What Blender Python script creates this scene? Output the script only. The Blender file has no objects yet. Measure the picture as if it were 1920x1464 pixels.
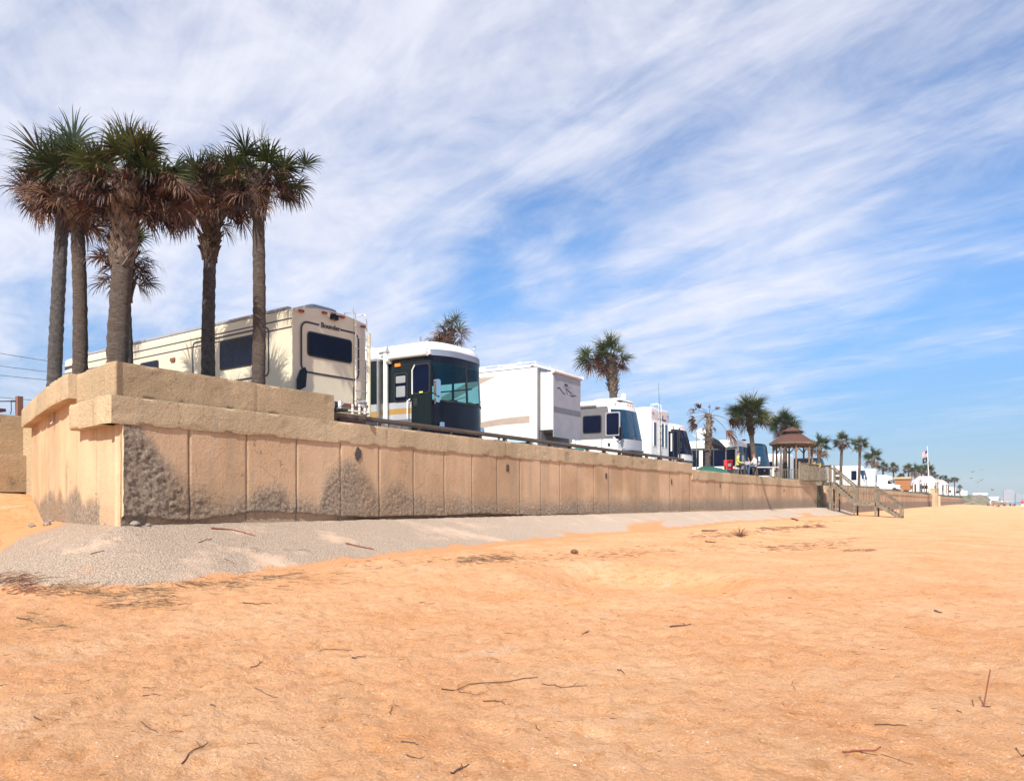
import bpy, math, random
import numpy as np
from mathutils import Vector, Matrix
R = math.radians
S = bpy.context.scene
COL = S.collection
random.seed(7)

# ------------------------------------------------------------------ camera
TH = math.atan(920 / 1450.0)          # the sea wall runs along +Y; the view is turned 32 deg to its left
CT, ST = math.cos(TH), math.sin(TH)
EYE = 1.5
cam = bpy.data.cameras.new('camera')
cam.sensor_width = 36; cam.lens = 36 * 1450 / 1920
cam.shift_y = 206 / 1920.0
cam.clip_start = 0.1; cam.clip_end = 12000
cam_o = bpy.data.objects.new('camera', cam)
cam_o.location = (0, 0, EYE); cam_o.rotation_euler = (R(90), 0, TH)
COL.objects.link(cam_o); S.camera = cam_o

# ------------------------------------------------------------------ light
SUN_EL, SUN_AZ = 43.0, -15.0          # azimuth off -Y towards +X
S.view_settings.view_transform = 'Standard'; S.view_settings.look = 'None'
S.view_settings.gamma = 1.0; S.view_settings.use_curve_mapping = False
S.view_settings.exposure = 0.52
sdir = Vector((math.cos(R(SUN_EL)) * math.sin(R(-SUN_AZ)), -math.cos(R(SUN_EL)) * math.cos(R(SUN_AZ)), math.sin(R(SUN_EL))))
sl = bpy.data.lights.new('sun', 'SUN'); sl.energy = 5.0; sl.angle = R(0.55); sl.color = (1, 0.94, 0.84)
so = bpy.data.objects.new('sun', sl); so.rotation_euler = sdir.to_track_quat('Z', 'Y').to_euler(); COL.objects.link(so)

W = bpy.data.worlds.new('World'); S.world = W; W.use_nodes = True
W.cycles.sampling_method = 'MANUAL'; W.cycles.sample_map_resolution = 512
nt = W.node_tree; N = nt.nodes; LK = nt.links
bg = N['Background']; bg.inputs[1].default_value = 0.1
sky = N.new('ShaderNodeTexSky'); sky.sky_type = 'NISHITA'; sky.sun_disc = False
sky.sun_elevation = R(SUN_EL); sky.sun_rotation = math.atan2(sdir.x, sdir.y)
sky.altitude = 0; sky.air_density = 1.0; sky.dust_density = 0.35; sky.ozone_density = 2.2
def wn(t, **k):
    n = N.new(t)
    for a, b in k.items(): setattr(n, a, b)
    return n
def wmath(op, a, b=None, c=None, clamp=False):
    n = wn('ShaderNodeMath', operation=op, use_clamp=clamp)
    for i, v in enumerate((a, b, c)):
        if v is None: continue
        if hasattr(v, 'is_linked') or hasattr(v, 'links'): LK.new(v, n.inputs[i])
        else: n.inputs[i].default_value = v
    return n.outputs[0]
tc = wn('ShaderNodeTexCoord')
sep = wn('ShaderNodeSeparateXYZ'); LK.new(tc.outputs['Generated'], sep.inputs[0])
X, Y, Z = sep.outputs
zc = wmath('ADD', wmath('MAXIMUM', Z, 0.0), 0.09)
# cloud deck: direction projected on a high plane, stretched along the wind
A0 = R(72)                            # the streaks run towards this bearing (left of +Y)
dx, dy = -math.sin(A0), math.cos(A0)
along = wmath('DIVIDE', wmath('ADD', wmath('MULTIPLY', X, dx), wmath('MULTIPLY', Y, dy)), zc)
across = wmath('DIVIDE', wmath('ADD', wmath('MULTIPLY', X, dy), wmath('MULTIPLY', Y, -dx)), zc)
def comb(a, b, c=0.0):
    n = wn('ShaderNodeCombineXYZ')
    for i, v in enumerate((a, b, c)):
        if hasattr(v, 'links'): LK.new(v, n.inputs[i])
        else: n.inputs[i].default_value = v
    return n.outputs[0]
def noise(vec, scale, detail=8, rough=0.55, dist=0.0):
    n = wn('ShaderNodeTexNoise'); LK.new(vec, n.inputs['Vector'])
    n.inputs['Scale'].default_value = scale; n.inputs['Detail'].default_value = detail
    n.inputs['Roughness'].default_value = rough; n.inputs['Distortion'].default_value = dist
    return n.outputs['Fac']
streak = noise(comb(wmath('MULTIPLY', along, 0.34), across, 3.1), 2.9, 10, 0.64, 0.5)
puff = noise(comb(wmath('MULTIPLY', along, 0.8), across, 8.7), 4.2, 9, 0.62, 0.8)
big = noise(comb(wmath('MULTIPLY', along, 0.5), across, 1.4), 0.62, 3, 0.5, 0.2)
# more cover towards the left of the view and overhead, thinning to the right and the horizon
lr = wmath('ADD', wmath('MULTIPLY', X, -CT), wmath('MULTIPLY', Y, -ST))   # + = left of the view
cover = wmath('ADD', wmath('MULTIPLY', lr, 0.30), wmath('MULTIPLY', Z, 0.36))
den = wmath('ADD', wmath('ADD', wmath('MULTIPLY', streak, 1.15), wmath('MULTIPLY', puff, 0.42)), wmath('MULTIPLY', big, 0.85))
den = wmath('ADD', den, cover)
def blob(px, py, r0, r1, amt):
    # a clearing or a thicker bank of cloud around one bearing
    global den
    xc, zc_ = (px - 960) / 1450.0, (938 - py) / 1450.0
    v = Vector((xc * CT - ST, xc * ST + CT, zc_)).normalized()
    dt = wn('ShaderNodeVectorMath', operation='DOT_PRODUCT'); LK.new(tc.outputs['Generated'], dt.inputs[0]); dt.inputs[1].default_value = v
    q = wn('ShaderNodeMapRange', interpolation_type='SMOOTHSTEP'); LK.new(dt.outputs['Value'], q.inputs['Value'])
    q.inputs['From Min'].default_value = math.cos(R(r1)); q.inputs['From Max'].default_value = math.cos(R(r0)); q.inputs['To Max'].default_value = amt
    den = wmath('ADD', den, q.outputs[0])
blob(1010, 480, .5, 7, -.27); blob(870, 545, .5, 5, -.16); blob(1200, 460, .5, 6, -.16); blob(1870, 330, 1, 10, -.12); blob(1800, 640, 1, 12, -.10); blob(1480, 300, 2, 13, .05)
blob(1020, 525, .5, 2.6, .12); blob(450, 480, 2, 12, .08)
mr = wn('ShaderNodeMapRange', interpolation_type='SMOOTHSTEP'); LK.new(den, mr.inputs['Value'])
mr.inputs['From Min'].default_value = 0.84; mr.inputs['From Max'].default_value = 1.70
fade = wn('ShaderNodeMapRange', interpolation_type='SMOOTHSTEP'); LK.new(Z, fade.inputs['Value'])
fade.inputs['From Min'].default_value = 0.015; fade.inputs['From Max'].default_value = 0.17
cm = wmath('MULTIPLY', wmath('MULTIPLY', mr.outputs[0], fade.outputs[0]), 0.93)
# cloud colour varies between thin lilac grey and bright white
cc = wn('ShaderNodeMix', data_type='RGBA'); LK.new(puff, cc.inputs['Factor'])
cc.inputs['A'].default_value = (5.3, 5.4, 6.5, 1); cc.inputs['B'].default_value = (7.3, 7.3, 7.7, 1)
skm = wn('ShaderNodeMix', data_type='RGBA', blend_type='MULTIPLY'); skm.inputs['Factor'].default_value = 1
LK.new(sky.outputs[0], skm.inputs['A']); skm.inputs['B'].default_value = (0.66, 0.94, 1.20, 1)
mx = wn('ShaderNodeMix', data_type='RGBA'); LK.new(cm, mx.inputs['Factor'])
hzn = wn('ShaderNodeMapRange', interpolation_type='SMOOTHSTEP'); LK.new(Z, hzn.inputs['Value']); hzn.inputs['From Max'].default_value = 0.30
hm = wn('ShaderNodeMix', data_type='RGBA'); LK.new(hzn.outputs[0], hm.inputs['Factor']); hm.inputs['A'].default_value = (0.52, 0.50, 0.56, 1); hm.inputs['B'].default_value = (1, 1, 1, 1)
hx_ = wn('ShaderNodeMix', data_type='RGBA', blend_type='MULTIPLY'); hx_.inputs['Factor'].default_value = 1; LK.new(skm.outputs['Result'], hx_.inputs['A']); LK.new(hm.outputs['Result'], hx_.inputs['B'])
LK.new(hx_.outputs['Result'], mx.inputs['A']); LK.new(cc.outputs['Result'], mx.inputs['B'])
LK.new(mx.outputs['Result'], bg.inputs[0])

# ------------------------------------------------------------------ helpers
def world(px, Yc):
    """ground position of what the photograph shows in column px at depth Yc (metres)"""
    Xc = (px - 960) / 1450.0 * Yc
    return Xc * CT - Yc * ST, Xc * ST + Yc * CT
def hgt(py, Yc): return EYE + (938 - py) / 1450.0 * Yc
def onX(px, D):
    r = (px - 960) / 1450.0; Yc = D / (ST - r * CT)
    return -D, Yc * (r * ST + CT)

MATS = {}
def mat(name, c, r=0.6, m=0.0, c2=None, sc=4.0, bump=0.0, bs=40.0, coat=0.0, spec=0.5, stretch=None, trans=0.0, lo=0.35, hi=0.65):
    if name in MATS: return MATS[name]
    M = bpy.data.materials.new(name); M.use_nodes = True
    t = M.node_tree; b = t.nodes['Principled BSDF']
    b.inputs['Roughness'].default_value = r; b.inputs['Metallic'].default_value = m
    b.inputs['Coat Weight'].default_value = coat; b.inputs['Specular IOR Level'].default_value = spec
    b.inputs['Base Color'].default_value = (*c, 1)
    if c2 is None: c2 = tuple(min(1, v * 0.86) for v in c)
    tcx = t.nodes.new('ShaderNodeTexCoord'); vec = tcx.outputs['Object']
    if stretch:
        mp = t.nodes.new('ShaderNodeMapping'); t.links.new(vec, mp.inputs[0]); mp.inputs['Scale'].default_value = stretch; vec = mp.outputs[0]
    n = t.nodes.new('ShaderNodeTexNoise'); t.links.new(vec, n.inputs['Vector']); n.inputs['Scale'].default_value = sc; n.inputs['Detail'].default_value = 6; n.inputs['Roughness'].default_value = 0.62
    q = t.nodes.new('ShaderNodeMapRange'); t.links.new(n.outputs['Fac'], q.inputs[0]); q.inputs[1].default_value = lo; q.inputs[2].default_value = hi
    x = t.nodes.new('ShaderNodeMix'); x.data_type = 'RGBA'; t.links.new(q.outputs[0], x.inputs['Factor'])
    x.inputs['A'].default_value = (*c2, 1); x.inputs['B'].default_value = (*c, 1); t.links.new(x.outputs['Result'], b.inputs['Base Color'])
    if bump:
        n2 = t.nodes.new('ShaderNodeTexNoise'); t.links.new(vec, n2.inputs['Vector']); n2.inputs['Scale'].default_value = bs; n2.inputs['Detail'].default_value = 5
        bp = t.nodes.new('ShaderNodeBump'); bp.inputs['Strength'].default_value = bump; bp.inputs['Distance'].default_value = 0.05
        t.links.new(n2.outputs['Fac'], bp.inputs['Height']); t.links.new(bp.outputs[0], b.inputs['Normal'])
    if trans:
        tr = t.nodes.new('ShaderNodeBsdfTranslucent'); t.links.new(x.outputs['Result'], tr.inputs[0])
        ms = t.nodes.new('ShaderNodeMixShader'); ms.inputs[0].default_value = trans
        t.links.new(b.outputs[0], ms.inputs[1]); t.links.new(tr.outputs[0], ms.inputs[2])
        t.links.new(ms.outputs[0], t.nodes['Material Output'].inputs[0])
    MATS[name] = M; return M

def rr(a0, a1, b0, b1, r, n=5):
    pts = []
    for (ca, cb, s) in ((a1 - r, b0 + r, -90), (a1 - r, b1 - r, 0), (a0 + r, b1 - r, 90), (a0 + r, b0 + r, 180)):
        for k in range(n + 1):
            an = R(s + 90.0 * k / n); pts.append((ca + r * math.cos(an), cb + r * math.sin(an)))
    return pts

class MB:
    def __init__(s): s.v = []; s.f = []; s.m = []; s.cur = 0
    def face(s, idx, m=None): s.f.append(idx); s.m.append(s.cur if m is None else m)
    def box(s, a, b, m=None, bev=0.0):
        x0, y0, z0 = a; x1, y1, z1 = b
        if bev > 0:
            s.slab(rr(x0, x1, y0, y1, bev, 2), (0, 0, z0), (1, 0, 0), (0, 1, 0), (0, 0, 1), z1 - z0, m); return s
        o = len(s.v)
        s.v += [(x0, y0, z0), (x1, y0, z0), (x1, y1, z0), (x0, y1, z0), (x0, y0, z1), (x1, y0, z1), (x1, y1, z1), (x0, y1, z1)]
        for q in ((0, 3, 2, 1), (4, 5, 6, 7), (0, 1, 5, 4), (1, 2, 6, 5), (2, 3, 7, 6), (3, 0, 4, 7)): s.face([o + i for i in q], m)
        return s
    def slab(s, poly, O, U, V, Nn, d, m=None):
        O, U, V, Nn = map(Vector, (O, U, V, Nn)); n = len(poly); o = len(s.v)
        for k in (0, 1):
            for a, b in poly: s.v.append(tuple(O + U * a + V * b + Nn * (d * k)))
        s.face([o + i for i in range(n)][::-1], m); s.face([o + n + i for i in range(n)], m)
        for i in range(n):
            j = (i + 1) % n; s.face([o + i, o + j, o + n + j, o + n + i], m)
        return s
    def bar(s, p, q, w, h=None, m=None, up=(0, 0, 1)):
        p, q = Vector(p), Vector(q); h = h or w; d = (q - p).normalized(); up = Vector(up)
        if abs(d.dot(up)) > 0.98: up = Vector((1, 0, 0))
        a = d.cross(up).normalized(); b = a.cross(d)
        s.slab([(-w / 2, -h / 2), (w / 2, -h / 2), (w / 2, h / 2), (-w / 2, h / 2)], p, a, b, d, (q - p).length, m); return s
    def tube(s, pts, rad, n=8, m=None, cap=True):
        pts = [Vector(p) for p in pts]; rs = rad if isinstance(rad, (list, tuple)) else [rad] * len(pts)
        o = len(s.v); ref = None
        for i, p in enumerate(pts):
            d = (pts[min(i + 1, len(pts) - 1)] - pts[max(i - 1, 0)])
            if d.length < 1e-9: d = Vector((0, 0, 1))
            d.normalize()
            if ref is None: ref = Vector((0, 0, 1)) if abs(d.z) < 0.9 else Vector((1, 0, 0))
            a = (ref - d * ref.dot(d)); a.normalize(); ref = a; b = d.cross(a)
            for k in range(n):
                t = 2 * math.pi * k / n; s.v.append(tuple(p + (a * math.cos(t) + b * math.sin(t)) * rs[i]))
        for i in range(len(pts) - 1):
            for k in range(n):
                j = (k + 1) % n; s.face([o + i * n + k, o + i * n + j, o + (i + 1) * n + j, o + (i + 1) * n + k], m)
        if cap:
            s.face([o + k for k in range(n)][::-1], m); s.face([o + (len(pts) - 1) * n + k for k in range(n)], m)
        return s
    def ball(s, c, r, n=10, m=None, sc=(1, 1, 1), half=False):
        o = len(s.v); rows = n // 2
        for i in range(rows + 1):
            ph = (math.pi / (2 if half else 1)) * i / rows
            for k in range(n):
                t = 2 * math.pi * k / n
                s.v.append((c[0] + r * sc[0] * math.sin(ph) * math.cos(t), c[1] + r * sc[1] * math.sin(ph) * math.sin(t), c[2] + r * sc[2] * math.cos(ph)))
        for i in range(rows):
            for k in range(n):
                j = (k + 1) % n; s.face([o + i * n + k, o + (i + 1) * n + k, o + (i + 1) * n + j, o + i * n + j], m)
        return s
    def grid(s, rows, m=None, closed=False):
        o = len(s.v); nr = len(rows); nc = len(rows[0])
        for r in rows: s.v += [tuple(p) for p in r]
        for i in range(nr - 1):
            for k in range(nc if closed else nc - 1):
                j = (k + 1) % nc; s.face([o + i * nc + k, o + i * nc + j, o + (i + 1) * nc + j, o + (i + 1) * nc + k], m)
        return s
    def build(s, name, mats, parent=None, smooth=False, label=None):
        me = bpy.data.meshes.new(name); me.from_pydata(s.v, [], s.f)
        if not isinstance(mats, (list, tuple)): mats = [mats]
        for q in mats: me.materials.append(q)
        if len(mats) > 1: me.polygons.foreach_set('material_index', s.m)
        if smooth:
            me.polygons.foreach_set('use_smooth', [True] * len(s.f))
            if smooth != 'all': me.set_sharp_from_angle(angle=R(38))
        me.update()
        o = bpy.data.objects.new(name, me); COL.objects.link(o)
        if parent: o.parent = parent
        if label: o['label'] = label
        return o
def tag(o, label=None, cat=None, group=None, kind=None):
    if label: o['label'] = label
    if cat: o['category'] = cat
    if group: o['group'] = group
    if kind: o['kind'] = kind
    return o
def thing(name, label, cat, loc=(0, 0, 0), rz=0.0, group=None, sc=1.0):
    o = bpy.data.objects.new(name, None); COL.objects.link(o); o.location = loc; o.rotation_euler = (0, 0, rz)
    o.scale = (sc, sc, sc); o.empty_display_size = 0.3
    return tag(o, label, cat, group)
def children(o): return [c for c in bpy.data.objects if c.parent == o]
def dup(root, loc, rz=0.0, label=None, sc=None, group=None):
    def cp(o, par):
        c = o.copy(); COL.objects.link(c); c.parent = par
        for ch in kids.get(o.name, []): cp(ch, c)
        return c
    kids = {}
    for x in bpy.data.objects:
        if x.parent: kids.setdefault(x.parent.name, []).append(x)
    r = cp(root, None); r.location = loc; r.rotation_euler = (0, 0, rz)
    if sc: r.scale = sc if isinstance(sc, tuple) else (sc, sc, sc)
    if label: r['label'] = label
    if group: r['group'] = group
    return r

# numpy value noise
_rng = np.random.RandomState(11); _T = _rng.rand(256, 256)
def vn(x, y):
    xi = np.floor(x).astype(int); yi = np.floor(y).astype(int); fx = x - xi; fy = y - yi
    fx = fx * fx * (3 - 2 * fx); fy = fy * fy * (3 - 2 * fy)
    a = _T[xi % 256, yi % 256]; b = _T[(xi + 1) % 256, yi % 256]; c = _T[xi % 256, (yi + 1) % 256]; d = _T[(xi + 1) % 256, (yi + 1) % 256]
    return (a * (1 - fx) + b * fx) * (1 - fy) + (c * (1 - fx) + d * fx) * fy
def fbm(x, y, o=4):
    s = 0; a = 0.5; t = 0
    for k in range(o):
        s = s + a * vn(x + 17.3 * k, y + 5.1 * k); t += a; x = x * 2.03; y = y * 2.03; a *= 0.5
    return s / t
def sst(a, b, x):
    t = np.clip((x - a) / (b - a), 0, 1); return t * t * (3 - 2 * t)
def npmesh(name, V, F, mats, smooth=True, kind=None, attrs=None):
    me = bpy.data.meshes.new(name); V = np.asarray(V, dtype=np.float32); F = np.asarray(F, dtype=np.int32)
    me.vertices.add(len(V)); me.vertices.foreach_set('co', V.ravel())
    me.loops.add(F.size); me.loops.foreach_set('vertex_index', F.ravel())
    me.polygons.add(len(F)); me.polygons.foreach_set('loop_start', np.arange(0, F.size, 4, dtype=np.int32))
    for m in (mats if isinstance(mats, (list, tuple)) else [mats]): me.materials.append(m)
    if attrs:
        for k, a in attrs.items():
            at = me.attributes.new(k, 'FLOAT', 'POINT'); at.data.foreach_set('value', np.asarray(a, dtype=np.float32).ravel())
    me.update(calc_edges=True); me.validate()
    if smooth: me.polygons.foreach_set('use_smooth', np.ones(len(F), dtype=bool))
    o = bpy.data.objects.new(name, me); COL.objects.link(o)
    if kind: o['kind'] = kind
    return o
def gridF(nr, nc, closed=False):
    i, k = np.meshgrid(np.arange(nr - 1), np.arange(nc if closed else nc - 1), indexing='ij'); j = (k + 1) % nc
    return np.stack([i * nc + k, i * nc + j, (i + 1) * nc + j, (i + 1) * nc + k], -1).reshape(-1, 4)

# ------------------------------------------------------------------ site plan (metres)
DW = 13.8; TER = 3.1                   # the wall face stands on x = -13.8; ground of the RV park
CORN = (-DW, 8.25)
RET = [CORN, (-16.4, 8.8), (-19.6, 9.9), (-23.6, 11.4)]
def base_z(y): return 1.05 - 0.15 * np.clip((y - 8) / 40, 0, 1)
def wdist(x, y):
    d = np.where(y > CORN[1], np.abs(x + DW), np.hypot(x + DW, y - CORN[1]))
    for (a, b) in zip(RET[:-1], RET[1:]):
        ax, ay = a; bx, by = b; L2 = (bx - ax) ** 2 + (by - ay) ** 2
        t = np.clip(((x - ax) * (bx - ax) + (y - ay) * (by - ay)) / L2, 0, 1)
        d = np.minimum(d, np.hypot(x - ax - t * (bx - ax), y - ay - t * (by - ay)))
    return d
def sand_z(x, y, fine=True):
    x = np.asarray(x, float); y = np.asarray(y, float)
    z = 0.34 * sst(-5.5, -11.5, x) * (0.30 + 0.70 * sst(4, 13, y)) * (1 - 0.45 * sst(45, 90, y))
    z = z + 1.48 * np.exp(-(((x + 25.5) / 5.4) ** 2 + ((y - 10.8) / 5.0) ** 2))
    z = z + 0.62 * np.exp(-(((x + 17.8) / 2.3) ** 2 + ((y - 6.2) / 2.4) ** 2))
    z = z - 0.045 * np.clip(x - 4, 0, 60)
    z = z + 0.10 * sst(0.35, 0.7, fbm(x / 9 + 3, y / 14 + 1, 2)) * sst(60, 8, np.hypot(x, y)) - 0.05
    # scooped hollow with a scarp on its landward side
    cx, cy = world(1215, 14.6); u = (x - cx) * CT + (y - cy) * ST; v = -(x - cx) * ST + (y - cy) * CT
    rr_ = np.hypot(u / 2.3, v / 2.7); z = z - 0.27 * sst(1.0, 0.45, rr_) + 0.07 * np.exp(-((rr_ - 1.12) / 0.16) ** 2)
    # long low berm running off to the right
    z = z + 0.07 * np.exp(-((x + 2.2 - 0.02 * y) / 1.1) ** 2) * sst(5, 20, y)
    z = z - 1.3 * sst(300, 380, y) * (1 - sst(1300, 1400, y)) * sst(-16, -8, x)
    if fine:
        r = np.hypot(x, y); f1 = sst(90, 20, r)
        z = z + f1 * (0.040 * (fbm(x * 1.1, y * 1.1, 3) - 0.5) + 0.028 * (fbm(x * 3.3 + 9, y * 3.3, 3) - 0.5))
        z = z + sst(24, 8, r) * (0.022 * (fbm(x * 12, y * 12, 3) - 0.5) - 0.026 * sst(.60, .78, vn(x * 3.9, y * 3.9)) - 0.020 * sst(.60, .76, vn(x * 8.7 + 31, y * 8.7)))
    return z
def apron_z(x, y):
    x = np.asarray(x, float); y = np.asarray(y, float); d = wdist(x, y)
    k = 0.26 + 0.03 * np.sin(y * 0.35)
    z = base_z(y) - 0.02 - k * d - 0.010 * d * d + 0.03 * (fbm(x * 1.3, y * 1.3, 3) - 0.5) + 0.022 * (fbm(x * 9, y * 9, 3) - 0.5)
    z = z + 0.10 * (fbm(x * 0.45 + 4, y * 0.45, 2) - 0.5) * np.clip(d, 0, 1)
    z = z - 0.12 * sst(-19, -21.5, x)
    return z
def gz(x, y):
    a = float(sand_z(np.array([x]), np.array([y]))[0]); b = float(apron_z(np.array([x]), np.array([y]))[0])
    return max(a, b) if y < 78 else a
def ground(px, py):
    """where the ray through a photograph pixel meets the beach"""
    lo, hi = 2.0, 400.0
    Yc = np.concatenate([np.linspace(2.5, 60, 1500), np.linspace(60, 400, 500)]); Xc = (px - 960) / 1450 * Yc
    xs = Xc * CT - Yc * ST; ys = Xc * ST + Yc * CT; zs = EYE + (938 - py) / 1450 * Yc
    g = np.maximum(sand_z(xs, ys, True), np.where(ys < 78, apron_z(xs, ys), -9)); hit = np.where(zs <= g)[0]
    i = hit[0] if len(hit) else len(Yc) - 1
    return Vector((xs[i], ys[i], g[i])), Yc[i]
# ------------------------------------------------------------------ setting: sand, apron, terrace, sea
def sand_material():
    M = bpy.data.materials.new('sand'); M.use_nodes = True; t = M.node_tree; b = t.nodes['Principled BSDF']; L = t.links
    b.inputs['Roughness'].default_value = 0.92; b.inputs['Specular IOR Level'].default_value = 0.15
    tc = t.nodes.new('ShaderNodeTexCoord')
    def nz(sc, det=6, rg=0.6, st=(1, 1, 1)):
        mp = t.nodes.new('ShaderNodeMapping'); L.new(tc.outputs['Object'], mp.inputs[0]); mp.inputs['Scale'].default_value = st
        n = t.nodes.new('ShaderNodeTexNoise'); L.new(mp.outputs[0], n.inputs['Vector']); n.inputs['Scale'].default_value = sc
        n.inputs['Detail'].default_value = det; n.inputs['Roughness'].default_value = rg; return n.outputs['Fac']
    def ramp(v, a, b_):
        q = t.nodes.new('ShaderNodeMapRange'); L.new(v, q.inputs[0]); q.inputs[1].default_value = a; q.inputs[2].default_value = b_; return q.outputs[0]
    def mix(f, A, B):
        x = t.nodes.new('ShaderNodeMix'); x.data_type = 'RGBA'
        L.new(f, x.inputs['Factor'])
        for s, v in (('A', A), ('B', B)):
            if isinstance(v, tuple): x.inputs[s].default_value = (*v, 1)
            else: L.new(v, x.inputs[s])
        return x.outputs['Result']
    c = mix(ramp(nz(0.55, 5), .36, .64), (0.69, 0.335, 0.152), (0.76, 0.440, 0.245))
    c = mix(ramp(nz(5.0, 6, 0.65), .50, .74), c, (0.54, 0.24, 0.085))
    c = mix(ramp(nz(1.9, 4, 0.6, (1, .35, 1)), .62, .76), c, (0.74, 0.47, 0.30))
    c = mix(ramp(nz(66, 5, 0.9), .55, .64), c, (0.33, 0.14, 0.055))
    c = mix(ramp(nz(28, 6, 0.85), .60, .72), c, (0.42, 0.185, 0.08))
    c = mix(ramp(nz(50, 4, 0.8), .57, .64), c, (0.84, 0.62, 0.45))
    vo = t.nodes.new('ShaderNodeTexVoronoi'); L.new(tc.outputs['Object'], vo.inputs['Vector']); vo.inputs['Scale'].default_value = 9
    sh = t.nodes.new('ShaderNodeMath'); sh.operation = 'LESS_THAN'; L.new(vo.outputs['Distance'], sh.inputs[0]); sh.inputs[1].default_value = 0.075
    pk = t.nodes.new('ShaderNodeMath'); pk.operation = 'MULTIPLY'; L.new(sh.outputs[0], pk.inputs[0]); L.new(ramp(nz(3.1, 2), .50, .56), pk.inputs[1])
    c = mix(pk.outputs[0], c, (0.82, 0.72, 0.60))
    vo2 = t.nodes.new('ShaderNodeTexVoronoi'); L.new(tc.outputs['Object'], vo2.inputs['Vector']); vo2.inputs['Scale'].default_value = 17
    s2 = t.nodes.new('ShaderNodeMath'); s2.operation = 'LESS_THAN'; L.new(vo2.outputs['Distance'], s2.inputs[0]); s2.inputs[1].default_value = 0.085
    p2 = t.nodes.new('ShaderNodeMath'); p2.operation = 'MULTIPLY'; L.new(s2.outputs[0], p2.inputs[0]); L.new(ramp(nz(1.3, 3), .48, .60), p2.inputs[1])
    c = mix(p2.outputs[0], c, (0.20, 0.10, 0.05))
    L.new(c, b.inputs['Base Color'])
    h1 = nz(26, 6, 0.72); h2 = nz(140, 4, 0.8); h3 = nz(7, 4, 0.6, (1, .6, 1))
    a1 = t.nodes.new('ShaderNodeMath'); a1.operation = 'MULTIPLY_ADD'; L.new(h2, a1.inputs[0]); a1.inputs[1].default_value = 0.30; L.new(h1, a1.inputs[2])
    a2 = t.nodes.new('ShaderNodeMath'); a2.operation = 'MULTIPLY_ADD'; L.new(h3, a2.inputs[0]); a2.inputs[1].default_value = 1.6; L.new(a1.outputs[0], a2.inputs[2])
    bp = t.nodes.new('ShaderNodeBump'); bp.inputs['Strength'].default_value = 1.0; bp.inputs['Distance'].default_value = 0.045
    L.new(a2.outputs[0], bp.inputs['Height']); L.new(bp.outputs[0], b.inputs['Normal'])
    return M
SAND = sand_material()
rad = np.concatenate([np.geomspace(0.8, 60, 430), np.geomspace(62, 5000, 120)])
ang = np.concatenate([np.arange(-36, 36.01, 0.18), np.arange(38, 322, 2.5)]) + math.degrees(TH)
rg, ag = np.meshgrid(rad, np.radians(ang), indexing='ij')
gx = -rg * np.sin(ag); gy = rg * np.cos(ag); gzv = sand_z(gx, gy)
gzv = np.where(wdist(gx, gy) < 0.25, np.minimum(gzv, base_z(gy) + 2), gzv)
V = np.stack([gx, gy, gzv], -1).reshape(-1, 3); F = gridF(len(rad), len(ang), True)
npmesh('sand', V, F, SAND, kind='structure')

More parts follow.
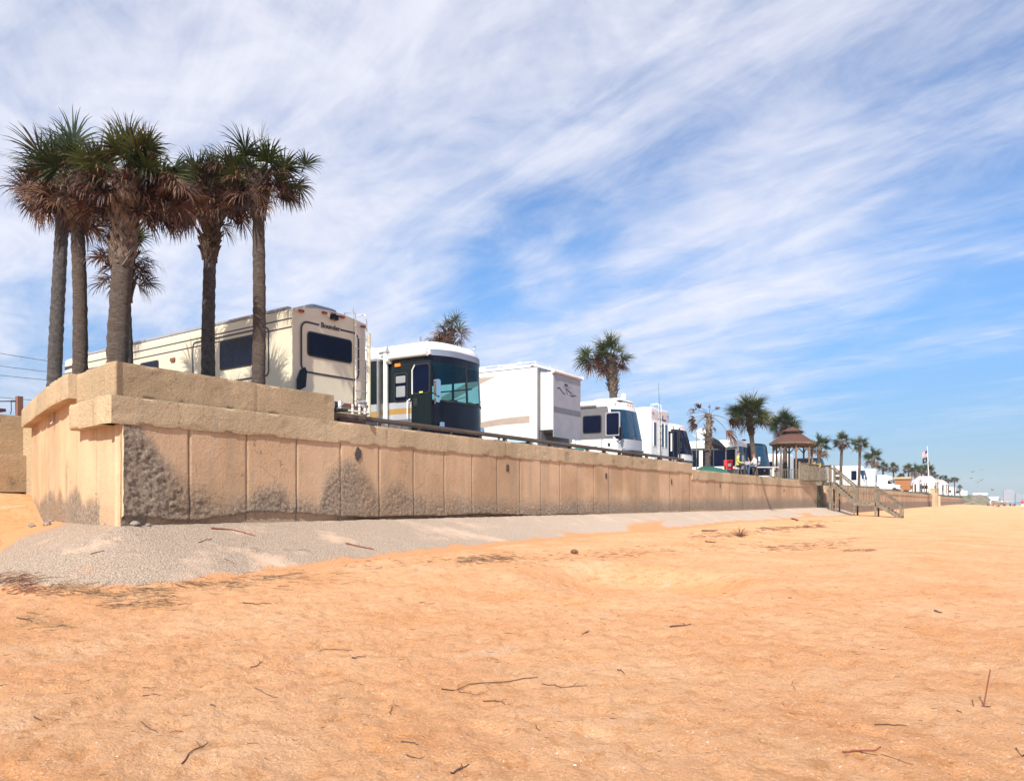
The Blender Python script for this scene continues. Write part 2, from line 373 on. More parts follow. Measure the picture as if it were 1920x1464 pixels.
def apron_material():
    M = mat('apron concrete', (0.48, 0.37, 0.285), 0.95, 0, (0.17, 0.13, 0.10), 44, 1.0, 32, spec=0.2, lo=0.38, hi=0.56)
    t = M.node_tree; L = t.links; b = t.nodes['Principled BSDF']
    old = b.inputs['Base Color'].links[0].from_socket
    tc = t.nodes.new('ShaderNodeTexCoord')
    n = t.nodes.new('ShaderNodeTexNoise'); L.new(tc.outputs['Object'], n.inputs['Vector']); n.inputs['Scale'].default_value = 0.8; n.inputs['Detail'].default_value = 7; n.inputs['Roughness'].default_value = .6
    q = t.nodes.new('ShaderNodeMapRange'); L.new(n.outputs[0], q.inputs[0]); q.inputs[1].default_value = .53; q.inputs[2].default_value = .70; q.inputs[4].default_value = .85
    x = t.nodes.new('ShaderNodeMix'); x.data_type = 'RGBA'; L.new(q.outputs[0], x.inputs['Factor']); L.new(old, x.inputs['A']); x.inputs['B'].default_value = (0.68, 0.47, 0.34, 1)
    n3 = t.nodes.new('ShaderNodeTexNoise'); L.new(tc.outputs['Object'], n3.inputs['Vector']); n3.inputs['Scale'].default_value = 0.13; n3.inputs['Detail'].default_value = 3
    sp = t.nodes.new('ShaderNodeSeparateXYZ'); L.new(tc.outputs['Object'], sp.inputs[0])
    q3 = t.nodes.new('ShaderNodeMapRange'); L.new(sp.outputs[1], q3.inputs[0]); q3.inputs[1].default_value = 9; q3.inputs[2].default_value = 26; q3.inputs[4].default_value = .55
    x2 = t.nodes.new('ShaderNodeMix'); x2.data_type = 'RGBA'; L.new(q3.outputs[0], x2.inputs['Factor']); L.new(x.outputs['Result'], x2.inputs['A']); x2.inputs['B'].default_value = (0.58, 0.47, 0.38, 1)
    at = t.nodes.new('ShaderNodeAttribute'); at.attribute_name = 'sandy'
    n4 = t.nodes.new('ShaderNodeTexNoise'); L.new(tc.outputs['Object'], n4.inputs['Vector']); n4.inputs['Scale'].default_value = 22; n4.inputs['Detail'].default_value = 8; n4.inputs['Roughness'].default_value = .8
    ma = t.nodes.new('ShaderNodeMath'); ma.operation = 'MULTIPLY_ADD'; L.new(n4.outputs[0], ma.inputs[0]); ma.inputs[1].default_value = 1.6; ma.inputs[2].default_value = -.8
    mb_ = t.nodes.new('ShaderNodeMath'); mb_.operation = 'ADD'; L.new(ma.outputs[0], mb_.inputs[0]); L.new(at.outputs['Fac'], mb_.inputs[1])
    q4 = t.nodes.new('ShaderNodeMapRange'); L.new(mb_.outputs[0], q4.inputs[0]); q4.inputs[1].default_value = .35; q4.inputs[2].default_value = .65
    x3 = t.nodes.new('ShaderNodeMix'); x3.data_type = 'RGBA'; L.new(q4.outputs[0], x3.inputs['Factor']); L.new(x2.outputs['Result'], x3.inputs['A']); x3.inputs['B'].default_value = (0.60, 0.295, 0.142, 1)
    L.new(x3.outputs['Result'], b.inputs['Base Color'])
    return M
APR = apron_material()
# apron strip follows the foot of the wall: parameter s along, d outwards
sy = np.concatenate([np.arange(8.25, 24, 0.07), np.arange(24, 79, 0.22)])
dd = np.linspace(-0.1, 5.4, 100)
sg, dg = np.meshgrid(sy, dd, indexing='ij')
ax_ = -DW + dg; ay_ = sg
V1 = np.stack([ax_, ay_, apron_z(ax_, ay_)], -1).reshape(-1, 3); F1 = gridF(len(sy), len(dd))
# corner fan + return
xs = np.arange(-23.2, -8.3, 0.08); ys = np.arange(3.0, 12.0, 0.08)
xg, yg = np.meshgrid(xs, ys, indexing='ij'); zg = apron_z(xg, yg)
V2 = np.stack([xg, yg, zg], -1).reshape(-1, 3); F2 = gridF(len(xs), len(ys))
cen = V2[F2].mean(1); keep = (cen[:, 1] < 8.25) | ((cen[:, 0] < -DW) )
keep &= ~((cen[:, 0] < -13.8) & (cen[:, 1] > np.interp(-cen[:, 0], [13.8, 16.4, 19.6, 23.6], [8.35, 8.9, 10.0, 11.5])))
F2 = F2[keep]
VA = np.concatenate([V1, V2]); dz = VA[:, 2] - sand_z(VA[:, 0], VA[:, 1])
sandy = sst(.16, .0, dz + .10 * (fbm(VA[:, 0] * 1.6, VA[:, 1] * 1.6, 3) - .5)) + .75 * sst(.50, .66, fbm(VA[:, 0] * .55 + 2, VA[:, 1] * .28, 3)) * sst(.55, .15, dz) + .8 * sst(-15.5, -18, VA[:, 0])
npmesh('pavement_apron', VA, np.concatenate([F1, F2 + len(V1)]), APR, kind='structure', attrs={'sandy': np.clip(sandy, 0, 1)})

GRASS = mat('park ground', (0.20, 0.17, 0.11), 0.95, 0, (0.07, 0.09, 0.035), 1.5, 0.3, 20)
mb = MB(); pts = [(-14.0, 8.6), (-14.0, 71.6), (-14.0, 380), (-400, 380), (-400, 14), (-40, 14), (-23.8, 11.9), (-19.8, 10.2), (-16.5, 9.1)]
mb.slab([(x, y) for x, y in pts], (0, 0, 0), (1, 0, 0), (0, 1, 0), (0, 0, 1), TER); o = mb.build('ground', GRASS); o['kind'] = 'structure'
o.location.z = 0.0
SEA = mat('sea water', (0.05, 0.09, 0.12), 0.12, 0, (0.04, 0.08, 0.11), 0.2, 0.25, 1.2)
mb = MB(); mb.face([0, 1, 2, 3]); mb.v = [(-90, -900, -0.62), (6000, -900, -0.62), (6000, 5200, -0.62), (-90, 5200, -0.62)]
o = mb.build('sea', SEA); o['kind'] = 'structure'

# ------------------------------------------------------------------ concrete materials of the wall
def wall_material(name, tan, tan2, grey, dark, pit=0.5):
    M = bpy.data.materials.new(name); M.use_nodes = True; t = M.node_tree; b = t.nodes['Principled BSDF']; L = t.links
    b.inputs['Roughness'].default_value = 0.9; b.inputs['Specular IOR Level'].default_value = 0.2
    tc = t.nodes.new('ShaderNodeTexCoord')
    def nz(sc, det=6, rg=0.6, st=(1, 1, 1)):
        mp = t.nodes.new('ShaderNodeMapping'); L.new(tc.outputs['Object'], mp.inputs[0]); mp.inputs['Scale'].default_value = st
        n = t.nodes.new('ShaderNodeTexNoise'); L.new(mp.outputs[0], n.inputs['Vector']); n.inputs['Scale'].default_value = sc
        n.inputs['Detail'].default_value = det; n.inputs['Roughness'].default_value = rg; return n.outputs['Fac']
    def ramp(v, a, b_, hi=1.0):
        q = t.nodes.new('ShaderNodeMapRange'); L.new(v, q.inputs[0]); q.inputs[1].default_value = a; q.inputs[2].default_value = b_; q.inputs[4].default_value = hi; return q.outputs[0]
    def mix(f, A, B):
        x = t.nodes.new('ShaderNodeMix'); x.data_type = 'RGBA'; L.new(f, x.inputs['Factor'])
        for s, v in (('A', A), ('B', B)):
            if isinstance(v, tuple): x.inputs[s].default_value = (*v, 1)
            else: L.new(v, x.inputs[s])
        return x.outputs['Result']
    def mul(a, b_):
        m = t.nodes.new('ShaderNodeMath'); m.operation = 'MULTIPLY'; L.new(a, m.inputs[0])
        if hasattr(b_, 'links'): L.new(b_, m.inputs[1])
        else: m.inputs[1].default_value = b_
        return m.outputs[0]
    c = mix(ramp(nz(0.9, 5, .6, (1, .6, .8)), .38, .62), tan2, tan)
    c = mix(ramp(nz(3.2, 6, .65, (1, 1, .35)), .55, .80, .6), c, grey)
    c = mix(ramp(nz(38, 4, .75), .60, .70, .75), c, dark)
    c = mix(ramp(nz(21, 4, .7), .60, .72, .35), c, tuple(min(1, v * 1.25) for v in tan))
    tn = t.nodes.new('ShaderNodeAttribute'); tn.attribute_name = 'tone'
    c = mix(ramp(tn.outputs['Fac'], .45, .95, .55), c, tuple(v * .72 for v in tan2)); c = mix(ramp(tn.outputs['Fac'], .4, .05, .45), c, tuple(min(1, v * 1.12) for v in tan))
    at = t.nodes.new('ShaderNodeAttribute'); at.attribute_name = 'rough'
    g = mix(ramp(nz(14, 5, .7), .38, .62), dark, grey)
    dth = t.nodes.new('ShaderNodeMath'); dth.operation = 'MULTIPLY_ADD'; L.new(nz(48, 4, .8), dth.inputs[0]); dth.inputs[1].default_value = 2.2; dth.inputs[2].default_value = -1.1
    dt2 = t.nodes.new('ShaderNodeMath'); dt2.operation = 'ADD'; L.new(dth.outputs[0], dt2.inputs[0]); L.new(at.outputs['Fac'], dt2.inputs[1])
    mn = t.nodes.new('ShaderNodeMath'); mn.operation = 'MULTIPLY'; L.new(dt2.outputs[0], mn.inputs[0]); L.new(ramp(at.outputs['Fac'], 0.0, .25), mn.inputs[1])
    c = mix(ramp(mn.outputs[0], 0.15, 0.75, .92), c, g)
    c = mix(ramp(nz(1.6, 5, .75, (1, 1, .10)), .52, .70, .55), c, grey)
    c = mix(ramp(nz(.45, 3, .6, (1, 1, .4)), .50, .62, .35), c, tuple(v * .62 for v in tan2))
    vo = t.nodes.new('ShaderNodeTexVoronoi'); vo.feature = 'DISTANCE_TO_EDGE'; vo.inputs['Scale'].default_value = 1.3
    wv = t.nodes.new('ShaderNodeTexNoise'); L.new(tc.outputs['Object'], wv.inputs['Vector']); wv.inputs['Scale'].default_value = 5; wv.inputs['Detail'].default_value = 5
    va = t.nodes.new('ShaderNodeVectorMath'); va.operation = 'MULTIPLY_ADD'; L.new(wv.outputs['Color'], va.inputs[0]); va.inputs[1].default_value = (.35, .35, .35); L.new(tc.outputs['Object'], va.inputs[2]); L.new(va.outputs[0], vo.inputs['Vector'])
    ck = mul(ramp(vo.outputs['Distance'], .010, .002), ramp(nz(.7, 2), .52, .60)); c = mix(mul(ck, .75), c, dark)
    jt = t.nodes.new('ShaderNodeAttribute'); jt.attribute_name = 'joint'
    c = mix(ramp(jt.outputs['Fac'], 0.1, 1.0, .8), c, dark)
    L.new(c, b.inputs['Base Color'])
    h1 = nz(32, 5, .75); h2 = nz(11, 5, .7)
    ad = t.nodes.new('ShaderNodeMath'); ad.operation = 'MULTIPLY_ADD'; L.new(h2, ad.inputs[0]); ad.inputs[1].default_value = 1.5; L.new(h1, ad.inputs[2])
    bp = t.nodes.new('ShaderNodeBump'); bp.inputs['Distance'].default_value = 0.03
    q9 = t.nodes.new('ShaderNodeMapRange'); L.new(at.outputs['Fac'], q9.inputs[0]); q9.inputs[3].default_value = pit; q9.inputs[4].default_value = 1.0; L.new(q9.outputs[0], bp.inputs['Strength'])
    L.new(ad.outputs[0], bp.inputs['Height']); L.new(bp.outputs[0], b.inputs['Normal'])
    return M
CPANEL = wall_material('panel concrete', (0.62, 0.425, 0.27), (0.50, 0.325, 0.19), (0.36, 0.295, 0.23), (0.12, 0.092, 0.072), 0.35)
CCAP = wall_material('cap concrete', (0.58, 0.44, 0.285), (0.48, 0.36, 0.225), (0.36, 0.30, 0.22), (0.13, 0.10, 0.075), 1.0)
CPAR = wall_material('parapet concrete', (0.50, 0.37, 0.235), (0.40, 0.30, 0.185), (0.36, 0.29, 0.21), (0.16, 0.12, 0.09), 1.0)
DARK = mat('dark void', (0.03, 0.025, 0.025), 0.8)

def sheet(poly, u0, u1, du, z0f, z1f, nz, disp, mats, name, parent, thick=0.25, attr=True, label=None, cx=None):
    """vertical wall face along polyline `poly` between arc lengths, real displacement outwards, top and bottom returns"""
    P = np.array(poly, float); seg = np.hypot(*np.diff(P, axis=0).T); cum = np.concatenate([[0], np.cumsum(seg)])
    u = np.arange(u0, u1 + du * 0.5, du); u = np.clip(u, u0, u1)
    X_ = np.interp(u, cum, P[:, 0]); Y_ = np.interp(u, cum, P[:, 1])
    nx_ = np.interp(u, (cum[:-1] + cum[1:]) / 2, np.diff(P[:, 1]) / seg); ny_ = np.interp(u, (cum[:-1] + cum[1:]) / 2, -np.diff(P[:, 0]) / seg)
    k = np.hypot(nx_, ny_); nx_ /= k; ny_ /= k
    w = np.linspace(0, 1, nz); ug, wg = np.meshgrid(u, w, indexing='ij')
    z0 = np.array([z0f(a) for a in u])[:, None]; z1 = np.array([z1f(a) for a in u])[:, None]
    zg = z0 + (z1 - z0) * wg
    d, ro, jo = disp(ug, zg, z0, z1)
    # back ring: one row at bottom behind, one at top behind
    xx = X_[:, None] + nx_[:, None] * d; yy = Y_[:, None] + ny_[:, None] * d
    xb = X_ - nx_ * thick; yb = Y_ - ny_ * thick
    if cx is not None: xb = np.minimum(xb, cx)
    rows_x = np.concatenate([xb[:, None], xx, xb[:, None]], 1); rows_y = np.concatenate([yb[:, None], yy, yb[:, None]], 1)
    rows_z = np.concatenate([zg[:, :1], zg, zg[:, -1:]], 1)
    ro = np.concatenate([ro[:, :1], ro, ro[:, -1:]], 1); jo = np.concatenate([jo[:, :1], jo, jo[:, -1:]], 1)
    V = np.stack([rows_x, rows_y, rows_z], -1); nc = V.shape[1]
    F = gridF(len(u), nc, True)[:, ::-1]
    V = V.reshape(-1, 3)
    ends = []
    o = npmesh(name, V, F, mats, smooth=True, attrs={'rough': ro, 'joint': jo, 'tone': vn(np.floor(ug / 1.4) * 3.7 + .5, ug * 0 + 9.3)[:, [0] + list(range(nz)) + [-1]]})
    me = o.data; me.set_sharp_from_angle(angle=R(50))
    # end caps
    e = MB(); n = nc
    for s in (0, len(u) - 1):
        e.v += [tuple(V[s * nc + i]) for i in range(nc)]
    e.face(list(range(nc))); e.face(list(range(nc, 2 * nc))[::-1])
    e2 = e.build('end_face', mats, parent); 
    o.parent = parent
    if label: o['label'] = label
    return o

PANEL = 1.40
# outline of the rough grey crust along the foot of the wall (photo column, row of its upper edge)
RK = [(238, 790), (262, 800), (285, 840), (310, 880), (350, 915), (400, 945), (464, 938), (498, 925), (520, 915), (545, 938), (596, 945), (604, 915), (614, 893), (630, 876), (650, 868), (668, 870), (682, 880), (694, 898), (703, 920), (714, 932), (728, 918), (748, 910), (768, 925), (790, 935), (850, 938), (900, 940), (960, 944), (1000, 945), (1100, 940), (1200, 941), (1300, 940), (1400, 936), (1500, 936)]
rk_y = np.array([onX(a, DW)[1] for a, b in RK]); rk_z = np.array([hgt(b, DW / (ST - (a - 960) / 1450 * CT)) for a, b in RK])
# the undercut lip
UC = [(238, 968), (300, 972), (360, 976), (440, 966), (480, 958), (560, 960), (596, 966), (640, 967), (700, 969), (760, 966), (850, 966), (900, 962), (960, 965), (1000, 966)]
uc_y = np.array([onX(a, DW)[1] for a, b in UC]); uc_z = np.array([hgt(b, DW / (ST - (a - 960) / 1450 * CT)) for a, b in UC])
def disp_long(u, z, z0, z1):
    y = u + CORN[1]
    j = np.abs(((u - 0.0) / PANEL + 0.5) % 1 - 0.5) * PANEL
    wob = 0.012 * (fbm(z * 4, y * 0 + np.round(u / PANEL), 2) - 0.5)
    jo = np.clip(1 - np.abs(j + wob) / 0.035, 0, 1); jo = np.where(u < 0.5, 0, jo)
    pan = np.round(u / PANEL - 0.5)
    d = 0.03 * (vn(pan * 7.1, pan * 0 + 2.0) - 0.5) - 0.022 * jo
    top = np.interp(y, rk_y, rk_z); ro = sst(0.48, -0.30, z - top - 0.30 * (fbm(y * 2.2, z * 2.2, 3) - 0.5)) * (.72 + .28 * sst(14, 9.2, y))
    far = sst(60, 25, y)
    bump = 0.055 * (fbm(y * 12, z * 14, 3) - .3) + 0.030 * fbm(y * 2.0, z * 2.0, 2)
    d = d + ro * ro * (bump * (0.45 + 0.55 * far) + 0.004)
    d = d + 0.004 * (fbm(y * 2, z * 2, 2) - 0.5)
    lip = np.interp(y, uc_y, uc_z) + 0.06 * (fbm(y * 3, y * 0, 3) - 0.5)
    dep = np.interp(y, [8.2, 9, 12, 13.5, 14.5, 23, 26, 28], [0.03, 0.05, 0.03, 0.06, 0.17, 0.17, 0.06, 0.0])
    under = sst(0.02, -0.03, z - lip)
    d = d * (1 - under) - under * dep
    ro = np.maximum(ro * (1 - 0.5 * under), 0.25 * under)
    # grey column at the corner
    col = sst(0.62, 0.40, u + 0.25 * (fbm(z * 3, u * 3, 2) - 0.5)) * sst(2.95, 2.6, z)
    ro = np.maximum(ro, col * (0.55 + .45 * (fbm(y * 3, z * 3, 2) > .5)))
    return d, ro, jo
ROUT = dict(cap_lo=lambda a: 2.92 + 0 * a, cap_hi=lambda a: 3.44)
sea_wall = thing('sea_wall', 'long tan concrete sea wall of upright panels with a crumbling grey foot, under the row of motorhomes', 'sea wall', (0, 0, 0))
LONG = [CORN, (-DW, 90)]
zb = lambda u: float(base_z(u + CORN[1])) - 0.35
sheet(LONG, 0.0, 20.0, 0.028, zb, lambda u: 2.93, 96, disp_long, CPANEL, 'wall_face', sea_wall)
sheet(LONG, 20.0, 31.15, 0.09, zb, lambda u: 2.93, 44, disp_long, CPANEL, 'wall_face', sea_wall)
sheet(LONG, 31.15, 63.45, 0.09, zb, lambda u: 2.63, 44, disp_long, CPANEL, 'wall_face', sea_wall)
def disp_cap(off, amp=0.03, crack=True):
    def f(u, z, z0, z1):
        w = (z - z0) / (z1 - z0)
        n = fbm(u * 2.5, z * 3 + 7, 4)
        chip = sst(0.62, 0.72, fbm(u * 1.7 + 5, z * 2.5, 3))
        d = off + amp * 0.35 * (n - 0.5) - 0.012 * chip - (0.004 + 0.04 * sst(.68, .85, vn(u * 4.3, u * 0 + 3))) * (np.exp(-(w / .03) ** 2) + np.exp(-((1 - w) / .03) ** 2)) * (0.4 + vn(u * 9, u * 0))
        jo = np.zeros_like(u)
        for q in (3.2, 7.5, 9.5, 13.3, 17.4, 22.5, 27.6, 36, 45, 54):
            jo = np.maximum(jo, np.clip(1 - np.abs(u - q - 0.05 * (fbm(z * 4, u * 0 + q, 2) - .5)) / 0.03, 0, 1))
        return d - 0.015 * jo, 0.75 * chip * sst(0.5, 0.6, fbm(u * .5, z * .5, 2)), jo * 0.7
    return f
sheet([(-DW, CORN[1] - 0.23), (-DW, 90)], 0.0, 31.38, 0.07, lambda u: 2.92, lambda u: 3.44, 14, disp_cap(0.035), CCAP, 'wall_cap', sea_wall, thick=0.45)
sheet(LONG, 31.15, 63.45, 0.12, lambda u: 2.60, lambda u: 3.13, 12, disp_cap(0.035), CCAP, 'wall_cap', sea_wall, thick=0.45)
sheet([(-DW - 0.07, CORN[1] - 0.09), (-DW - 0.07, 30)], 0.0, 5.54, 0.05, lambda u: 3.44, lambda u: 4.08, 16, disp_cap(0.0, 0.06), CPAR, 'parapet', sea_wall, thick=0.34)
# sunlit return that curves away round the corner
P = np.array(RET); tt = np.linspace(0, 1, 60)
def smooth_poly(p):
    p = [Vector(q) for q in p]; out = []
    for i in range(len(p) - 1):
        a = p[max(i - 1, 0)]; b = p[i]; c = p[i + 1]; d = p[min(i + 2, len(p) - 1)]
        for k in range(12):
            t = k / 12.0
            out.append(0.5 * ((2 * b) + (c - a) * t + (2 * a - 5 * b + 4 * c - d) * t * t + (3 * b - a - 3 * c + d) * t ** 3))
    out.append(p[-1]); return [(q.x, q.y) for q in out]
RS = smooth_poly(RET)[::-1]          # from the far left end to the corner, so that outwards is towards the beach
RLEN = sum(math.dist(a, b) for a, b in zip(RS[:-1], RS[1:]))
def disp_ret(u, z, z0, z1):
    v = RLEN - u; j = np.abs((v / 1.30 + 0.5) % 1 - 0.5) * 1.30
    jo = np.clip(1 - j / 0.025, 0, 1); jo = np.where(v < 0.5, 0, jo)
    top = 1.55 + 0.5 * fbm(v * 1.1, v * 0, 2); ro = 0.8 * sst(0.35, -0.1, z - top + 0.35 - 0.5 * (fbm(v * 2, z * 1.2, 3) - 0.5)) * np.where(v > 1.2, 1, 0.35)
    col = sst(0.42, 0.15, v + 0.2 * (fbm(z * 3, v * 3, 2) - .5)) * 0.8
    tower = np.exp(-((v - 3.6) / 0.16) ** 2) * sst(2.6, 2.2, z) * .45
    ro = np.maximum(np.maximum(ro, col * .25), tower)
    pan = np.round(v / 1.3 - .5)
    return 0.03 * (vn(pan * 3.3, pan * 0) - 0.5) - 0.018 * jo + 0.015 * ro * fbm(v * 9, z * 9, 2) + 0.05 * col * (.6 + .6 * fbm(z * 4, v * 4, 2)), ro, jo
split = RLEN - 2.2
sheet(RS, 0, RLEN, 0.05, lambda u: 0.5, lambda u: 3.66 if u < split else 3.0, 60, disp_ret, CPANEL, 'wall_face', sea_wall, cx=-13.9, label='sunlit pale face curving away round the left corner')
sheet(RS, split - 0.02, RLEN, 0.05, lambda u: 2.92, lambda u: 3.44, 12, disp_cap(0.24), CCAP, 'wall_cap', sea_wall, thick=0.3, cx=-13.9)
sheet(RS, split, RLEN - 0.02, 0.05, lambda u: 3.44, lambda u: 4.08, 12, disp_cap(0.11), CPAR, 'parapet', sea_wall, thick=0.3, cx=-13.95)
sheet(RS, 0, split, 0.05, lambda u: 3.58, lambda u: 4.08, 12, disp_cap(0.26), CCAP, 'wall_cap', sea_wall, thick=0.3, label='raised cap of the curving return')
# weep holes: dark plates on the face, painted as the shade inside
VOID = mat('weep hole shade', (0.05, 0.04, 0.04), 0.9, 0, (0.10, 0.08, 0.07), 20, .5, 40)
for k, (px, py) in enumerate([(671, 851), (951, 877), (1136, 892), (1259, 903), (1350, 910), (1470, 919)]):
    y = onX(px, DW)[1]; z = hgt(py, DW / (ST - (px - 960) / 1450 * CT)); m = MB()
    s = 0.15 if k == 0 else 0.11
    poly = [(s * (1 + .25 * math.sin(q * 2.3 + k)) * (0.62 if k else .7) * math.cos(q), s * 1.15 * (1 + .2 * math.cos(q * 3 + k)) * math.sin(q)) for q in [i * math.pi / 5 for i in range(10)]] if k in (0, 3, 4) else rr(-s * .7, s * .7, -s, s, 0.02)
    m.slab(poly, (-DW - 0.02, y, z), (0, 1, 0), (0, 0, 1), (1, 0, 0), 0.045); m.build('drain_opening', VOID, sea_wall)
m = MB(); 
# low tiered wall at the far left
tw = thing('retaining_wall', 'low tiered tan retaining wall standing in shade at the far left edge', 'retaining wall', (0, 0, 0))
T1 = [(-24.75, -4), (-24.75, 11.9)]; T2 = [(-24.55, -4), (-24.55, 11.7)]
sheet(T1, 0, 15.9, 0.15, lambda u: 2.84, lambda u: 4.02, 12, disp_cap(0.0), CPAR, 'upper_tier', tw, thick=0.5)
sheet(T2, 0, 15.7, 0.15, lambda u: 1.75, lambda u: 2.84, 12, disp_cap(0.0), CPAR, 'lower_tier', tw, thick=0.5)
sheet(T1, 0, 15.9, 0.15, lambda u: 0.6, lambda u: 1.75, 8, disp_cap(-.05), CPANEL, 'footing', tw, thick=0.5)
# return pieces facing the camera
for (y, z0, z1) in ((11.9, 1.75, 4.02),):
    m = MB(); m.box((-24.75, 11.7, 1.2), (-23.5, 12.1, 4.0)); m.build('end_pier', CPAR, tw)
PIPE = mat('grey conduit', (0.5, 0.42, 0.34), 0.6)
m = MB(); x, y = -18.95, 9.62; m.tube([(x, y, 3.62), (x, y, 3.36), (x - .03, y - .04, 3.30)], 0.024, 8); m.build('drain_pipe', PIPE, sea_wall)
# recess behind the beach stairs and wall beyond them
w2 = thing('sea_wall', 'lower continuation of the sea wall beyond the wooden beach stairs', 'sea wall', (0, 0, 0))
L2 = [(-DW, 71.7), (-DW - 1.0, 72.0), (-DW - 1.0, 75.5), (-DW, 76.0), (-DW, 204)]
def disp2(u, z, z0, z1):
    j = np.abs((u / PANEL + 0.5) % 1 - 0.5) * PANEL
    return -0.02 * np.clip(1 - j / 0.05, 0, 1), 0.9 * sst(1.5, 1.1, z + .4 * (fbm(u, z, 2) - .5)), np.clip(1 - j / 0.06, 0, 1)
sheet(L2, 0, 133, 0.25, lambda u: -0.3, lambda u: 2.55 - u * 0.0022, 14, disp2, CPANEL, 'wall_face', w2)
sheet(L2, 4.9, 133, 0.5, lambda u: 2.5 - u * .0022, lambda u: 3.04 - u * 0.0022, 5, disp_cap(0.08), CCAP, 'wall_cap', w2, thick=.45)
sheet([(-DW, 200), (-DW, 390)], 8.5, 178, 1.0, lambda u: -0.2, lambda u: 1.95, 6, disp2, CPANEL, 'wall_face', w2)
sheet([(-DW, 200), (-DW, 390)], 8.5, 178, 2.0, lambda u: 1.9, lambda u: 2.46, 4, disp_cap(0.1), CCAP, 'wall_cap', w2, thick=.5)
pil = thing('concrete_pillar', 'blocky concrete pillar rising above the far sea wall below the flagpole', 'pillar', (-13.4, 205.5, 0))
m = MB(); m.box((-1.2, -1.6, -0.2), (0.7, 1.9, 4.15)); m.build('block', CPAR, pil)
m = MB(); m.box((-1.3, -1.7, 4.15), (0.8, 2.0, 4.35)); m.box((0.7, .4, -.2), (1.1, 1.5, 2.6)); m.build('coping', CCAP, pil)
# ------------------------------------------------------------------ palms
LEAF = [mat('palm leaf green', (0.030, 0.058, 0.014), 0.42, c2=(0.012, 0.028, 0.008), sc=3, trans=0.15),
        mat('palm leaf olive', (0.065, 0.088, 0.020), 0.45, c2=(0.032, 0.046, 0.012), sc=3, trans=0.18),
        mat('palm leaf yellowing', (0.13, 0.13, 0.035), 0.5, c2=(0.08, 0.085, 0.022), sc=3, trans=0.25),
        mat('palm leaf russet', (0.085, 0.026, 0.014), 0.55, c2=(0.026, 0.010, 0.008), sc=4, trans=0.15),
        mat('palm leaf dry tan', (0.25, 0.135, 0.075), 0.6, c2=(0.12, 0.06, 0.035), sc=4, trans=0.15)]
BARK = mat('palm bark', (0.145, 0.11, 0.09), 0.9, c2=(0.06, 0.044, 0.036), sc=9, bump=1.0, bs=30, stretch=(1, 1, 3.5))
BARKG = mat('palm bark grey', (0.105, 0.095, 0.09), 0.9, c2=(0.045, 0.04, 0.04), sc=10, bump=1.0, bs=34, stretch=(1, 1, 1.2))
BOOT = mat('palm boots', (0.24, 0.185, 0.15), 0.85, c2=(0.07, 0.05, 0.04), sc=7, bump=0.7, bs=25)
BOOTD = mat('palm boots dark', (0.12, 0.085, 0.065), 0.9, c2=(0.04, 0.028, 0.022), sc=7, bump=0.7, bs=25)

def frond(mb, rnd, base, az, el, pet, rad, nl, droop, mi, spread=115, wind=Vector((0, 0, 0)), fold=0.25, fat=1.0):
    """costapalmate fan: stalk, then narrow leaflets joined near the hub and hanging at the tips"""
    d = Vector((math.cos(az) * math.cos(el), math.sin(az) * math.cos(el), math.sin(el)))
    pts = [Vector(base)]
    for k in range(4):
        d = (d + Vector((0, 0, -droop * 0.16)) + wind * 0.12).normalized(); pts.append(pts[-1] + d * (pet / 4))
    mb.tube(pts, [0.022, 0.018, 0.014, 0.012, 0.010], 4, mi if mi < 3 else mi, cap=False)
    hub = pts[-1]
    side = d.cross(Vector((0, 0, 1)));
    if side.length < 0.05: side = Vector((math.cos(az + 1.57), math.sin(az + 1.57), 0))
    side.normalize(); roll = rnd.uniform(-1.1, 1.1); nrm = side.cross(d).normalized()
    side = side * math.cos(roll) + nrm * math.sin(roll); nrm = side.cross(d).normalized()
    for i in range(nl):
        t = (i + 0.5) / nl * 2 - 1; a = R(spread) * t
        L = rad * (1 - 0.33 * abs(t) ** 2) * rnd.uniform(0.82, 1.08)
        h = hub + d * (0.22 * rad * (1 - abs(t)))
        v = (d * math.cos(a) + side * math.sin(a)).normalized()
        v = (v + nrm * (fold * (0.3 + abs(t)) * rnd.uniform(0.1, 1.5)) + Vector((rnd.uniform(-1, 1), rnd.uniform(-1, 1), rnd.uniform(-1, 1))) * .10).normalized()
        wv = v.cross(nrm).normalized()
        p = h.copy(); w0 = [0.010 * fat, 0.024 * fat, 0.019 * fat, 0.012 * fat, 0.002]; L4 = [0.32, 0.26, 0.24, 0.22]
        m2 = mi
        if rnd.random() < 0.14: m2 = min(4, mi + 1)
        prev = (p - wv * w0[0] * rad, p + wv * w0[0] * rad)
        for k in range(4):
            g = droop * (0.06 + 0.22 * k * k * 0.5) * rnd.uniform(0.7, 1.4)
            v = (v + Vector((0, 0, -g)) + wind * (0.10 * k)).normalized()
            q = p + v * (L * L4[k]); ww = wv * (w0[k + 1] * rad * (1.25 if k == 0 else 1.0))
            nx = (q - ww, q + ww); o = len(mb.v)
            mb.v += [tuple(prev[0]), tuple(prev[1]), tuple(nx[1]), tuple(nx[0])]
            mm = m2
            if k == 3 and mi < 3 and rnd.random() < 0.25: mm = 4
            mb.face([o, o + 1, o + 2, o + 3], mm); prev = nx; p = q

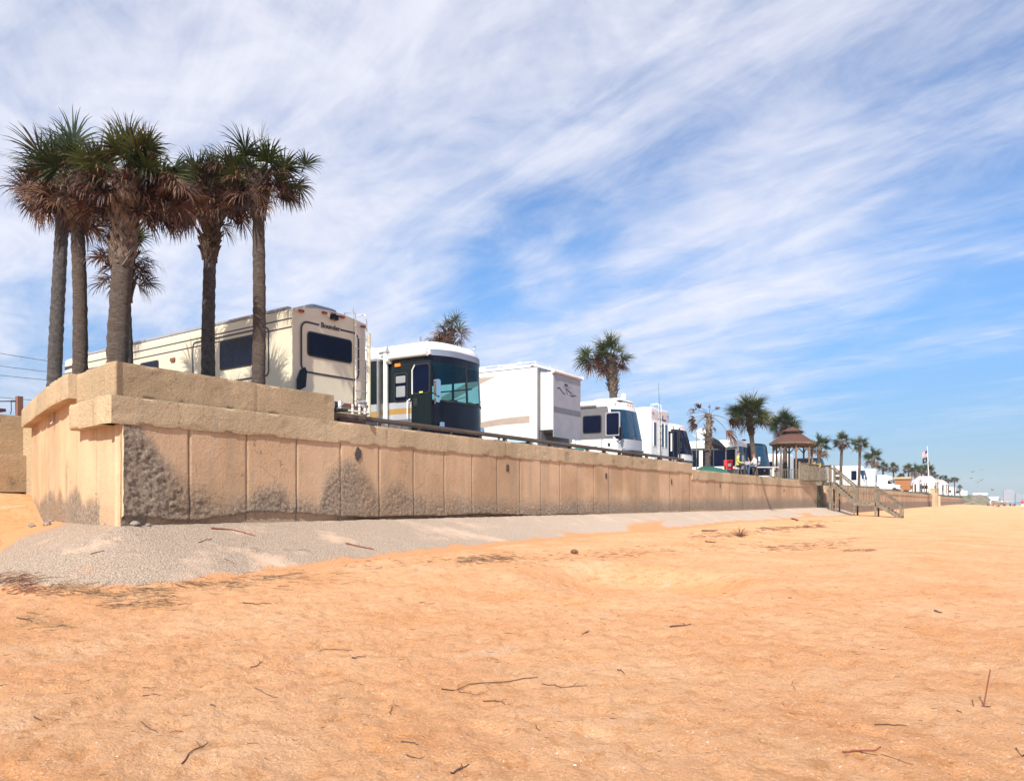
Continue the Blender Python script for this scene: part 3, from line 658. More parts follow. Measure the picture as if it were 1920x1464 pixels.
def palm(name, label, px, base_z_, ytop, Yc, trunk_r, top_off=(0, 0), seed=1, crown=1.3, nf=46, nl=26, green=0.5, bootlen=1.2, boot=BOOT, bark=BARK, wind=(0, 0, 0), clusters=None, flare=1.5, dead=True, group=None, hero=True, bootr=1.0):
    rnd = random.Random(seed); x, y = world(px, Yc)
    root = thing(name, label, 'palm tree', (x, y, base_z_), 0, group)
    ztop = hgt(ytop, Yc) - base_z_; H = ztop - crown * 0.78
    wind = Vector(wind); tx, ty = top_off
    def axis(t): return Vector((tx * t ** 1.6 + 0.03 * math.sin(t * 5 + seed), ty * t ** 1.6 + 0.03 * math.cos(t * 4 + seed), H * t))
    m = MB(); n = 14 if hero else 7; rows = []
    nr = int(H / 0.09) if hero else 10
    for i in range(nr + 1):
        t = i / nr; c = axis(t); ring = []
        rr0 = trunk_r * (1.10 - 0.22 * t + 0.12 * math.exp(-t * 12)) * (1 + (0.035 * math.sin(i * 2.1) + 0.03 * rnd.uniform(-1, 1) if hero else 0))
        for k in range(n):
            a = 2 * math.pi * k / n; q = rr0 * (1 + 0.03 * rnd.uniform(-1, 1)); ring.append((c.x + q * math.cos(a), c.y + q * math.sin(a), c.z))
        rows.append(ring)
    m.grid(rows, closed=True); m.build('trunk', bark, root, smooth='all')
    # old leaf bases, criss-crossed
    m = MB(); t0 = 1 - bootlen / H; nb = int(bootlen * (34 if hero else 12))
    for i in range(nb):
        t = t0 + (1 - t0) * (i + rnd.random() * .5) / nb; a = i * 2.39996 + rnd.uniform(-.2, .2); c = axis(t)
        f = (t - t0) / (1 - t0); r0 = trunk_r * 0.92 * (1 + 0.30 * math.sin(min(1, f * 1.6) * math.pi * .5)) * bootr
        up = rnd.uniform(0.20, 0.34) * (1.0 if hero else 1.3); out = rnd.uniform(0.07, 0.20) * (1 + f * .5) * flare
        da = Vector((math.cos(a), math.sin(a), 0)); ta = Vector((-math.sin(a), math.cos(a), 0))
        for s in ((-1, 1) if hero else (0,)):
            p0 = c + da * r0 * 0.85 + ta * (s * 0.075 * trunk_r / .17) - Vector((0, 0, 0.05)); p1 = c + da * (r0 + out * .35) + ta * (s * 0.03) + Vector((0, 0, up * .5)); p2 = c + da * (r0 + out) - ta * (s * 0.01) + Vector((0, 0, up))
            for (a_, b_, w1, w2) in ((p0, p1, 0.055, 0.038), (p1, p2, 0.038, 0.020)):
                o = len(m.v); th = da * 0.018
                m.v += [tuple(a_ - ta * w1 - th), tuple(a_ + ta * w1 - th), tuple(b_ + ta * w2 - th), tuple(b_ - ta * w2 - th), tuple(a_ - ta * w1 + th), tuple(a_ + ta * w1 + th), tuple(b_ + ta * w2 + th), tuple(b_ - ta * w2 + th)]
                for q in ((3, 2, 1, 0), (4, 5, 6, 7), (0, 1, 5, 4), (1, 2, 6, 5), (2, 3, 7, 6), (3, 0, 4, 7)): m.face([o + z for z in q])
    rows = []
    for i in range(7):
        t = t0 + (1 - t0) * i / 6; c = axis(t); q = trunk_r * (0.9 + 0.34 * math.sin(min(1, i / 4) * 1.57)) * bootr
        rows.append([(c.x + q * math.cos(2 * math.pi * k / 10), c.y + q * math.sin(2 * math.pi * k / 10), c.z) for k in range(10)])
    m.grid(rows, closed=True); m.build('leaf_bases', boot, root)
    top = axis(1.0)
    cg = MB(); cd = MB()
    for i in range(nf):
        u = (i + 0.5) / nf; az = i * 2.39996 + rnd.uniform(-.3, .3)
        el = math.asin(max(-1, min(1, 1 - 1.30 * u + rnd.uniform(-.30, .30))))
        s = crown * rnd.uniform(0.74, 1.14); isg = u < green + rnd.uniform(-.10, .14)
        b = top + Vector((0.05 * math.cos(az), 0.05 * math.sin(az), rnd.uniform(-.25, .1) - 0.35 * u))
        if isg: mi = 0 if rnd.random() < 0.6 else (1 if rnd.random() < .75 else 2)
        else: mi = 3 if rnd.random() < 0.88 else 4
        dr = (0.36 if isg else 0.85) * rnd.uniform(.7, 1.35)
        frond(cg if isg else cd, rnd, b, az, el, s * (0.50 if isg else .48), s * (0.62 if isg else 0.56), nl if isg else int(nl * .85), dr, mi, 118 if isg else 95, wind, 0.22 if isg else 0.5, 1.0 if hero else 2.1)
    if clusters:
        for (dx_, dz_, nn, sc_, kind) in clusters:   # extra tufts hanging off the side seen in the photograph (right of view / up, metres)
            cx = Vector((dx_ * CT, dx_ * ST, dz_))
            for i in range(nn):
                az = rnd.uniform(0, 6.283); el = rnd.uniform(-.9, .9)
                mi = {'g': rnd.choice([0, 0, 1]), 'b': rnd.choice([3, 3, 3, 4])}[kind]
                frond(cg if kind == 'g' else cd, rnd, top + cx + Vector((rnd.uniform(-.2, .2), rnd.uniform(-.2, .2), rnd.uniform(-.15, .15))), az, el, sc_ * .25, sc_ * .7, nl, .5 if kind == 'g' else 1.0, mi, 115, wind, .4)
            # stalk tying the tuft to the crown
            cd.tube([top, top + cx * 0.5 + Vector((0, 0, .08)), top + cx], [0.03, 0.022, 0.015], 5, 3)
    if cg.f: cg.build('crown', LEAF, root)
    if cd.f: cd.build('dead_fronds', LEAF, root)
    return root

G1 = 'tall sabal palms behind the parapet'
palm('palm_tree', 'dark trunked palm, leftmost of the tall group at the wall corner', 103, 3.0, 270, 21.8, 0.185, (0.16, 0.11), 3, 1.40, 46, 28, .42, 1.0, BOOT, BARKG, clusters=[(-.55, -.5, 6, .9, 'b'), (.3, -.9, 3, .8, 'b'), (-.6, .1, 5, 1.0, 'g')], group=G1)
palm('palm_tree', 'palm second from the left, full russet skirt of dead fronds, beside the bowed wall', 148, 3.1, 266, 17.7, 0.155, (-0.03, -0.02), 5, 1.18, 46, 28, .40, .9, BOOT, BARK, clusters=[(-.2, -.3, 6, .9, 'b'), (.35, .1, 5, .9, 'b')], group=G1)
palm('palm_tree', 'thickest and tallest palm, broad criss-crossed leaf bases, right at the parapet corner', 222, 3.1, 247, 15.9, 0.200, (0.13, 0.08), 9, 1.10, 48, 32, .50, 1.9, BOOT, BARK, flare=.70, bootr=0.98, clusters=[(.55, .28, 6, .85, 'g'), (.85, -.15, 8, .85, 'b'), (1.05, -.35, 5, .8, 'b'), (.5, -.1, 5, .8, 'b'), (-.45, -.2, 5, .8, 'b')], group=G1)
palm('palm_tree', 'short shaggy palm crown peeking out behind the thickest trunk', 236, 3.1, 420, 17.6, 0.12, (0.02, 0), 12, 0.78, 44, 24, .30, 1.15, BOOTD, BARKG, flare=.9, group=G1)
palm('palm_tree', 'fourth tall palm in front of the cream motorhome, spiky dark leaf bases', 393, 3.1, 290, 18.5, 0.150, (0.0, 0.0), 15, 1.02, 42, 28, .40, 1.75, BOOTD, BARKG, flare=1.15, clusters=[(-.9, -.35, 8, .9, 'b'), (-.5, .1, 6, .9, 'b'), (-.7, -.7, 4, .8, 'b'), (-.3, .25, 4, .85, 'g')], group=G1)
palm('palm_tree', 'fifth tall palm, rightmost of the group, next to the cream motorhome side window', 482, 3.1, 262, 18.0, 0.145, (0.06, 0.04), 18, 1.02, 40, 28, .50, 1.05, BOOTD, BARK, flare=.8, clusters=[(.8, .15, 5, .75, 'g'), (.55, -.45, 3, .7, 'b'), (-.5, -.75, 4, .75, 'b'), (-.5, -.05, 6, .85, 'b'), (.95, -.15, 1, .6, 'b')], group=G1)

wl = (-CT * .9, -ST * .9, 0)
palm('palm_tree', 'wind-swept straw coloured palm peeking over the green motorcoach roof', 840, 3.1, 588, 36, 0.17, (0, 0), 21, 1.0, 28, 20, .22, 1.2, BOOT, BARK, wind=(CT * -.3, ST * -.3, 0), clusters=[(-.75, -.45, 7, .85, 'b')], group='palms between the motorhomes')
palm('palm_tree', 'lopsided palm with a hanging fan on its left above the grey and white motorhome', 1152, 3.1, 634, 46.5, 0.24, (-.15, -.1), 24, 1.3, 44, 22, .62, 2.3, BOOT, BARK, wind=(CT * -.05, ST * -.05, 0), clusters=[(-1.1, -.05, 9, 1.25, 'g'), (-1.0, -.45, 9, 1.2, 'b')], group='palms between the motorhomes')
palm('palm_tree', 'round full crowned palm leaning left behind the two seated people', 1416, 3.1, 742, 56.5, 0.17, (-.42, -.25), 27, 1.55, 70, 24, .85, 1.7, BOOTD, BARK, group='palms between the motorhomes')
palm('palm_tree', 'bushy palm whose crown rises right behind the gazebo roof', 1472, 3.1, 770, 70, 0.2, (-.1, 0), 30, 1.5, 62, 22, .80, 1.5, BOOT, BARK, clusters=[(1.2, -1.0, 5, 1.1, 'b')], group='palms between the motorhomes')

# battered palm with almost no crown
rnd = random.Random(5); x, y = world(1326, 48.0)
root = thing('palm_tree', 'battered palm with ragged peeling trunk and a few broken brown fronds, beside the dark awning', 'palm tree', (x, y, 3.1), 0, 'palms between the motorhomes')
m = MB(); rows = []
for i in range(40):
    t = i / 39; q = 0.155 * (1.15 - .25 * t + .35 * math.exp(-((t - .55) / .22) ** 2) + .25 * math.exp(-t * 10)); rows.append([(0.12 * t * CT + q * rnd.uniform(.85, 1.12) * math.cos(a), .12 * t * ST + q * rnd.uniform(.85, 1.12) * math.sin(a), 3.75 * t) for a in [2 * math.pi * k / 10 for k in range(10)]])
m.grid(rows, closed=True); m.build('trunk', BARK, root)
m = MB()
for i in range(90):
    t = .38 + .6 * rnd.random(); a = i * 2.4; da = Vector((math.cos(a), math.sin(a), 0)); p = Vector((.12 * t * CT, .12 * t * ST, 3.75 * t)) + da * .17
    q = p + da * rnd.uniform(.08, .2) + Vector((0, 0, rnd.uniform(-.1, .35))); m.bar(p, q, .09, .02)
m.tube([Vector((.12 * t * CT, .12 * t * ST, 3.75 * t)) for t in (.36, .5, .7, .85, 1.0)], .175, 10); m.build('leaf_bases', BOOT, root)
cd = MB(); top = Vector((.1, .06, 3.65))
for (dx_, dz_, L, k) in ((-1, 1.4, 1.1, 3), (-1, .25, 1.2, 4), (-.9, .0, 1.2, 3), (-.7, .7, 1.1, 4), (-.5, 1.2, .9, 3), (-1, .5, 1.1, 4), (1, .35, 1.6, 3), (.9, -.25, 1.8, 3), (.6, -.9, 1.0, 3), (-.35, -.5, 1.0, 4), (-1, -.1, 1.1, 3), (.4, .9, .7, 4), (.1, 1.3, .6, 3)):
    az = math.atan2(ST * dx_, CT * dx_) + rnd.uniform(-.5, .5)
    frond(cd, rnd, top, az, math.atan2(dz_, abs(dx_)), L * .8, L * .55, 16, 1.5, k, 60, Vector((0, 0, 0)), .7, 1.9)
cd.build('dead_fronds', LEAF, root)

# far palms: (column, crown top row, depth, kind)
protos = []
for k, (gr, cr) in enumerate(((.65, 1.3), (.45, 1.2), (.8, 1.25))):
    far = [(1535, 817, 77), (1577, 811, 91), (1611, 817, 100)][k]
    lab = ['small ragged palm beside the gazebo with a pale wrapped trunk', 'slim palm standing above the white coach, left one of a pair', 'slim greener palm above the white coach, right one of a pair'][k]
    protos.append(palm('palm_tree', lab, far[0], 3.1, far[1], far[2], .17, (.05, .02), 40 + k, cr * (1.0 if k else .95), 34, 14, gr, 1.2, BOOT, BARK, hero=False, group='palms further along the shore'))
for k, (px, py, Yc, kind, s, lab) in enumerate([
    (1636, 841, 125, 0, 1.15, 'bushy palm right of the slim pair, above the white coach roof'),
    (1656, 866, 150, 1, .95, 'brownish palm standing over the white camper van'),
    (1676, 868, 160, 1, .95, 'palm with one upright spike frond left of the orange cabin'),
    (1690, 886, 190, 2, .7, 'very small palm between the camper van and the orange cabin'),
    (1703, 870, 175, 1, 1.05, 'palm directly above the orange cabin roof'),
    (1716, 871, 180, 0, 1.05, 'palm above the left end of the pavilion roof'),
    (1728, 873, 185, 1, .95, 'palm above the middle of the pavilion roof'),
    (1741, 868, 190, 0, 1.1, 'palm just behind the flagpole'),
    (1752, 884, 200, 1, .9, 'low palm right of the flagpole'),
    (1768, 890, 230, 2, 1.0, 'green palm right of the pavilion'),
    (1778, 896, 250, 2, .9, 'small palm in front of the farthest white trailers'),
    (1790, 893, 270, 2, 1.1, 'last dark green palm before the dunes'),
    (1800, 909, 300, 1, .9, 'tiny palm at the end of the trailer park')]):
    x, y = world(px, Yc); src = protos[kind]; h0 = [hgt(817, 77), hgt(811, 91), hgt(817, 100)][kind] - 3.1
    zt = hgt(py, Yc) - 3.1
    dup(src, (x, y, 3.1), k * 1.3, lab, (s * 1.05, s * 1.05, zt / h0))
m = MB(); 
# ------------------------------------------------------------------ motorhomes
WHITE = mat('gelcoat white', (0.80, 0.80, 0.79), 0.28, c2=(0.74, 0.74, 0.73), sc=1.2, coat=0.4)
CREAM = mat('gelcoat cream', (0.66, 0.60, 0.45), 0.35, c2=(0.61, 0.55, 0.41), sc=1.0, coat=0.3)
CREAMD = mat('cream skirt', (0.50, 0.44, 0.33), 0.4, sc=1.0)
GLASS = mat('dark tinted glass', (0.004, 0.008, 0.030), 0.06, c2=(0.003, 0.005, 0.018), sc=1, spec=0.14)
GLASSB = mat('blue reflecting glass', (0.008, 0.045, 0.085), 0.04, c2=(0.004, 0.02, 0.05), sc=1.2, spec=1.0)
RUBBER = mat('black rubber', (0.02, 0.02, 0.02), 0.6)
BLACKP = mat('black paint', (0.004, 0.005, 0.014), 0.30, c2=(0.003, 0.004, 0.010), coat=0.1, spec=.25)
GREEN = mat('dark green paint', (0.008, 0.015, 0.019), 0.28, c2=(0.006, 0.012, 0.016), coat=0.2, spec=.3)
SILVER = mat('silver paint', (0.50, 0.51, 0.56), 0.3, m=0.2, sc=2)
GOLD = mat('gold stripe', (0.40, 0.24, 0.08), 0.35, sc=2)
GREY = mat('warm grey paint', (0.16, 0.155, 0.17), 0.35, sc=2)
GREYL = mat('mid grey paint and shade', (0.33, 0.33, 0.37), 0.35, sc=2)
TAUPE = mat('taupe stripe', (0.42, 0.33, 0.28), 0.4, sc=2)
TEAL = mat('teal stripe', (0.05, 0.20, 0.20), 0.35, sc=2)
CHROME = mat('chrome', (0.80, 0.80, 0.82), 0.08, m=1.0, sc=2)
ALU = mat('aluminium', (0.62, 0.62, 0.63), 0.32, m=0.85, sc=4)
WTUBE = mat('white enamel', (0.80, 0.80, 0.78), 0.35)
AMBER = mat('amber lens', (0.80, 0.25, 0.04), 0.25)
RED = mat('red lens', (0.32, 0.02, 0.02), 0.25)
TIRE = mat('tyre', (0.025, 0.025, 0.025), 0.85)
MAROON = mat('reddish undertray', (0.20, 0.075, 0.05), 0.5)
PLAST = mat('grey roof plastic', (0.34, 0.35, 0.36), 0.5, sc=6)
INK = mat('dark lettering', (0.03, 0.025, 0.05), 0.4)
CURT = mat('pale curtain', (0.55, 0.52, 0.47), 0.8)

def clearglass():
    M = bpy.data.materials.new('windscreen glass'); M.use_nodes = True; t = M.node_tree; b = t.nodes['Principled BSDF']
    b.inputs['Base Color'].default_value = (0.0, 0.03, 0.06, 1); b.inputs['Roughness'].default_value = 0.03; b.inputs['Specular IOR Level'].default_value = 0.8
    tr = t.nodes.new('ShaderNodeBsdfTransparent'); tr.inputs[0].default_value = (0.16, 0.44, 0.50, 1)
    ms = t.nodes.new('ShaderNodeMixShader'); lw = t.nodes.new('ShaderNodeLayerWeight'); lw.inputs[0].default_value = 0.35
    q = t.nodes.new('ShaderNodeMapRange'); t.links.new(lw.outputs['Fresnel'], q.inputs[0]); q.inputs[3].default_value = 0.70; q.inputs[4].default_value = 0.10
    t.links.new(q.outputs[0], ms.inputs[0]); t.links.new(b.outputs[0], ms.inputs[1]); t.links.new(tr.outputs[0], ms.inputs[2]); t.links.new(ms.outputs[0], t.nodes['Material Output'].inputs[0]); return M
CLEAR = clearglass()

class RV:
    """local frame: x = 0 at the end that faces the beach, body runs to -L; y = 0 is the side towards the camera; z up from the ground"""
    def __init__(s, label, cat, D, px, W_, L, H, rot=0.0, group='motorhomes parked nose to tail along the sea wall', name='motorhome', y=None):
        x, yy = onX(px, D); s.W, s.L, s.H = W_, L, H
        s.root = thing(name, label, cat, (x, y or yy, TER), rot, group)
        s.bulge = 0.3; s.p = 4; s.f = lambda z: 0.0
    def nose(s, t, z, off=0.0): return s.f(z) + off - s.bulge * abs(t) ** s.p, s.W / 2 * (1 + t)
    def body(s, levels, mats, fn, z0=0.5, xs=None, nt=22, round_top=0.22, skip=None, name='body'):
        m = MB(); xs = sorted(xs or [-s.L, -s.L * .75, -s.L * .5, -s.L * .25, -1.2]); rows = []; info = []
        for z in levels:
            e = max(0, z - (s.H - round_top)) / round_top; i = round_top * (1 - math.sqrt(max(0, 1 - e * e))) if e > 0 else 0
            i *= 0.8
            ring = []; inf = []
            for x in xs: ring.append((x + (i if x == xs[0] else 0), i, z)); inf.append(('side', x))
            for k in range(nt + 1):
                t = -1 + 2 * k / nt; fx, fy = s.nose(t, z); ring.append((fx - i * (1 - 0.0 * abs(t)), max(i, min(s.W - i, fy)), z)); inf.append(('front', t))
            for x in reversed(xs): ring.append((x + (i if x == xs[0] else 0), s.W - i, z)); inf.append(('far', x))
            rows.append(ring); info.append(inf)
        n = len(rows[0]); o = len(m.v)
        for r in rows: m.v += r
        for a in range(len(rows) - 1):
            zm = (levels[a] + levels[a + 1]) / 2
            for k in range(n):
                j = (k + 1) % n; tg = info[0][k]; t2 = info[0][j]
                seg = tg[0] if tg[0] == t2[0] else ('front' if 'front' in (tg[0], t2[0]) and False else ('side' if tg[0] == 'side' and t2[0] == 'front' else ('far' if tg[0] == 'front' else 'rear')))
                mi = fn(seg, (tg[1] + t2[1]) / 2 if seg in ('front',) or tg[0] == t2[0] else tg[1], zm)
                if mi is None: continue
                m.face([o + a * n + k, o + a * n + j, o + (a + 1) * n + j, o + (a + 1) * n + k], mi)
        m.face([o + k for k in range(n)][::-1], fn('under', 0, levels[0])); m.face([o + (len(rows) - 1) * n + k for k in range(n)], fn('roof', 0, s.H))
        s.b = m.build(name, mats, s.root, smooth=True); return s.b
    def patch(s, name, t0, t1, z0, z1, off, mt, nt=16, nz=6, parent=None, slope=0.0, label=None):
        m = MB(); rows = []
        for a in range(nz + 1):
            z = z0 + (z1 - z0) * a / nz; row = []
            for k in range(nt + 1):
                t = t0 + (t1 - t0) * k / nt; fx, fy = s.nose(t, z, off); row.append((fx, fy - (off if t < -.97 else 0) + (off if t > .97 else 0), z + slope * (t * t)))
            rows.append(row)
        m.grid(rows)
        # turn the rim back to the body so that it has thickness
        rim = [(0, k) for k in range(nt + 1)] + [(a, nt) for a in range(1, nz + 1)] + [(nz, k) for k in range(nt - 1, -1, -1)] + [(a, 0) for a in range(nz - 1, 0, -1)]
        o = len(m.v); nc = nt + 1
        for (a, k) in rim: x, y, z = rows[a][k]; m.v.append((x - off - 0.03, y, z))
        for i in range(len(rim)):
            j = (i + 1) % len(rim); A = rim[i][0] * nc + rim[i][1]; B = rim[j][0] * nc + rim[j][1]; m.face([A, o + i, o + j, B])
        return m.build(name, mt, parent or s.root, smooth=True, label=label)
    def side(s, name, x0, x1, z0, z1, r, glass=None, frame=None, fw=0.04, parent=None, poly=None, y=0.0, d=0.02):
        """rounded panel on the near side: frame with the pane as its child"""
        glass = glass or GLASS; frame = frame or RUBBER; P = poly or rr(x0, x1, z0, z1, r)
        m = MB(); m.slab(P, (0, y + 0.01, 0), (1, 0, 0), (0, 0, 1), (0, -1, 0), 0.01 + d); o = m.build(name, frame, parent or s.root)
        cx = sum(a for a, b in P) / len(P); cz = sum(b for a, b in P) / len(P)
        Q = [(cx + (a - cx) * (1 - 2 * fw / (x1 - x0)), cz + (b - cz) * (1 - 2 * fw / (z1 - z0))) for a, b in P]
        m = MB(); m.slab(Q, (0, y - d - 0.001, 0), (1, 0, 0), (0, 0, 1), (0, -1, 0), 0.005); m.build('pane', glass, o); return o
    def end(s, name, y0, y1, z0, z1, r, glass=None, frame=None, fw=0.04, x=0.0, d=0.02, parent=None):
        P = rr(y0, y1, z0, z1, r); m = MB(); m.slab(P, (x - 0.03, 0, 0), (0, 1, 0), (0, 0, 1), (1, 0, 0), 0.03 + d); o = m.build(name, frame or RUBBER, parent or s.root)
        m = MB(); m.slab(rr(y0 + fw, y1 - fw, z0 + fw, z1 - fw, max(.01, r - fw)), (x + d + 0.001, 0, 0), (0, 1, 0), (0, 0, 1), (1, 0, 0), 0.006); m.build('pane', glass or GLASS, o); return o
    def decal(s, mb, poly, mi, y=0.0, d=0.004): mb.slab(poly, (0, y, 0), (1, 0, 0), (0, 0, 1), (0, -1, 0), d, mi)
    def wheels(s, xs, r=0.48):
        for x in xs:
            for yy in (0.14, s.W - 0.14):
                m = MB(); m.tube([(x, yy - .13, r), (x, yy + .13, r)], r, 22); m.tube([(x, yy - .14, r), (x, yy - .12, r)], r * .8, 22); w = m.build('wheel', TIRE, s.root, smooth=True)
                m = MB(); sg = -1 if yy < 1 else 1; m.tube([(x, yy + sg * .145, r), (x, yy + sg * .10, r)], r * .58, 16); m.build('rim', ALU, w, smooth=True)
    def roofbox(s, name, x0, x1, y0, y1, h, mt, taper=0.12, sharp=False, parent=None, z=None):
        z = s.H - 0.01 if z is None else z; m = MB(); rows = []
        for (k, zz, i) in ((0, 0, 0), (1, h * .5, taper * .3), (2, h * .85, taper * .7), (3, h, taper * 1.3)):
            rows.append([(a, b, z + zz) for a, b in rr(x0 + i, x1 - i, y0 + i, y1 - i, 0.10, 3)])
        m.grid(rows, closed=True); m.face(list(range(len(m.v) - len(rows[0]), len(m.v)))); return m.build(name, mt, parent or s.root, smooth=True)
    def mirror(s, x, y, z, mt=None, h=.42, arm=.35, sd=-1):
        m = MB(); m.slab(rr(-.11, .11, 0, h, .06), (x + arm, y + sd * .10, z), (0, 1, 0), (0, 0, 1), (1, 0, 0), .10); m.tube([(x - .02, y + .02, z - .25), (x + arm * .7, y + sd * .05, z - .22), (x + arm, y + sd * .10, z - .02)], .022, 6)
        m.slab(rr(-.09, .09, -.20, -.04, .04), (x + arm, y + sd * .10, z), (0, 1, 0), (0, 0, 1), (1, 0, 0), .08)
        return m.build('mirror', mt or CHROME, s.root, smooth=True)
    def ladder(s, y0, y1, z0, z1, x=0.10, top=True, n=8, mt=None):
        m = MB()
        for y in (y0, y1):
            pts = [(x, y, z0), (x, y, z1)]
            if top: pts += [(x - .02, y, z1 + .22), (x - .12, y, z1 + .30), (x - .45, y, z1 + .28), (x - .5, y, z1)]
            m.tube(pts, 0.016, 6)
            for z in (z0 + .2, (z0 + z1) / 2, z1 - .1): m.tube([(x, y, z), (x - .12, y, z)], .01, 5)
        o = m.build('ladder', mt or WTUBE, s.root, smooth=True)
        for k in range(n):
            z = z0 + (z1 - z0) * (k + .5) / n; m = MB(); m.tube([(x + .005, y0 - .02, z), (x + .005, y1 + .02, z)], .013, 6); m.build('rung', ALU, o, smooth=True)
        return o
    def lights(s, spots, mt, x=None, w=.10):
        for (t, z) in spots:
            fx, fy = s.nose(t, z); m = MB(); m.box((fx - .03, fy - w / 2, z - .02), (fx + .035, fy + w / 2, z + .025)); m.build('marker_light', mt, s.root)
    def wipers(s, z, z2, ts=(-.45, .45)):
        for t in ts:
            a = s.nose(t, z, .05); b = s.nose(t + .42, z2, .035); m = MB(); m.tube([(a[0], a[1], z), (b[0], b[1], z2)], .012, 5); m.build('wiper', RUBBER, s.root)

def lettering(txt, parent, origin, U, V, size, mt, name='lettering', shear=0.0, ext=0.004):
    c = bpy.data.curves.new(name, 'FONT'); c.body = txt; c.size = size; c.extrude = ext; c.shear = shear; c.resolution_u = 3; c.offset = size * .018
    t = bpy.data.objects.new('tmp', c); COL.objects.link(t); dg = bpy.context.evaluated_depsgraph_get()
    me = bpy.data.meshes.new_from_object(t.evaluated_get(dg)); bpy.data.objects.remove(t)
    U = Vector(U); V = Vector(V); Nn = U.cross(V); M = Matrix((U, V, Nn)).transposed().to_4x4(); M.translation = Vector(origin); me.transform(M)
    me.materials.clear(); me.materials.append(mt)
    o = bpy.data.objects.new(name, me); COL.objects.link(o); o.parent = parent; return o

# --- 1 cream motorhome, tail to the beach
a = RV('long cream motorhome, tail to the beach, with palm shadows along its side', 'motorhome', 15.05, 552, 2.5, 12.4, 3.3, R(-3.8))
a.bulge = 0.10; a.p = 8; a.f = lambda z: 0.0 if z > 1.0 else 0.05
def fb(seg, u, z):
    if seg == 'under': return 2
    if seg == 'roof': return 0
    if z > 3.02: return 0
    if 2.98 < z < 3.02 and seg in ('side', 'far'): return 1
    if 2.76 < z < 2.80 and seg in ('side', 'far'): return 1
    if z < 0.9: return 2
    return 0
a.body([.62, .9, 1.3, 1.75, 2.2, 2.6, 2.76, 2.80, 2.9, 2.98, 3.02, 3.1, 3.16, 3.22, 3.27, 3.3], [CREAM, INK, CREAMD], fb, xs=[-12.4, -11.9, -11, -9, -7, -5, -3, -1.2], round_top=.16)
def framestripe(x0, x1, z0, z1, r, w, plane, gap=None):
    """thin dark line running round a rounded rectangle"""
    m = MB(); A = rr(x0, x1, z0, z1, r, 6); B = rr(x0 + w, x1 - w, z0 + w, z1 - w, max(.02, r - w), 6); n = len(A)
    for i in range(n):
        j = (i + 1) % n; mx_ = (A[i][0] + A[j][0]) / 2; mz = (A[i][1] + A[j][1]) / 2
        segs = [(A[i], A[j], B[j], B[i])]
        if gap and abs(A[i][0] - A[j][0]) > .5 and mz > (z0 + z1) / 2:
            f = lambda P, Q, t: (P[0] + (Q[0] - P[0]) * t, P[1] + (Q[1] - P[1]) * t)
            ta = (gap[1] - A[i][0]) / (A[j][0] - A[i][0]); tb = (gap[0] - A[i][0]) / (A[j][0] - A[i][0])
            segs = [(A[i], f(A[i], A[j], ta), f(B[i], B[j], ta), B[i]), (f(A[i], A[j], tb), A[j], B[j], f(B[i], B[j], tb))]
        for sg in segs:
            if plane == 'end': m.slab(list(sg), (0.0, 0, 0), (0, 1, 0), (0, 0, 1), (1, 0, 0), 0.012)
            else: m.slab(list(sg), (0, 0, 0), (1, 0, 0), (0, 0, 1), (0, -1, 0), 0.012)
    return m
# raised tail moulding and its window
framestripe(.19, 2.17, 1.66, 2.98, .22, .045, 'end', gap=(.78, 1.50)).build('pinstripe', INK, a.root)
a.end('window', .40, 1.90, 2.10, 2.74, .10, frame=RUBBER, x=.0)
lettering('Bounder', a.root, (.012, .84, 2.91), (0, 1, 0), (0, 0, 1), .185, INK)
framestripe(-4.55, -1.02, 1.62, 2.92, .16, .045, 'side').build('pinstripe', INK, a.root)
a.side('window', -3.2, -1.72, 1.98, 2.78, .08)
a.side('window', -7.4, -6.35, 2.05, 2.62, .08); a.side('window', -12.0, -8.6, 1.95, 2.62, .08)
m = MB(); m.slab([(-12.4, 3.02), (-11.4, 3.02), (-11.0, 3.10), (-11.2, 2.98), (-12.4, 2.9)], (0, 0, 0), (1, 0, 0), (0, 0, 1), (0, -1, 0), .01); m.build('pinstripe', INK, a.root)
for x in (-5.55,): m = MB(); m.box((x - .11, -.05, 2.48), (x + .11, 0, 2.58)); m.build('side_light', MAROON, a.root)
u = a.roofbox('air_conditioner', -1.75, -.25, .75, 1.75, .30, PLAST, .10); m = MB(); m.slab(rr(.86, 1.64, 3.37, 3.53, .04), (-.33, 0, 0), (0, 1, 0), (0, 0, 1), (1, 0, 0), .02); m.build('grille', BLACKP, u)
for k in range(3): m = MB(); m.slab(rr(-1.55 + k * .42, -1.2 + k * .42, 3.36, 3.52, .03), (0, .78, 0), (1, 0, 0), (0, .25, 1), (0, -1, 0), .02); m.build('vent', GREYL, u)
u = a.roofbox('air_conditioner', -7.3, -6.1, .6, 1.6, .22, PLAST, .1)
m = MB(); m.slab(rr(-7.1, -6.4, 3.34, 3.46, .03), (0, .62, 0), (1, 0, 0), (0, .25, 1), (0, -1, 0), .02); m.build('vent', GREYL, u)
m = MB(); m.tube([(-9.9, .5, 3.28), (-9.9, .5, 3.42), (-9.4, .6, 3.45)], .012, 5); m.build('antenna', WTUBE, a.root)
m = MB(); m.tube([(-4.9, .6, 3.28), (-4.9, .6, 3.40)], .06, 8); m.build('vent_pipe', BLACKP, a.root)
m = MB(); m.box((-11.8, .02, 3.27), (-.3, .14, 3.33)); m.build('awning_rail', GREYL, a.root)
m = MB(); m.slab([(.06, 3.18)] + [(.06 + 2.38 * q / 12, 3.27 + .13 * math.sin(math.pi * q / 12)) for q in range(13)] + [(2.44, 3.18)], (-12.2, 0, 0), (0, 1, 0), (0, 0, 1), (1, 0, 0), 12.19); m.build('roof', CREAM, a.root, smooth=True)
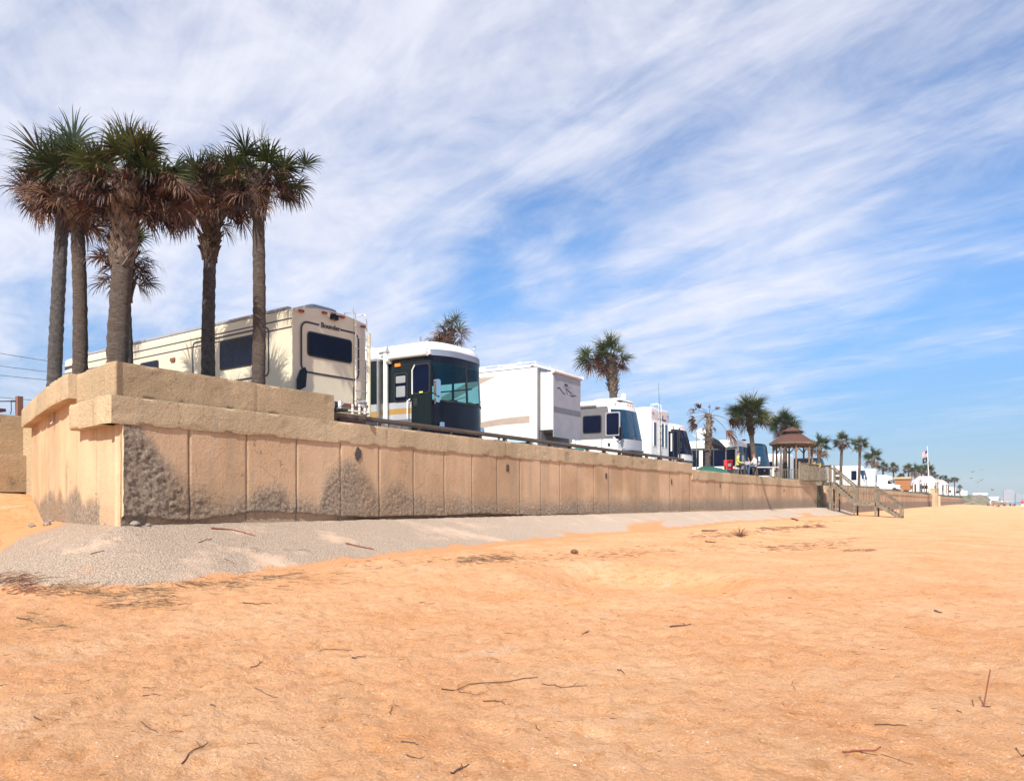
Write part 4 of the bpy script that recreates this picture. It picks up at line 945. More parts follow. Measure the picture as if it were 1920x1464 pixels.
for (w_, z_) in ((.20, 3.20), (.95, 3.30), (1.25, 3.32), (1.55, 3.30), (2.30, 3.18)): m = MB(); m.slab(rr(w_ - .075, w_ + .075, z_ - .03, z_ + .03, .02), (0, 0, 0), (0, 1, 0), (0, 0, 1), (1, 0, 0), .05); m.build('marker_light', RED, a.root)
m = MB(); m.box((0, 1.15, 3.17), (.10, 1.36, 3.26)); m.box((.02, 1.13, 3.26), (.16, 1.38, 3.28)); m.build('reversing_camera', BLACKP, a.root)
a.ladder(1.96, 2.36, .95, 3.25, n=8)
m = MB(); m.slab([(.02, .30), (.30, .45), (.34, .85), (.28, .95), (.12, .85), (.02, .60)], (.0, .05, .85), (0, 1, 0), (0, 0, 1), (1, 0, 0), .012); m.build('vent_scoop', BLACKP, a.root)
m = MB(); m.slab([(-.02, .25), (.9, .25), (.75, .95), (.4, 1.02), (.05, .7)], (0, 0, 0), (0, 1, 0), (0, 0, 1), (1, 0, 0), .01)
m = MB(); m.box((-.02, .10, .92), (.10, 2.40, 1.0)); m.box((-.05, .15, .62), (.02, 2.3, .84)); m.build('tail_trim', MAROON, a.root)
m = MB(); m.tube([(.22, .15, .78), (.22, 2.30, .78)], .045, 8); m.build('bumper', CREAM, a.root, smooth=True)
m = MB(); m.slab(rr(.2, 2.3, .28, .66, .03), (.10, 0, 0), (0, 1, 0), (0, 0, 1), (1, 0, 0), .03); m.build('mud_guard', MAROON, a.root)
m = MB(); m.tube([(.12, 2.42, .6), (.12, 2.42, 1.9), (.12, 2.42, 3.0)], .05, 8); m.build('awning_post', CREAM, a.root, smooth=True)
a.wheels([-3.2, -4.3, -10.6])

# --- 2 dark green coach, nose to the beach, cab seen through the windscreen
g = RV('dark green and silver motorcoach with a huge wraparound windscreen, second in the row', 'motorhome', 14.75, 812, 2.9, 10.5, 3.36)
g.bulge = 0.55; g.p = 3.0; g.f = lambda z: .26 - 0.09 * max(0, z - 1.35) / 1.6 if z > 1.35 else .26
def fg(seg, u, z):
    if seg == 'roof': return 0
    if seg == 'under': return 5
    if z > 2.93:
        return 0
    if seg == 'front':
        if 1.52 < z < 2.80 and -.93 < u < .93: return None
        return 4
    if seg in ('side', 'far'):
        if u > -.6 and seg == 'side' and z < 2.7 and z > 1.15 and False: return 4
        if seg == 'far' and u > -2.6 and 1.7 < z < 2.45: return None
        if z > 1.50: return 1
        if z > 1.30: return 2
        if z > 1.12: return 3
        if z > .95: return 2
        return 5
    return 1
gb = g.body([.30, .5, .95, 1.12, 1.30, 1.50, 1.52, 1.7, 2.05, 2.45, 2.80, 2.93, 3.06, 3.15, 3.24, 3.32, 3.36], [WHITE, GREEN, SILVER, GOLD, BLACKP, GREY], fg, xs=[-10.5, -8, -5.5, -2.6, -1.4, -.6], round_top=.26, nt=28)
g.patch('windshield', -.95, .95, 1.50, 2.82, .012, CLEAR, 24, 8)
g.patch('visor_band', -.97, .97, 2.90, 3.09, .04, mat('blue grey visor', (.20, .24, .32), .4), 24, 2)
g.patch('windshield_mask', -.97, .97, 2.66, 2.895, .016, BLACKP, 24, 2)
m = MB(); m.box((-3.2, .06, .9), (-3.1, 2.84, 2.9)); m.box((-3.2, .05, 2.84), (-.3, 2.85, 2.90)); m.box((-3.2, .04, .9), (-.5, .07, 2.85)); m.box((-3.2, .05, 1.1), (-.3, 2.85, 1.16)); m.build('cab_lining', mat('cab lining', (.10, .095, .09), .8), g.root)
m = MB(); m.slab(rr(.12, 2.78, 1.14, 1.46, .08), (-.75, 0, 0), (0, 1, 0), (0, 0, 1), (1, 0, 0), .45); m.build('dashboard', mat('dashboard', (.05, .05, .055), .6), g.root)
for y in (.45, 1.65):
    m = MB(); m.slab(rr(0, .5, 1.1, 1.55, .06), (-1.9, y, 0), (0, 1, 0), (0, 0, 1), (1, 0, 0), .5); m.slab(rr(.02, .48, 1.5, 2.2, .12), (-2.0, y, 0), (0, 1, 0), (0, 0, 1), (1, 0, 0), .14); m.build('seat', mat('seat leather', (.22, .19, .16), .6), g.root, smooth=True)
m = MB(); 
for q in range(14):
    a0 = q * 2 * math.pi / 14; a1 = (q + 1) * 2 * math.pi / 14; m.tube([(-.95 + .10 * math.sin(a0), 1.85 + .22 * math.cos(a0), 1.45 + .2 * math.sin(a0)), (-.95 + .10 * math.sin(a1), 1.85 + .22 * math.cos(a1), 1.45 + .2 * math.sin(a1))], .014, 5)
m.build('steering_wheel', RUBBER, g.root)
m = MB(); m.box((-1.42, 2.85, 1.7), (-1.36, 2.91, 2.45)); m.box((-2.6, 2.85, 2.18), (-.6, 2.90, 2.22)); m.box((-2.05, 2.85, 1.7), (-2.0, 2.90, 2.45)); m.build('window_bars', BLACKP, g.root)
g.patch('centre_post', -.02, .02, 1.52, 2.78, .02, RUBBER, 2, 6)
g.wipers(1.54, 1.72); g.patch('wiper_cowl', -.96, .96, 1.46, 1.51, .025, RUBBER, 24, 1)
for k, t in enumerate((-.35, .25, .7)):
    fx, fy = g.nose(t, 1.52); m = MB(); m.slab(rr(-.16, .16, -.03, .04, .03), (fx - .20, fy, 1.53), (0, 1, 0), (0, 0, 1), (1, 0, 0), .10); m.build('dash_papers', WTUBE, g.root)
d_ = g.side('door', -.84, -.04, .52, 2.74, .12, glass=GREEN, frame=BLACKP, fw=.02)
g.side('door_window', -.78, -.10, 1.70, 2.64, .10, d=.035, parent=d_)
m = MB(); m.tube([(-.76, -.08, 1.70), (-.76, -.08, 2.45), (-.66, -.08, 2.60)], .022, 6); m.tube([(-.92, -.04, .85), (-.92, -.12, .9), (-.92, -.12, 1.50), (-.88, -.04, 1.56)], .022, 6); m.build('grab_handle', WTUBE, g.root, smooth=True)
m = MB(); m.box((-.74, -.035, 1.34), (-.60, -.02, 1.58)); m.build('door_lock', RUBBER, d_)
m = MB(); m.box((-.50, -.06, 1.72), (-.36, -.048, 1.77)); m.build('sticker', mat('yellow sticker', (.6, .6, .12), .6), d_)
g.side('window', -1.55, -1.0, 1.50, 2.42, .10)
m = MB(); m.slab(rr(-1.47, -1.08, 2.10, 2.32, .03), (0, -.0235, 0), (1, 0, 0), (0, 0, 1), (0, -1, 0), .006); m.slab(rr(-1.46, -1.09, 1.66, 2.00, .03), (0, -.0235, 0), (1, 0, 0), (0, 0, 1), (0, -1, 0), .004); m.build('window_blind', mat('blind', (.30, .31, .33), .5), g.root)
# awning case and arm
m = MB(); m.tube([(-1.7, -.10, 2.92), (-.15, -.10, 2.92)], .085, 10); m.tube([(-1.75, -.10, 2.84), (-1.65, -.10, 2.84)], .12, 10); m.box((-8.8, -.03, 2.90), (-.1, .02, 3.04)); m.build('awning_case', WTUBE, g.root, smooth=True)
for x in (-1.82,):
    m = MB(); m.box((x - .07, -.16, .62), (x + .07, -.06, 3.08), bev=.02); m.box((x - .035, -.19, .50), (x + .035, -.16, 1.1)); m.build('awning_arm', WTUBE, g.root)
    m = MB(); m.tube([(x - .25, -.12, 3.1), (x + .2, -.12, 3.1)], .05, 8); m.tube([(x, -.12, 3.05), (x, -.02, 3.3)], .03, 6); m.build('awning_bracket', ALU, g.root, smooth=True)
# slide-out room behind the awning arm
m = MB(); m.box((-9.4, -.30, .62), (-2.02, .02, 2.82)); sl_ = m.build('slide_out', GREEN, g.root)
m = MB(); m.box((-9.4, -.306, .62), (-2.02, -.30, 1.45)); m.build('lower_panel', SILVER, sl_)
m = MB(); m.box((-9.4, -.312, 1.02), (-2.02, -.306, 1.22)); m.build('stripe', GOLD, sl_)
m = MB(); m.box((-2.02, -.31, .62), (-2.00, .0, 2.82)); m.box((-9.45, -.33, 2.82), (-1.98, .02, 2.90)); m.build('edge_trim', ALU, sl_)
m = MB(); m.box((-3.20, -.04, 2.42), (-3.0, 0, 2.5)); m = MB(); m.box((-1.50, -.05, 2.62), (-1.28, -.0, 2.72)); m.build('porch_light', AMBER, g.root)
g.roofbox('air_conditioner', -4.9, -3.3, .5, 1.7, .28, WHITE, .12); g.roofbox('roof_dome', -2.0, -1.1, .8, 1.7, .22, WHITE, .2)
m = MB(); m.tube([(-.9, .5, 3.3), (-.9, .5, 3.6)], .04, 6); m.build('roof_vent', ALU, g.root)
m = MB(); m.tube([(-.35, 1.9, 3.4), (.05, 2.1, 3.42)], .02, 6); m.tube([(.0, 2.08, 3.42), (.10, 2.13, 3.42)], [.03, .09], 10); m.build('air_horn', CHROME, g.root, smooth=True)
fx, fy = g.nose(-.93, 1.5); g.mirror(fx, fy, 1.60, CHROME, .50, .30)
g.patch('front_bumper', -.99, .99, .34, .62, .05, BLACKP, 20, 2)
for t in (-.72, .72): fx, fy = g.nose(t, .72); m = MB(); m.slab(rr(-.18, .18, -.09, .09, .08), (fx + .0, fy, .74), (0, 1, 0), (0, 0, 1), (1, 0, 0), .03); m.build('headlight', CHROME, g.root)
m = MB(); m.box((-.9, -.35, .30), (-.1, .1, .35)); m.box((-.9, -.35, .42), (-.1, -.30, .46)); m.box((-.9, -.35, .30), (-.85, -.30, .46)); m.box((-.15, -.35, .30), (-.1, -.30, .46)); m.build('entry_step', WTUBE, g.root)
g.wheels([-2.3, -8.2])

# --- 3 tall white fifth-wheel trailer with its slide pushed out
w = RV('tall white trailer with taupe swooshes and a slide room pushed out of its end', 'trailer', 16.0, 1007, 2.7, 9.5, 3.98, name='travel_trailer')
w.bulge = .03; w.p = 12
def fw_(seg, u, z): return 1 if seg == 'under' else (2 if seg == 'front' else 0)
w.body([.55, 1, 1.5, 2, 2.5, 3, 3.4, 3.7, 3.84, 3.92, 3.96, 3.98], [WHITE, GREY, WHITE], fw_, round_top=.12, nt=10)
sw = MB()
def swoosh(x0, z0, x1, z1, w0, w1, bow, n=14):
    top = []; bot = []
    for k in range(n + 1):
        t = k / n; x = x0 + (x1 - x0) * t; z = z0 + (z1 - z0) * t + bow * math.sin(t * math.pi); ww = w0 + (w1 - w0) * t
        top.append((x, z + ww / 2)); bot.append((x, z - ww / 2))
    return bot + top[::-1]
w.decal(sw, swoosh(-5.4, 1.05, -.35, 1.72, .22, .30, .20), 0)
w.decal(sw, [(-4.9, 2.55), (-4.9, 2.95), (-3.1, 3.62), (-2.0, 3.62), (-2.9, 3.32)], 0)
sw.build('swoosh_stripe', TAUPE, w.root)
sw = MB(); w.decal(sw, [(-4.4, 2.30), (-3.7, 2.52), (-3.2, 2.66), (-3.8, 2.44)], 0); w.decal(sw, [(-4.4, 1.66), (-3.6, 1.80), (-2.9, 1.80), (-3.7, 1.72)], 0); sw.build('accent_stripe', INK, w.root)
SEAM = mat('panel seam', (.50, .50, .50), .5)
for (x0, x1, z0, z1) in ((-4.1, -2.6, .62, 1.0), (-2.4, -1.6, .62, .92), (-1.1, -.3, 1.9, 2.4)):
    m = MB()
    for (p_, q_) in (((x0, z0), (x1, z0)), ((x1, z0), (x1, z1)), ((x1, z1), (x0, z1)), ((x0, z1), (x0, z0))): m.bar((p_[0], -.002, p_[1]), (q_[0], -.002, q_[1]), .008, .012)
    m.build('hatch', SEAM, w.root)
for x in (-1.5, -3.0, -4.6): m = MB(); m.box((x, -.003, .6), (x + .01, 0, 3.82)); m.build('seam', SEAM, w.root)
m = MB(); m.box((-9.4, -.012, .50), (-.05, 0, .60)); m.build('skirt_trim', GREYL, w.root)
for (x, z) in ((-1.85, 1.02), (-1.35, 1.05), (-.5, .92)): m = MB(); m.box((x - .05, -.05, z - .03), (x + .05, 0, z + .04)); m.build('side_light', RUBBER, w.root)
m = MB(); w.decal(m, rr(-1.35, -.75, .93, 1.0, .02), 0); m.build('sticker', mat('pink sticker', (.6, .12, .15), .5), w.root)
for k in range(4): m = MB(); m.box((-9.2 + 8.9 * k / 3, -.03, 3.86), (-9.05 + 8.9 * k / 3, .02, 3.90)); m.build('marker_light', RUBBER, w.root)
m = MB(); m.box((-9.45, -.02, 3.83), (-.02, .01, 3.86)); m.build('gutter', GREYL, w.root)
fr = MB(); fr.box((-.02, .07, .45), (.03, .22, 3.82)); fr.box((-.02, .22, 3.70), (.03, 2.6, 3.82)); fr.build('slide_frame', GREY, w.root)
m = MB(); m.box((-.6, .25, 1.28), (.60, 2.62, 3.62)); s3 = m.build('slide_out', WHITE, w.root)
m = MB(); m.slab([(.25, .98), (2.62, .98), (2.62, 3.58), (.25, 3.58)], (.60, 0, 0), (0, 1, 0), (0, 0, 1), (1, 0, 0), .03); fp = m.build('shade_grey_panel', GREYL, s3)  # grey puts the shade of this end face into its colour; slide is white
m = MB(); m.slab([(.25, 2.0), (2.62, 2.0), (2.62, 2.22), (.25, 2.22)], (.631, 0, 0), (0, 1, 0), (0, 0, 1), (1, 0, 0), .006); m.build('stripe', GREY, s3)
m = MB(); m.tube([(.66, .18, 3.64), (.66, 2.72, 3.64)], .06, 10); m.tube([(.66, .15, 3.64), (.66, .20, 3.64)], .085, 10); m.tube([(.66, 2.68, 3.64), (.66, 2.74, 3.64)], .085, 10); m.build('slide_awning', WTUBE, s3, smooth=True)
def wave(y0, z0, y1, z1, w_, b, n=12):
    top = []; bot = []
    for k in range(n + 1):
        t = k / n; y = y0 + (y1 - y0) * t; z = z0 + (z1 - z0) * t + b * math.sin(t * 2 * math.pi); q = w_ * math.sin(math.pi * min(1, t + .08)) ** .7
        top.append((y, z + q / 2)); bot.append((y, z - q / 2 - .002))
    return bot + top[::-1]
m = MB()
for args in ((.52, 2.98, 1.32, 2.86, .055, .06), (1.22, 3.04, 1.95, 2.90, .05, .02), (1.30, 2.99, 1.48, 2.80, .05, 0), (1.62, 2.84, 2.28, 2.82, .05, -.03)):
    m.slab(wave(*args), (.631, 0, 0), (0, 1, 0), (0, 0, 1), (1, 0, 0), .006)
m.build('wave_emblem', INK, s3)
m = MB(); m.slab([(1.12, 3.21), (1.26, 3.26), (1.52, 3.22), (1.40, 3.16), (1.22, 3.16)], (.631, 0, 0), (0, 1, 0), (0, 0, 1), (1, 0, 0), .006); m.slab(rr(1.05, 1.7, 3.105, 3.12, .005), (.631, 0, 0), (0, 1, 0), (0, 0, 1), (1, 0, 0), .004); m.build('small_emblem', INK, s3)
m = MB(); m.box((.04, .2, .4), (.08, 2.6, 1.2)); m.box((-.3, .3, .45), (.5, .36, .62)); m.box((-.3, 2.3, .45), (.5, 2.36, .62)); m.box((.5, .3, .50), (.56, 2.4, .62)); m.build('rear_frame', GREY, w.root)
m = MB(); 
for y in (.3, 1.5, 2.6): m.tube([(-.25, y, 3.95), (-.25, y, 4.12)], .012, 5)
m.tube([(-.25, .3, 4.12), (-.25, 2.6, 4.12)], .012, 5); m.tube([(-.25, .3, 4.12), (-3.5, .3, 4.12)], .012, 5); m.tube([(-3.5, .3, 4.12), (-3.5, .3, 3.96)], .012, 5); m.build('roof_rail', WTUBE, w.root)
w.lights([(-.5 + .25 * k, 3.80) for k in range(5)], RUBBER, w=.09)
w.roofbox('air_conditioner', -4.6, -3.0, .5, 1.6, .24, WHITE, .16); w.roofbox('roof_vent', -1.3, -.8, 1.8, 2.3, .16, WHITE, .05)
m = MB(); m.tube([(-2.4, .8, 3.95), (-2.4, .8, 4.25)], .02, 5); m.tube([(-2.4, .8, 4.2), (-1.9, 1.1, 4.22), (-1.6, 1.3, 4.32)], .015, 5); m.box((-1.68, 1.25, 4.28), (-1.55, 1.36, 4.38)); m.build('antenna', WTUBE, w.root)
w.wheels([-6, -7])

# --- pickup hidden mostly behind the guard rail beside it
bl = mat('light blue paint', (.18, .40, .52), .25, coat=.6)
bx, by = world(975, 30.0)
c1 = thing('storage_locker', 'light blue storage box half hidden by the guard rail beside the white trailer', 'storage box', (bx, by, TER))
m = MB(); m.box((-1.2, -.3, 0), (.4, .3, .62), bev=.04); m.build('box', bl, c1)
m = MB(); m.box((-1.24, -.33, .62), (.44, .33, .74), bev=.04); m.build('lid', mat('pale lid', (.42, .58, .68), .4), c1)

# --- generic coaches further on
def coach(label, D, px, W_, L, H, body, mats, side_items=(), glass=GLASSB, ws=(1.35, 2.65, -.93, .93), bulge=.4, p=3.4, rake=.25, mirror=True, low=None, rot=0, cap=None, far=False, y=None, bump=.55, acs=((-3.5, -2.2),)):
    c = RV(label, 'motorhome', D, px, W_, L, H, rot, y=y); c.bulge = bulge; c.p = p; c.f = lambda z: .12 - rake * max(0, z - ws[0]) / 1.5
    lv = sorted(set([.45, bump, .8, 1.05, 1.25, ws[0], 1.9, ws[1], H - .32, H - .24, H - .15, H - .08, H - .03, H]))
    c.body([q for q in lv if q <= H], mats, body, nt=14 if far else 20, round_top=.24)
    wsx = c.patch('windshield', ws[2], ws[3], ws[0], ws[1], .02, glass, 14, 6)
    if not far:
        c.patch('centre_post', -.015, .015, ws[0], ws[1], .028, RUBBER, 2, 4); c.wipers(ws[0] + .03, ws[0] + .25); c.wheels([-2.2, -L + 2.2])
        for t in (-.72, .72): fx, fy = c.nose(t, .78); m = MB(); m.slab(rr(-.20, .20, -.08, .08, .06), (fx - .02, fy, .80), (0, 1, 0), (0, 0, 1), (1, 0, 0), .05); m.build('headlight', CHROME, c.root)
        c.lights([(-.8, H - .22), (-.2, H - .17), (0, H - .17), (.2, H - .17), (.8, H - .22)], AMBER, w=.10)
    for it in side_items: c.side(*it)
    for k, (a0, a1) in enumerate(acs): c.roofbox('air_conditioner', a0, a1, W_ * .3, W_ * .7, .26, WHITE, .12)
    if mirror: fx, fy = c.nose(-.93, 1.45); c.mirror(fx, fy, 1.45, BLACKP if not far else WTUBE, .4, .25)
    return c
def f4(seg, u, z):
    if seg == 'under': return 4
    if z > 2.84: return 0
    if 2.785 < z < 2.80: return 3
    if seg == 'front': return 0 if z > .55 else 4
    if seg in ('side', 'far'):
        if z > 1.42: return 1
        if z < .62: return 1
        return 0
    return 0
c4 = coach('white motorcoach with a broad grey window band and a teal stripe', 15.1, 1166, 2.9, 10, 3.2, f4, [WHITE, GREY, GREYL, TEAL, RUBBER],
    [('window', -2.05, -1.05, 1.62, 2.48, .10), ('window', -4.6, -3.1, 1.62, 2.45, .1)], ws=(1.32, 2.74, -.95, .95), bulge=.55, rake=.30, acs=((-5.2, -3.9),))
m = MB(); d4 = c4.side('door', -.84, -.08, 1.45, 2.58, .08, d=.03, glass=GLASS, frame=GREYL, fw=.06)
m = MB(); m.slab([(-3.0, 1.10), (-2.1, 1.43), (-2.1, 1.45), (-3.0, 1.45)], (0, 0, 0), (1, 0, 0), (0, 0, 1), (0, -1, 0), .006); m.build('band_corner', GREY, c4.root)
m = MB(); m.slab(swoosh(-4.8, .80, -1.3, .92, .05, .16, .02), (0, 0, 0), (1, 0, 0), (0, 0, 1), (0, -1, 0), .006); m.build('teal_stripe', TEAL, c4.root)
m = MB(); m.slab(swoosh(-5, 1.08, -2.6, 1.14, .02, .03, .02), (0, 0, 0), (1, 0, 0), (0, 0, 1), (0, -1, 0), .006); m.slab(swoosh(-5, .98, -2.6, 1.04, .02, .03, .02), (0, 0, 0), (1, 0, 0), (0, 0, 1), (0, -1, 0), .006); m.build('pinstripe', INK, c4.root)
m = MB(); m.box((-2.55, -.15, .5), (-2.42, -.03, 2.85)); m.build('awning_arm', WTUBE, c4.root)
m = MB(); m.tube([(-8, -.09, 2.98), (-1.3, -.09, 2.98)], .06, 8); m.build('awning_case', WTUBE, c4.root, smooth=True)
m = MB(); m.tube([(-1.0, -.02, .62), (-1.0, -.09, .66), (-1.0, -.09, 1.3), (-1.0, -.02, 1.34)], .02, 6); m.build('grab_handle', CHROME, c4.root)
m = MB(); m.box((-.72, -.03, .98), (-.60, 0, 1.12)); m.build('door_lock', RUBBER, c4.root)
c4.patch('grille', -.80, .80, .50, .80, .03, RUBBER, 14, 2); c4.patch('hood_panel', -.9, .9, .84, 1.28, .015, SILVER, 14, 3)
c4.roofbox('roof_dome', -1.8, -.3, .4, 2.2, .14, WHITE, .2); m = MB(); m.tube([(-.5, 1.3, 3.3), (-.5, 1.3, 3.48)], .13, 10); m.ball((-.5, 1.3, 3.48), .13, 10, half=True); m.build('satellite_dome', WTUBE, c4.root, smooth=True)

t5 = RV('white trailer with a ladder and three tall narrow windows in its end wall', 'trailer', 15.5, 1222, 2.5, 8, 3.32, name='travel_trailer'); t5.bulge = .03; t5.p = 12
t5.body([.6, 1, 2, 2.6, 2.66, 3, 3.16, 3.25, 3.3, 3.32], [WHITE, RUBBER, mat('pale grey trailer band', (.62, .58, .60), .4)], lambda s_, u, z: 1 if s_ == 'under' else (2 if (s_ == 'front' and z > 2.66) else 0), round_top=.14, nt=10)
t5.end('window', .22, .62, 1.25, 2.55, .05, GLASSB, WTUBE); t5.end('window', 1.28, 1.68, 1.25, 2.55, .05, GLASSB, WTUBE); t5.end('window', 1.82, 2.18, 1.25, 2.55, .05, GLASSB, WTUBE)
m = MB()
for args in (([(1.02, 2.72), (1.08, 2.72), (1.16, 2.98), (1.10, 2.98)],), ([(.86, 2.70), (1.04, 2.70), (1.04, 2.76), (.90, 2.77)],), ([(1.24, 2.70), (1.29, 2.70), (1.34, 2.88), (1.29, 2.88)],), ([(1.32, 2.93), (1.38, 2.93), (1.38, 2.99), (1.32, 2.99)],), ([(1.44, 2.78), (1.56, 2.98), (1.62, 2.98), (1.53, 2.80), (1.72, 2.77), (2.02, 2.78), (2.04, 2.70), (1.72, 2.69), (1.50, 2.71)],)):
    m.slab(args[0], (.002, 0, 0), (0, 1, 0), (0, 0, 1), (1, 0, 0), .01)
m.build('script_lettering', mat('navy script', (.03, .03, .14), .5), t5.root)
t5.ladder(.78, 1.08, .8, 3.25, n=7)
t5.lights([(-.85, 2.98), (.85, 2.98)], RED, w=.12)
m = MB(); m.box((-.1, .1, .5), (.12, 2.4, .62)); m.build('bumper', WTUBE, t5.root); t5.wheels([-4, -5])

def f6(seg, u, z):
    if seg == 'under': return 2
    return 0 if z > .72 or seg == 'rear' else 1
c6 = coach('white motorcoach with a tall dark windscreen, directly before the battered palm', 16.0, 1275, 2.6, 9, 2.98, f6, [WHITE, GREYL, RUBBER], [('window', -.95, -.12, .85, 2.5, .06), ('window', -3.0, -1.6, 1.5, 2.35, .08)], glass=GLASS, ws=(1.15, 2.62, -.93, .93), rake=.42, acs=((-4.2, -3.0),))
m = MB(); m.box((-.06, -.05, .5), (-.0, .0, 2.65)); m.build('corner_trim', RUBBER, c6.root)
m = MB(); m.tube([(-.5, -.08, 1.3), (-.5, -.08, 2.35)], .05, 6); m.build('grab_handle', WTUBE, c6.root)
c6.patch('chin_line', -.97, .97, .70, .76, .02, RUBBER, 12, 1)

c8 = coach('white motorcoach behind the table with a satellite dish and two big dark side openings', 17.0, 1387, 2.6, 9, 3.08, lambda s_, u, z: 1 if s_ == 'under' or z < .7 else 0, [WHITE, RUBBER], [('window', -2.9, -.35, 1.05, 2.35, .05), ('window', -4.2, -3.2, 1.05, 2.35, .05)], ws=(1.2, 2.55, -.9, .9), rake=.10, bulge=.2, acs=((-6, -4.8),), far=True)
m = MB(); m.box((-4.6, -.10, 2.42), (-.2, 0, 2.50)); m.build('awning_case', RUBBER, c8.root)
m = MB(); m.tube([(-3.3, .8, 3.05), (-3.3, .8, 3.35)], .05, 6); m.slab([(.42 * math.cos(q * .5236), .42 * math.sin(q * .5236)) for q in range(12)], (-3.3, .8, 3.72), Vector((.75, .3, -.2)).normalized(), Vector((.25, 0, 1)).normalized(), Vector((.3, -1, 0)).normalized(), .05); m.tube([(-3.3, .8, 3.4), (-3.65, .3, 3.5), (-3.8, .15, 3.68)], .025, 5); m.build('satellite_dish', WTUBE, c8.root)
c9 = coach('glossy black motorcoach with a deep blue curved windscreen beside the gazebo', 16.0, 1431, 2.9, 9, 2.98, lambda s_, u, z: 0, [BLACKP, RUBBER], [('window', -3.2, -1.2, 1.4, 2.4, .1)], glass=GLASSB, ws=(.95, 2.8, -.97, .97), rake=.25, bulge=.75, p=2.4, far=True, acs=())
m = MB(); m.tube([(-1.6, .3, 2.95), (-1.6, .3, 3.25)], .05, 6); m.ball((-1.6, .3, 3.25), .2, 8, sc=(1, 1, .4)); m.build('antenna', BLACKP, c9.root)
m = MB(); fx, fy = c9.nose(-.55, .8); m.box((fx, fy - .25, .72), (fx + .05, fy + .2, .84)); m.build('headlight', CHROME, c9.root)
t10 = RV('plain white trailer seen through the posts of the gazebo', 'trailer', 17.5, 1478, 2.5, 8, 2.95, name='travel_trailer'); t10.bulge = .04; t10.p = 12
t10.body([.55, 1.2, 2.2, 2.7, 2.85, 2.92, 2.95], [WHITE, RUBBER], lambda s_, u, z: 1 if s_ == 'under' else 0, nt=8)
t10.side('window', -3.6, -2.6, 1.5, 2.2, .06); t10.side('window', -2.0, -1.4, 1.5, 2.2, .06); t10.wheels([-4, -5]); t10.roofbox('air_conditioner', -4, -3, .8, 1.7, .25, WHITE)
c11 = coach('black motorcoach with a blue windscreen just past the gazebo', 16.2, 1543, 2.9, 10, 2.98, lambda s_, u, z: 0, [BLACKP, RUBBER], [('window', -3.2, -1.2, 1.4, 2.4, .1)], glass=GLASSB, ws=(1.1, 2.75, -.97, .97), rake=.35, bulge=.8, p=2.4, far=True, acs=())
m = MB(); m.tube([(-.9, 2.4, 2.95), (-.9, 2.4, 3.2)], .12, 8); m.build('antenna', BLACKP, c11.root)
c12 = coach('large white motorcoach with a teal windscreen and two stacked side windows', 16.0, 1621, 2.9, 9.5, 3.2, lambda s_, u, z: 1 if s_ == 'under' else 0, [WHITE, RUBBER], [('window', -3.7, -2.9, 2.0, 2.45, .04), ('window', -3.7, -2.9, 1.25, 1.75, .04), ('window', -1.7, -1.0, 1.2, 2.5, .04)], glass=GLASSB, ws=(1.3, 2.55, -.95, .95), rake=.35, bulge=.5, far=True, acs=((-6, -5),))
c12b = RV('white box trailer immediately right of the coach with the teal windscreen', 'trailer', 16.0, 1641, 2.2, 7, 3.15, name='travel_trailer'); c12b.bulge = .03; c12b.p = 10
c12b.body([.55, 1.2, 2.2, 2.9, 3.05, 3.15], [WHITE, RUBBER], lambda s_, u, z: 1 if s_ == 'under' else 0, nt=8)
c12b.end('window', .5, 1.6, 1.2, 2.2, .05, GLASS, GREYL); c12b.side('window', -3, -2, 1.4, 2.2, .05); m = MB(); m.box((.0, 1.9, .6), (.06, 2.05, 3.1)); m.build('corner_trim', GREYL, c12b.root)

def camper_van(label, px, Yc, s=1.0, rot=0):
    x, y = world(px, Yc); t = thing('camper_van', label, 'camper van', (x, y, TER), rot, 'motorhomes parked nose to tail along the sea wall', s)
    m = MB()
    prof = [(-6.6, .5), (-6.6, 2.95), (-5.8, 3.05), (-1.6, 3.05), (-.55, 2.75), (-.5, 2.2), (-1.2, 2.05), (-1.2, .5)]
    m.slab(prof, (0, 0, 0), (1, 0, 0), (0, 0, 1), (0, 1, 0), 2.4); m.build('body', WHITE, t)
    m = MB(); m.slab([(-1.25, .5), (-1.25, 2.0), (-.9, 2.0), (-.15, 1.35), (.75, 1.15), (.85, .5)], (0, .2, 0), (1, 0, 0), (0, 0, 1), (0, 1, 0), 2.0); m.build('cab', WHITE, t)
    m = MB(); m.slab([(-.88, 1.98), (-.80, 2.02), (-.08, 1.40), (-.15, 1.36)], (0, .3, 0), (1, 0, 0), (0, 0, 1), (0, 1, 0), 1.8); m.slab([(-1.2, 1.4), (-1.2, 1.9), (-.85, 1.9), (-.35, 1.4)], (0, .22, 0), (1, 0, 0), (0, 0, 1), (0, -1, 0), .04); m.build('windshield', GLASS, t)
    m = MB(); m.slab(rr(-4.6, -3.4, 1.6, 2.3, .08), (0, 0, 0), (1, 0, 0), (0, 0, 1), (0, -1, 0), .02); m.build('window', GLASS, t)
    m = MB(); m.slab(rr(.5, 1.9, 2.35, 2.7, .06), (-.6, 0, 0), (0, 1, 0), (0, 0, 1), (1, 0, 0), .04); m.build('bunk_window', GLASS, t)
    m = MB(); m.slab(rr(.6, 1.8, .72, 1.0, .04), (.84, 0, 0), (0, 1, 0), (0, 0, 1), (1, 0, 0), .02); m.build('grille', RUBBER, t)
    for xx in (-.1, -4.9):
        for yy in (.25, 2.15): m = MB(); m.tube([(xx, yy - .12, .38), (xx, yy + .12, .38)], .38, 14); m.build('wheel', TIRE, t, smooth=True)
    return t
camper_van('white camper van with a bunk over the cab, left of the orange cabin', 1678, 140)
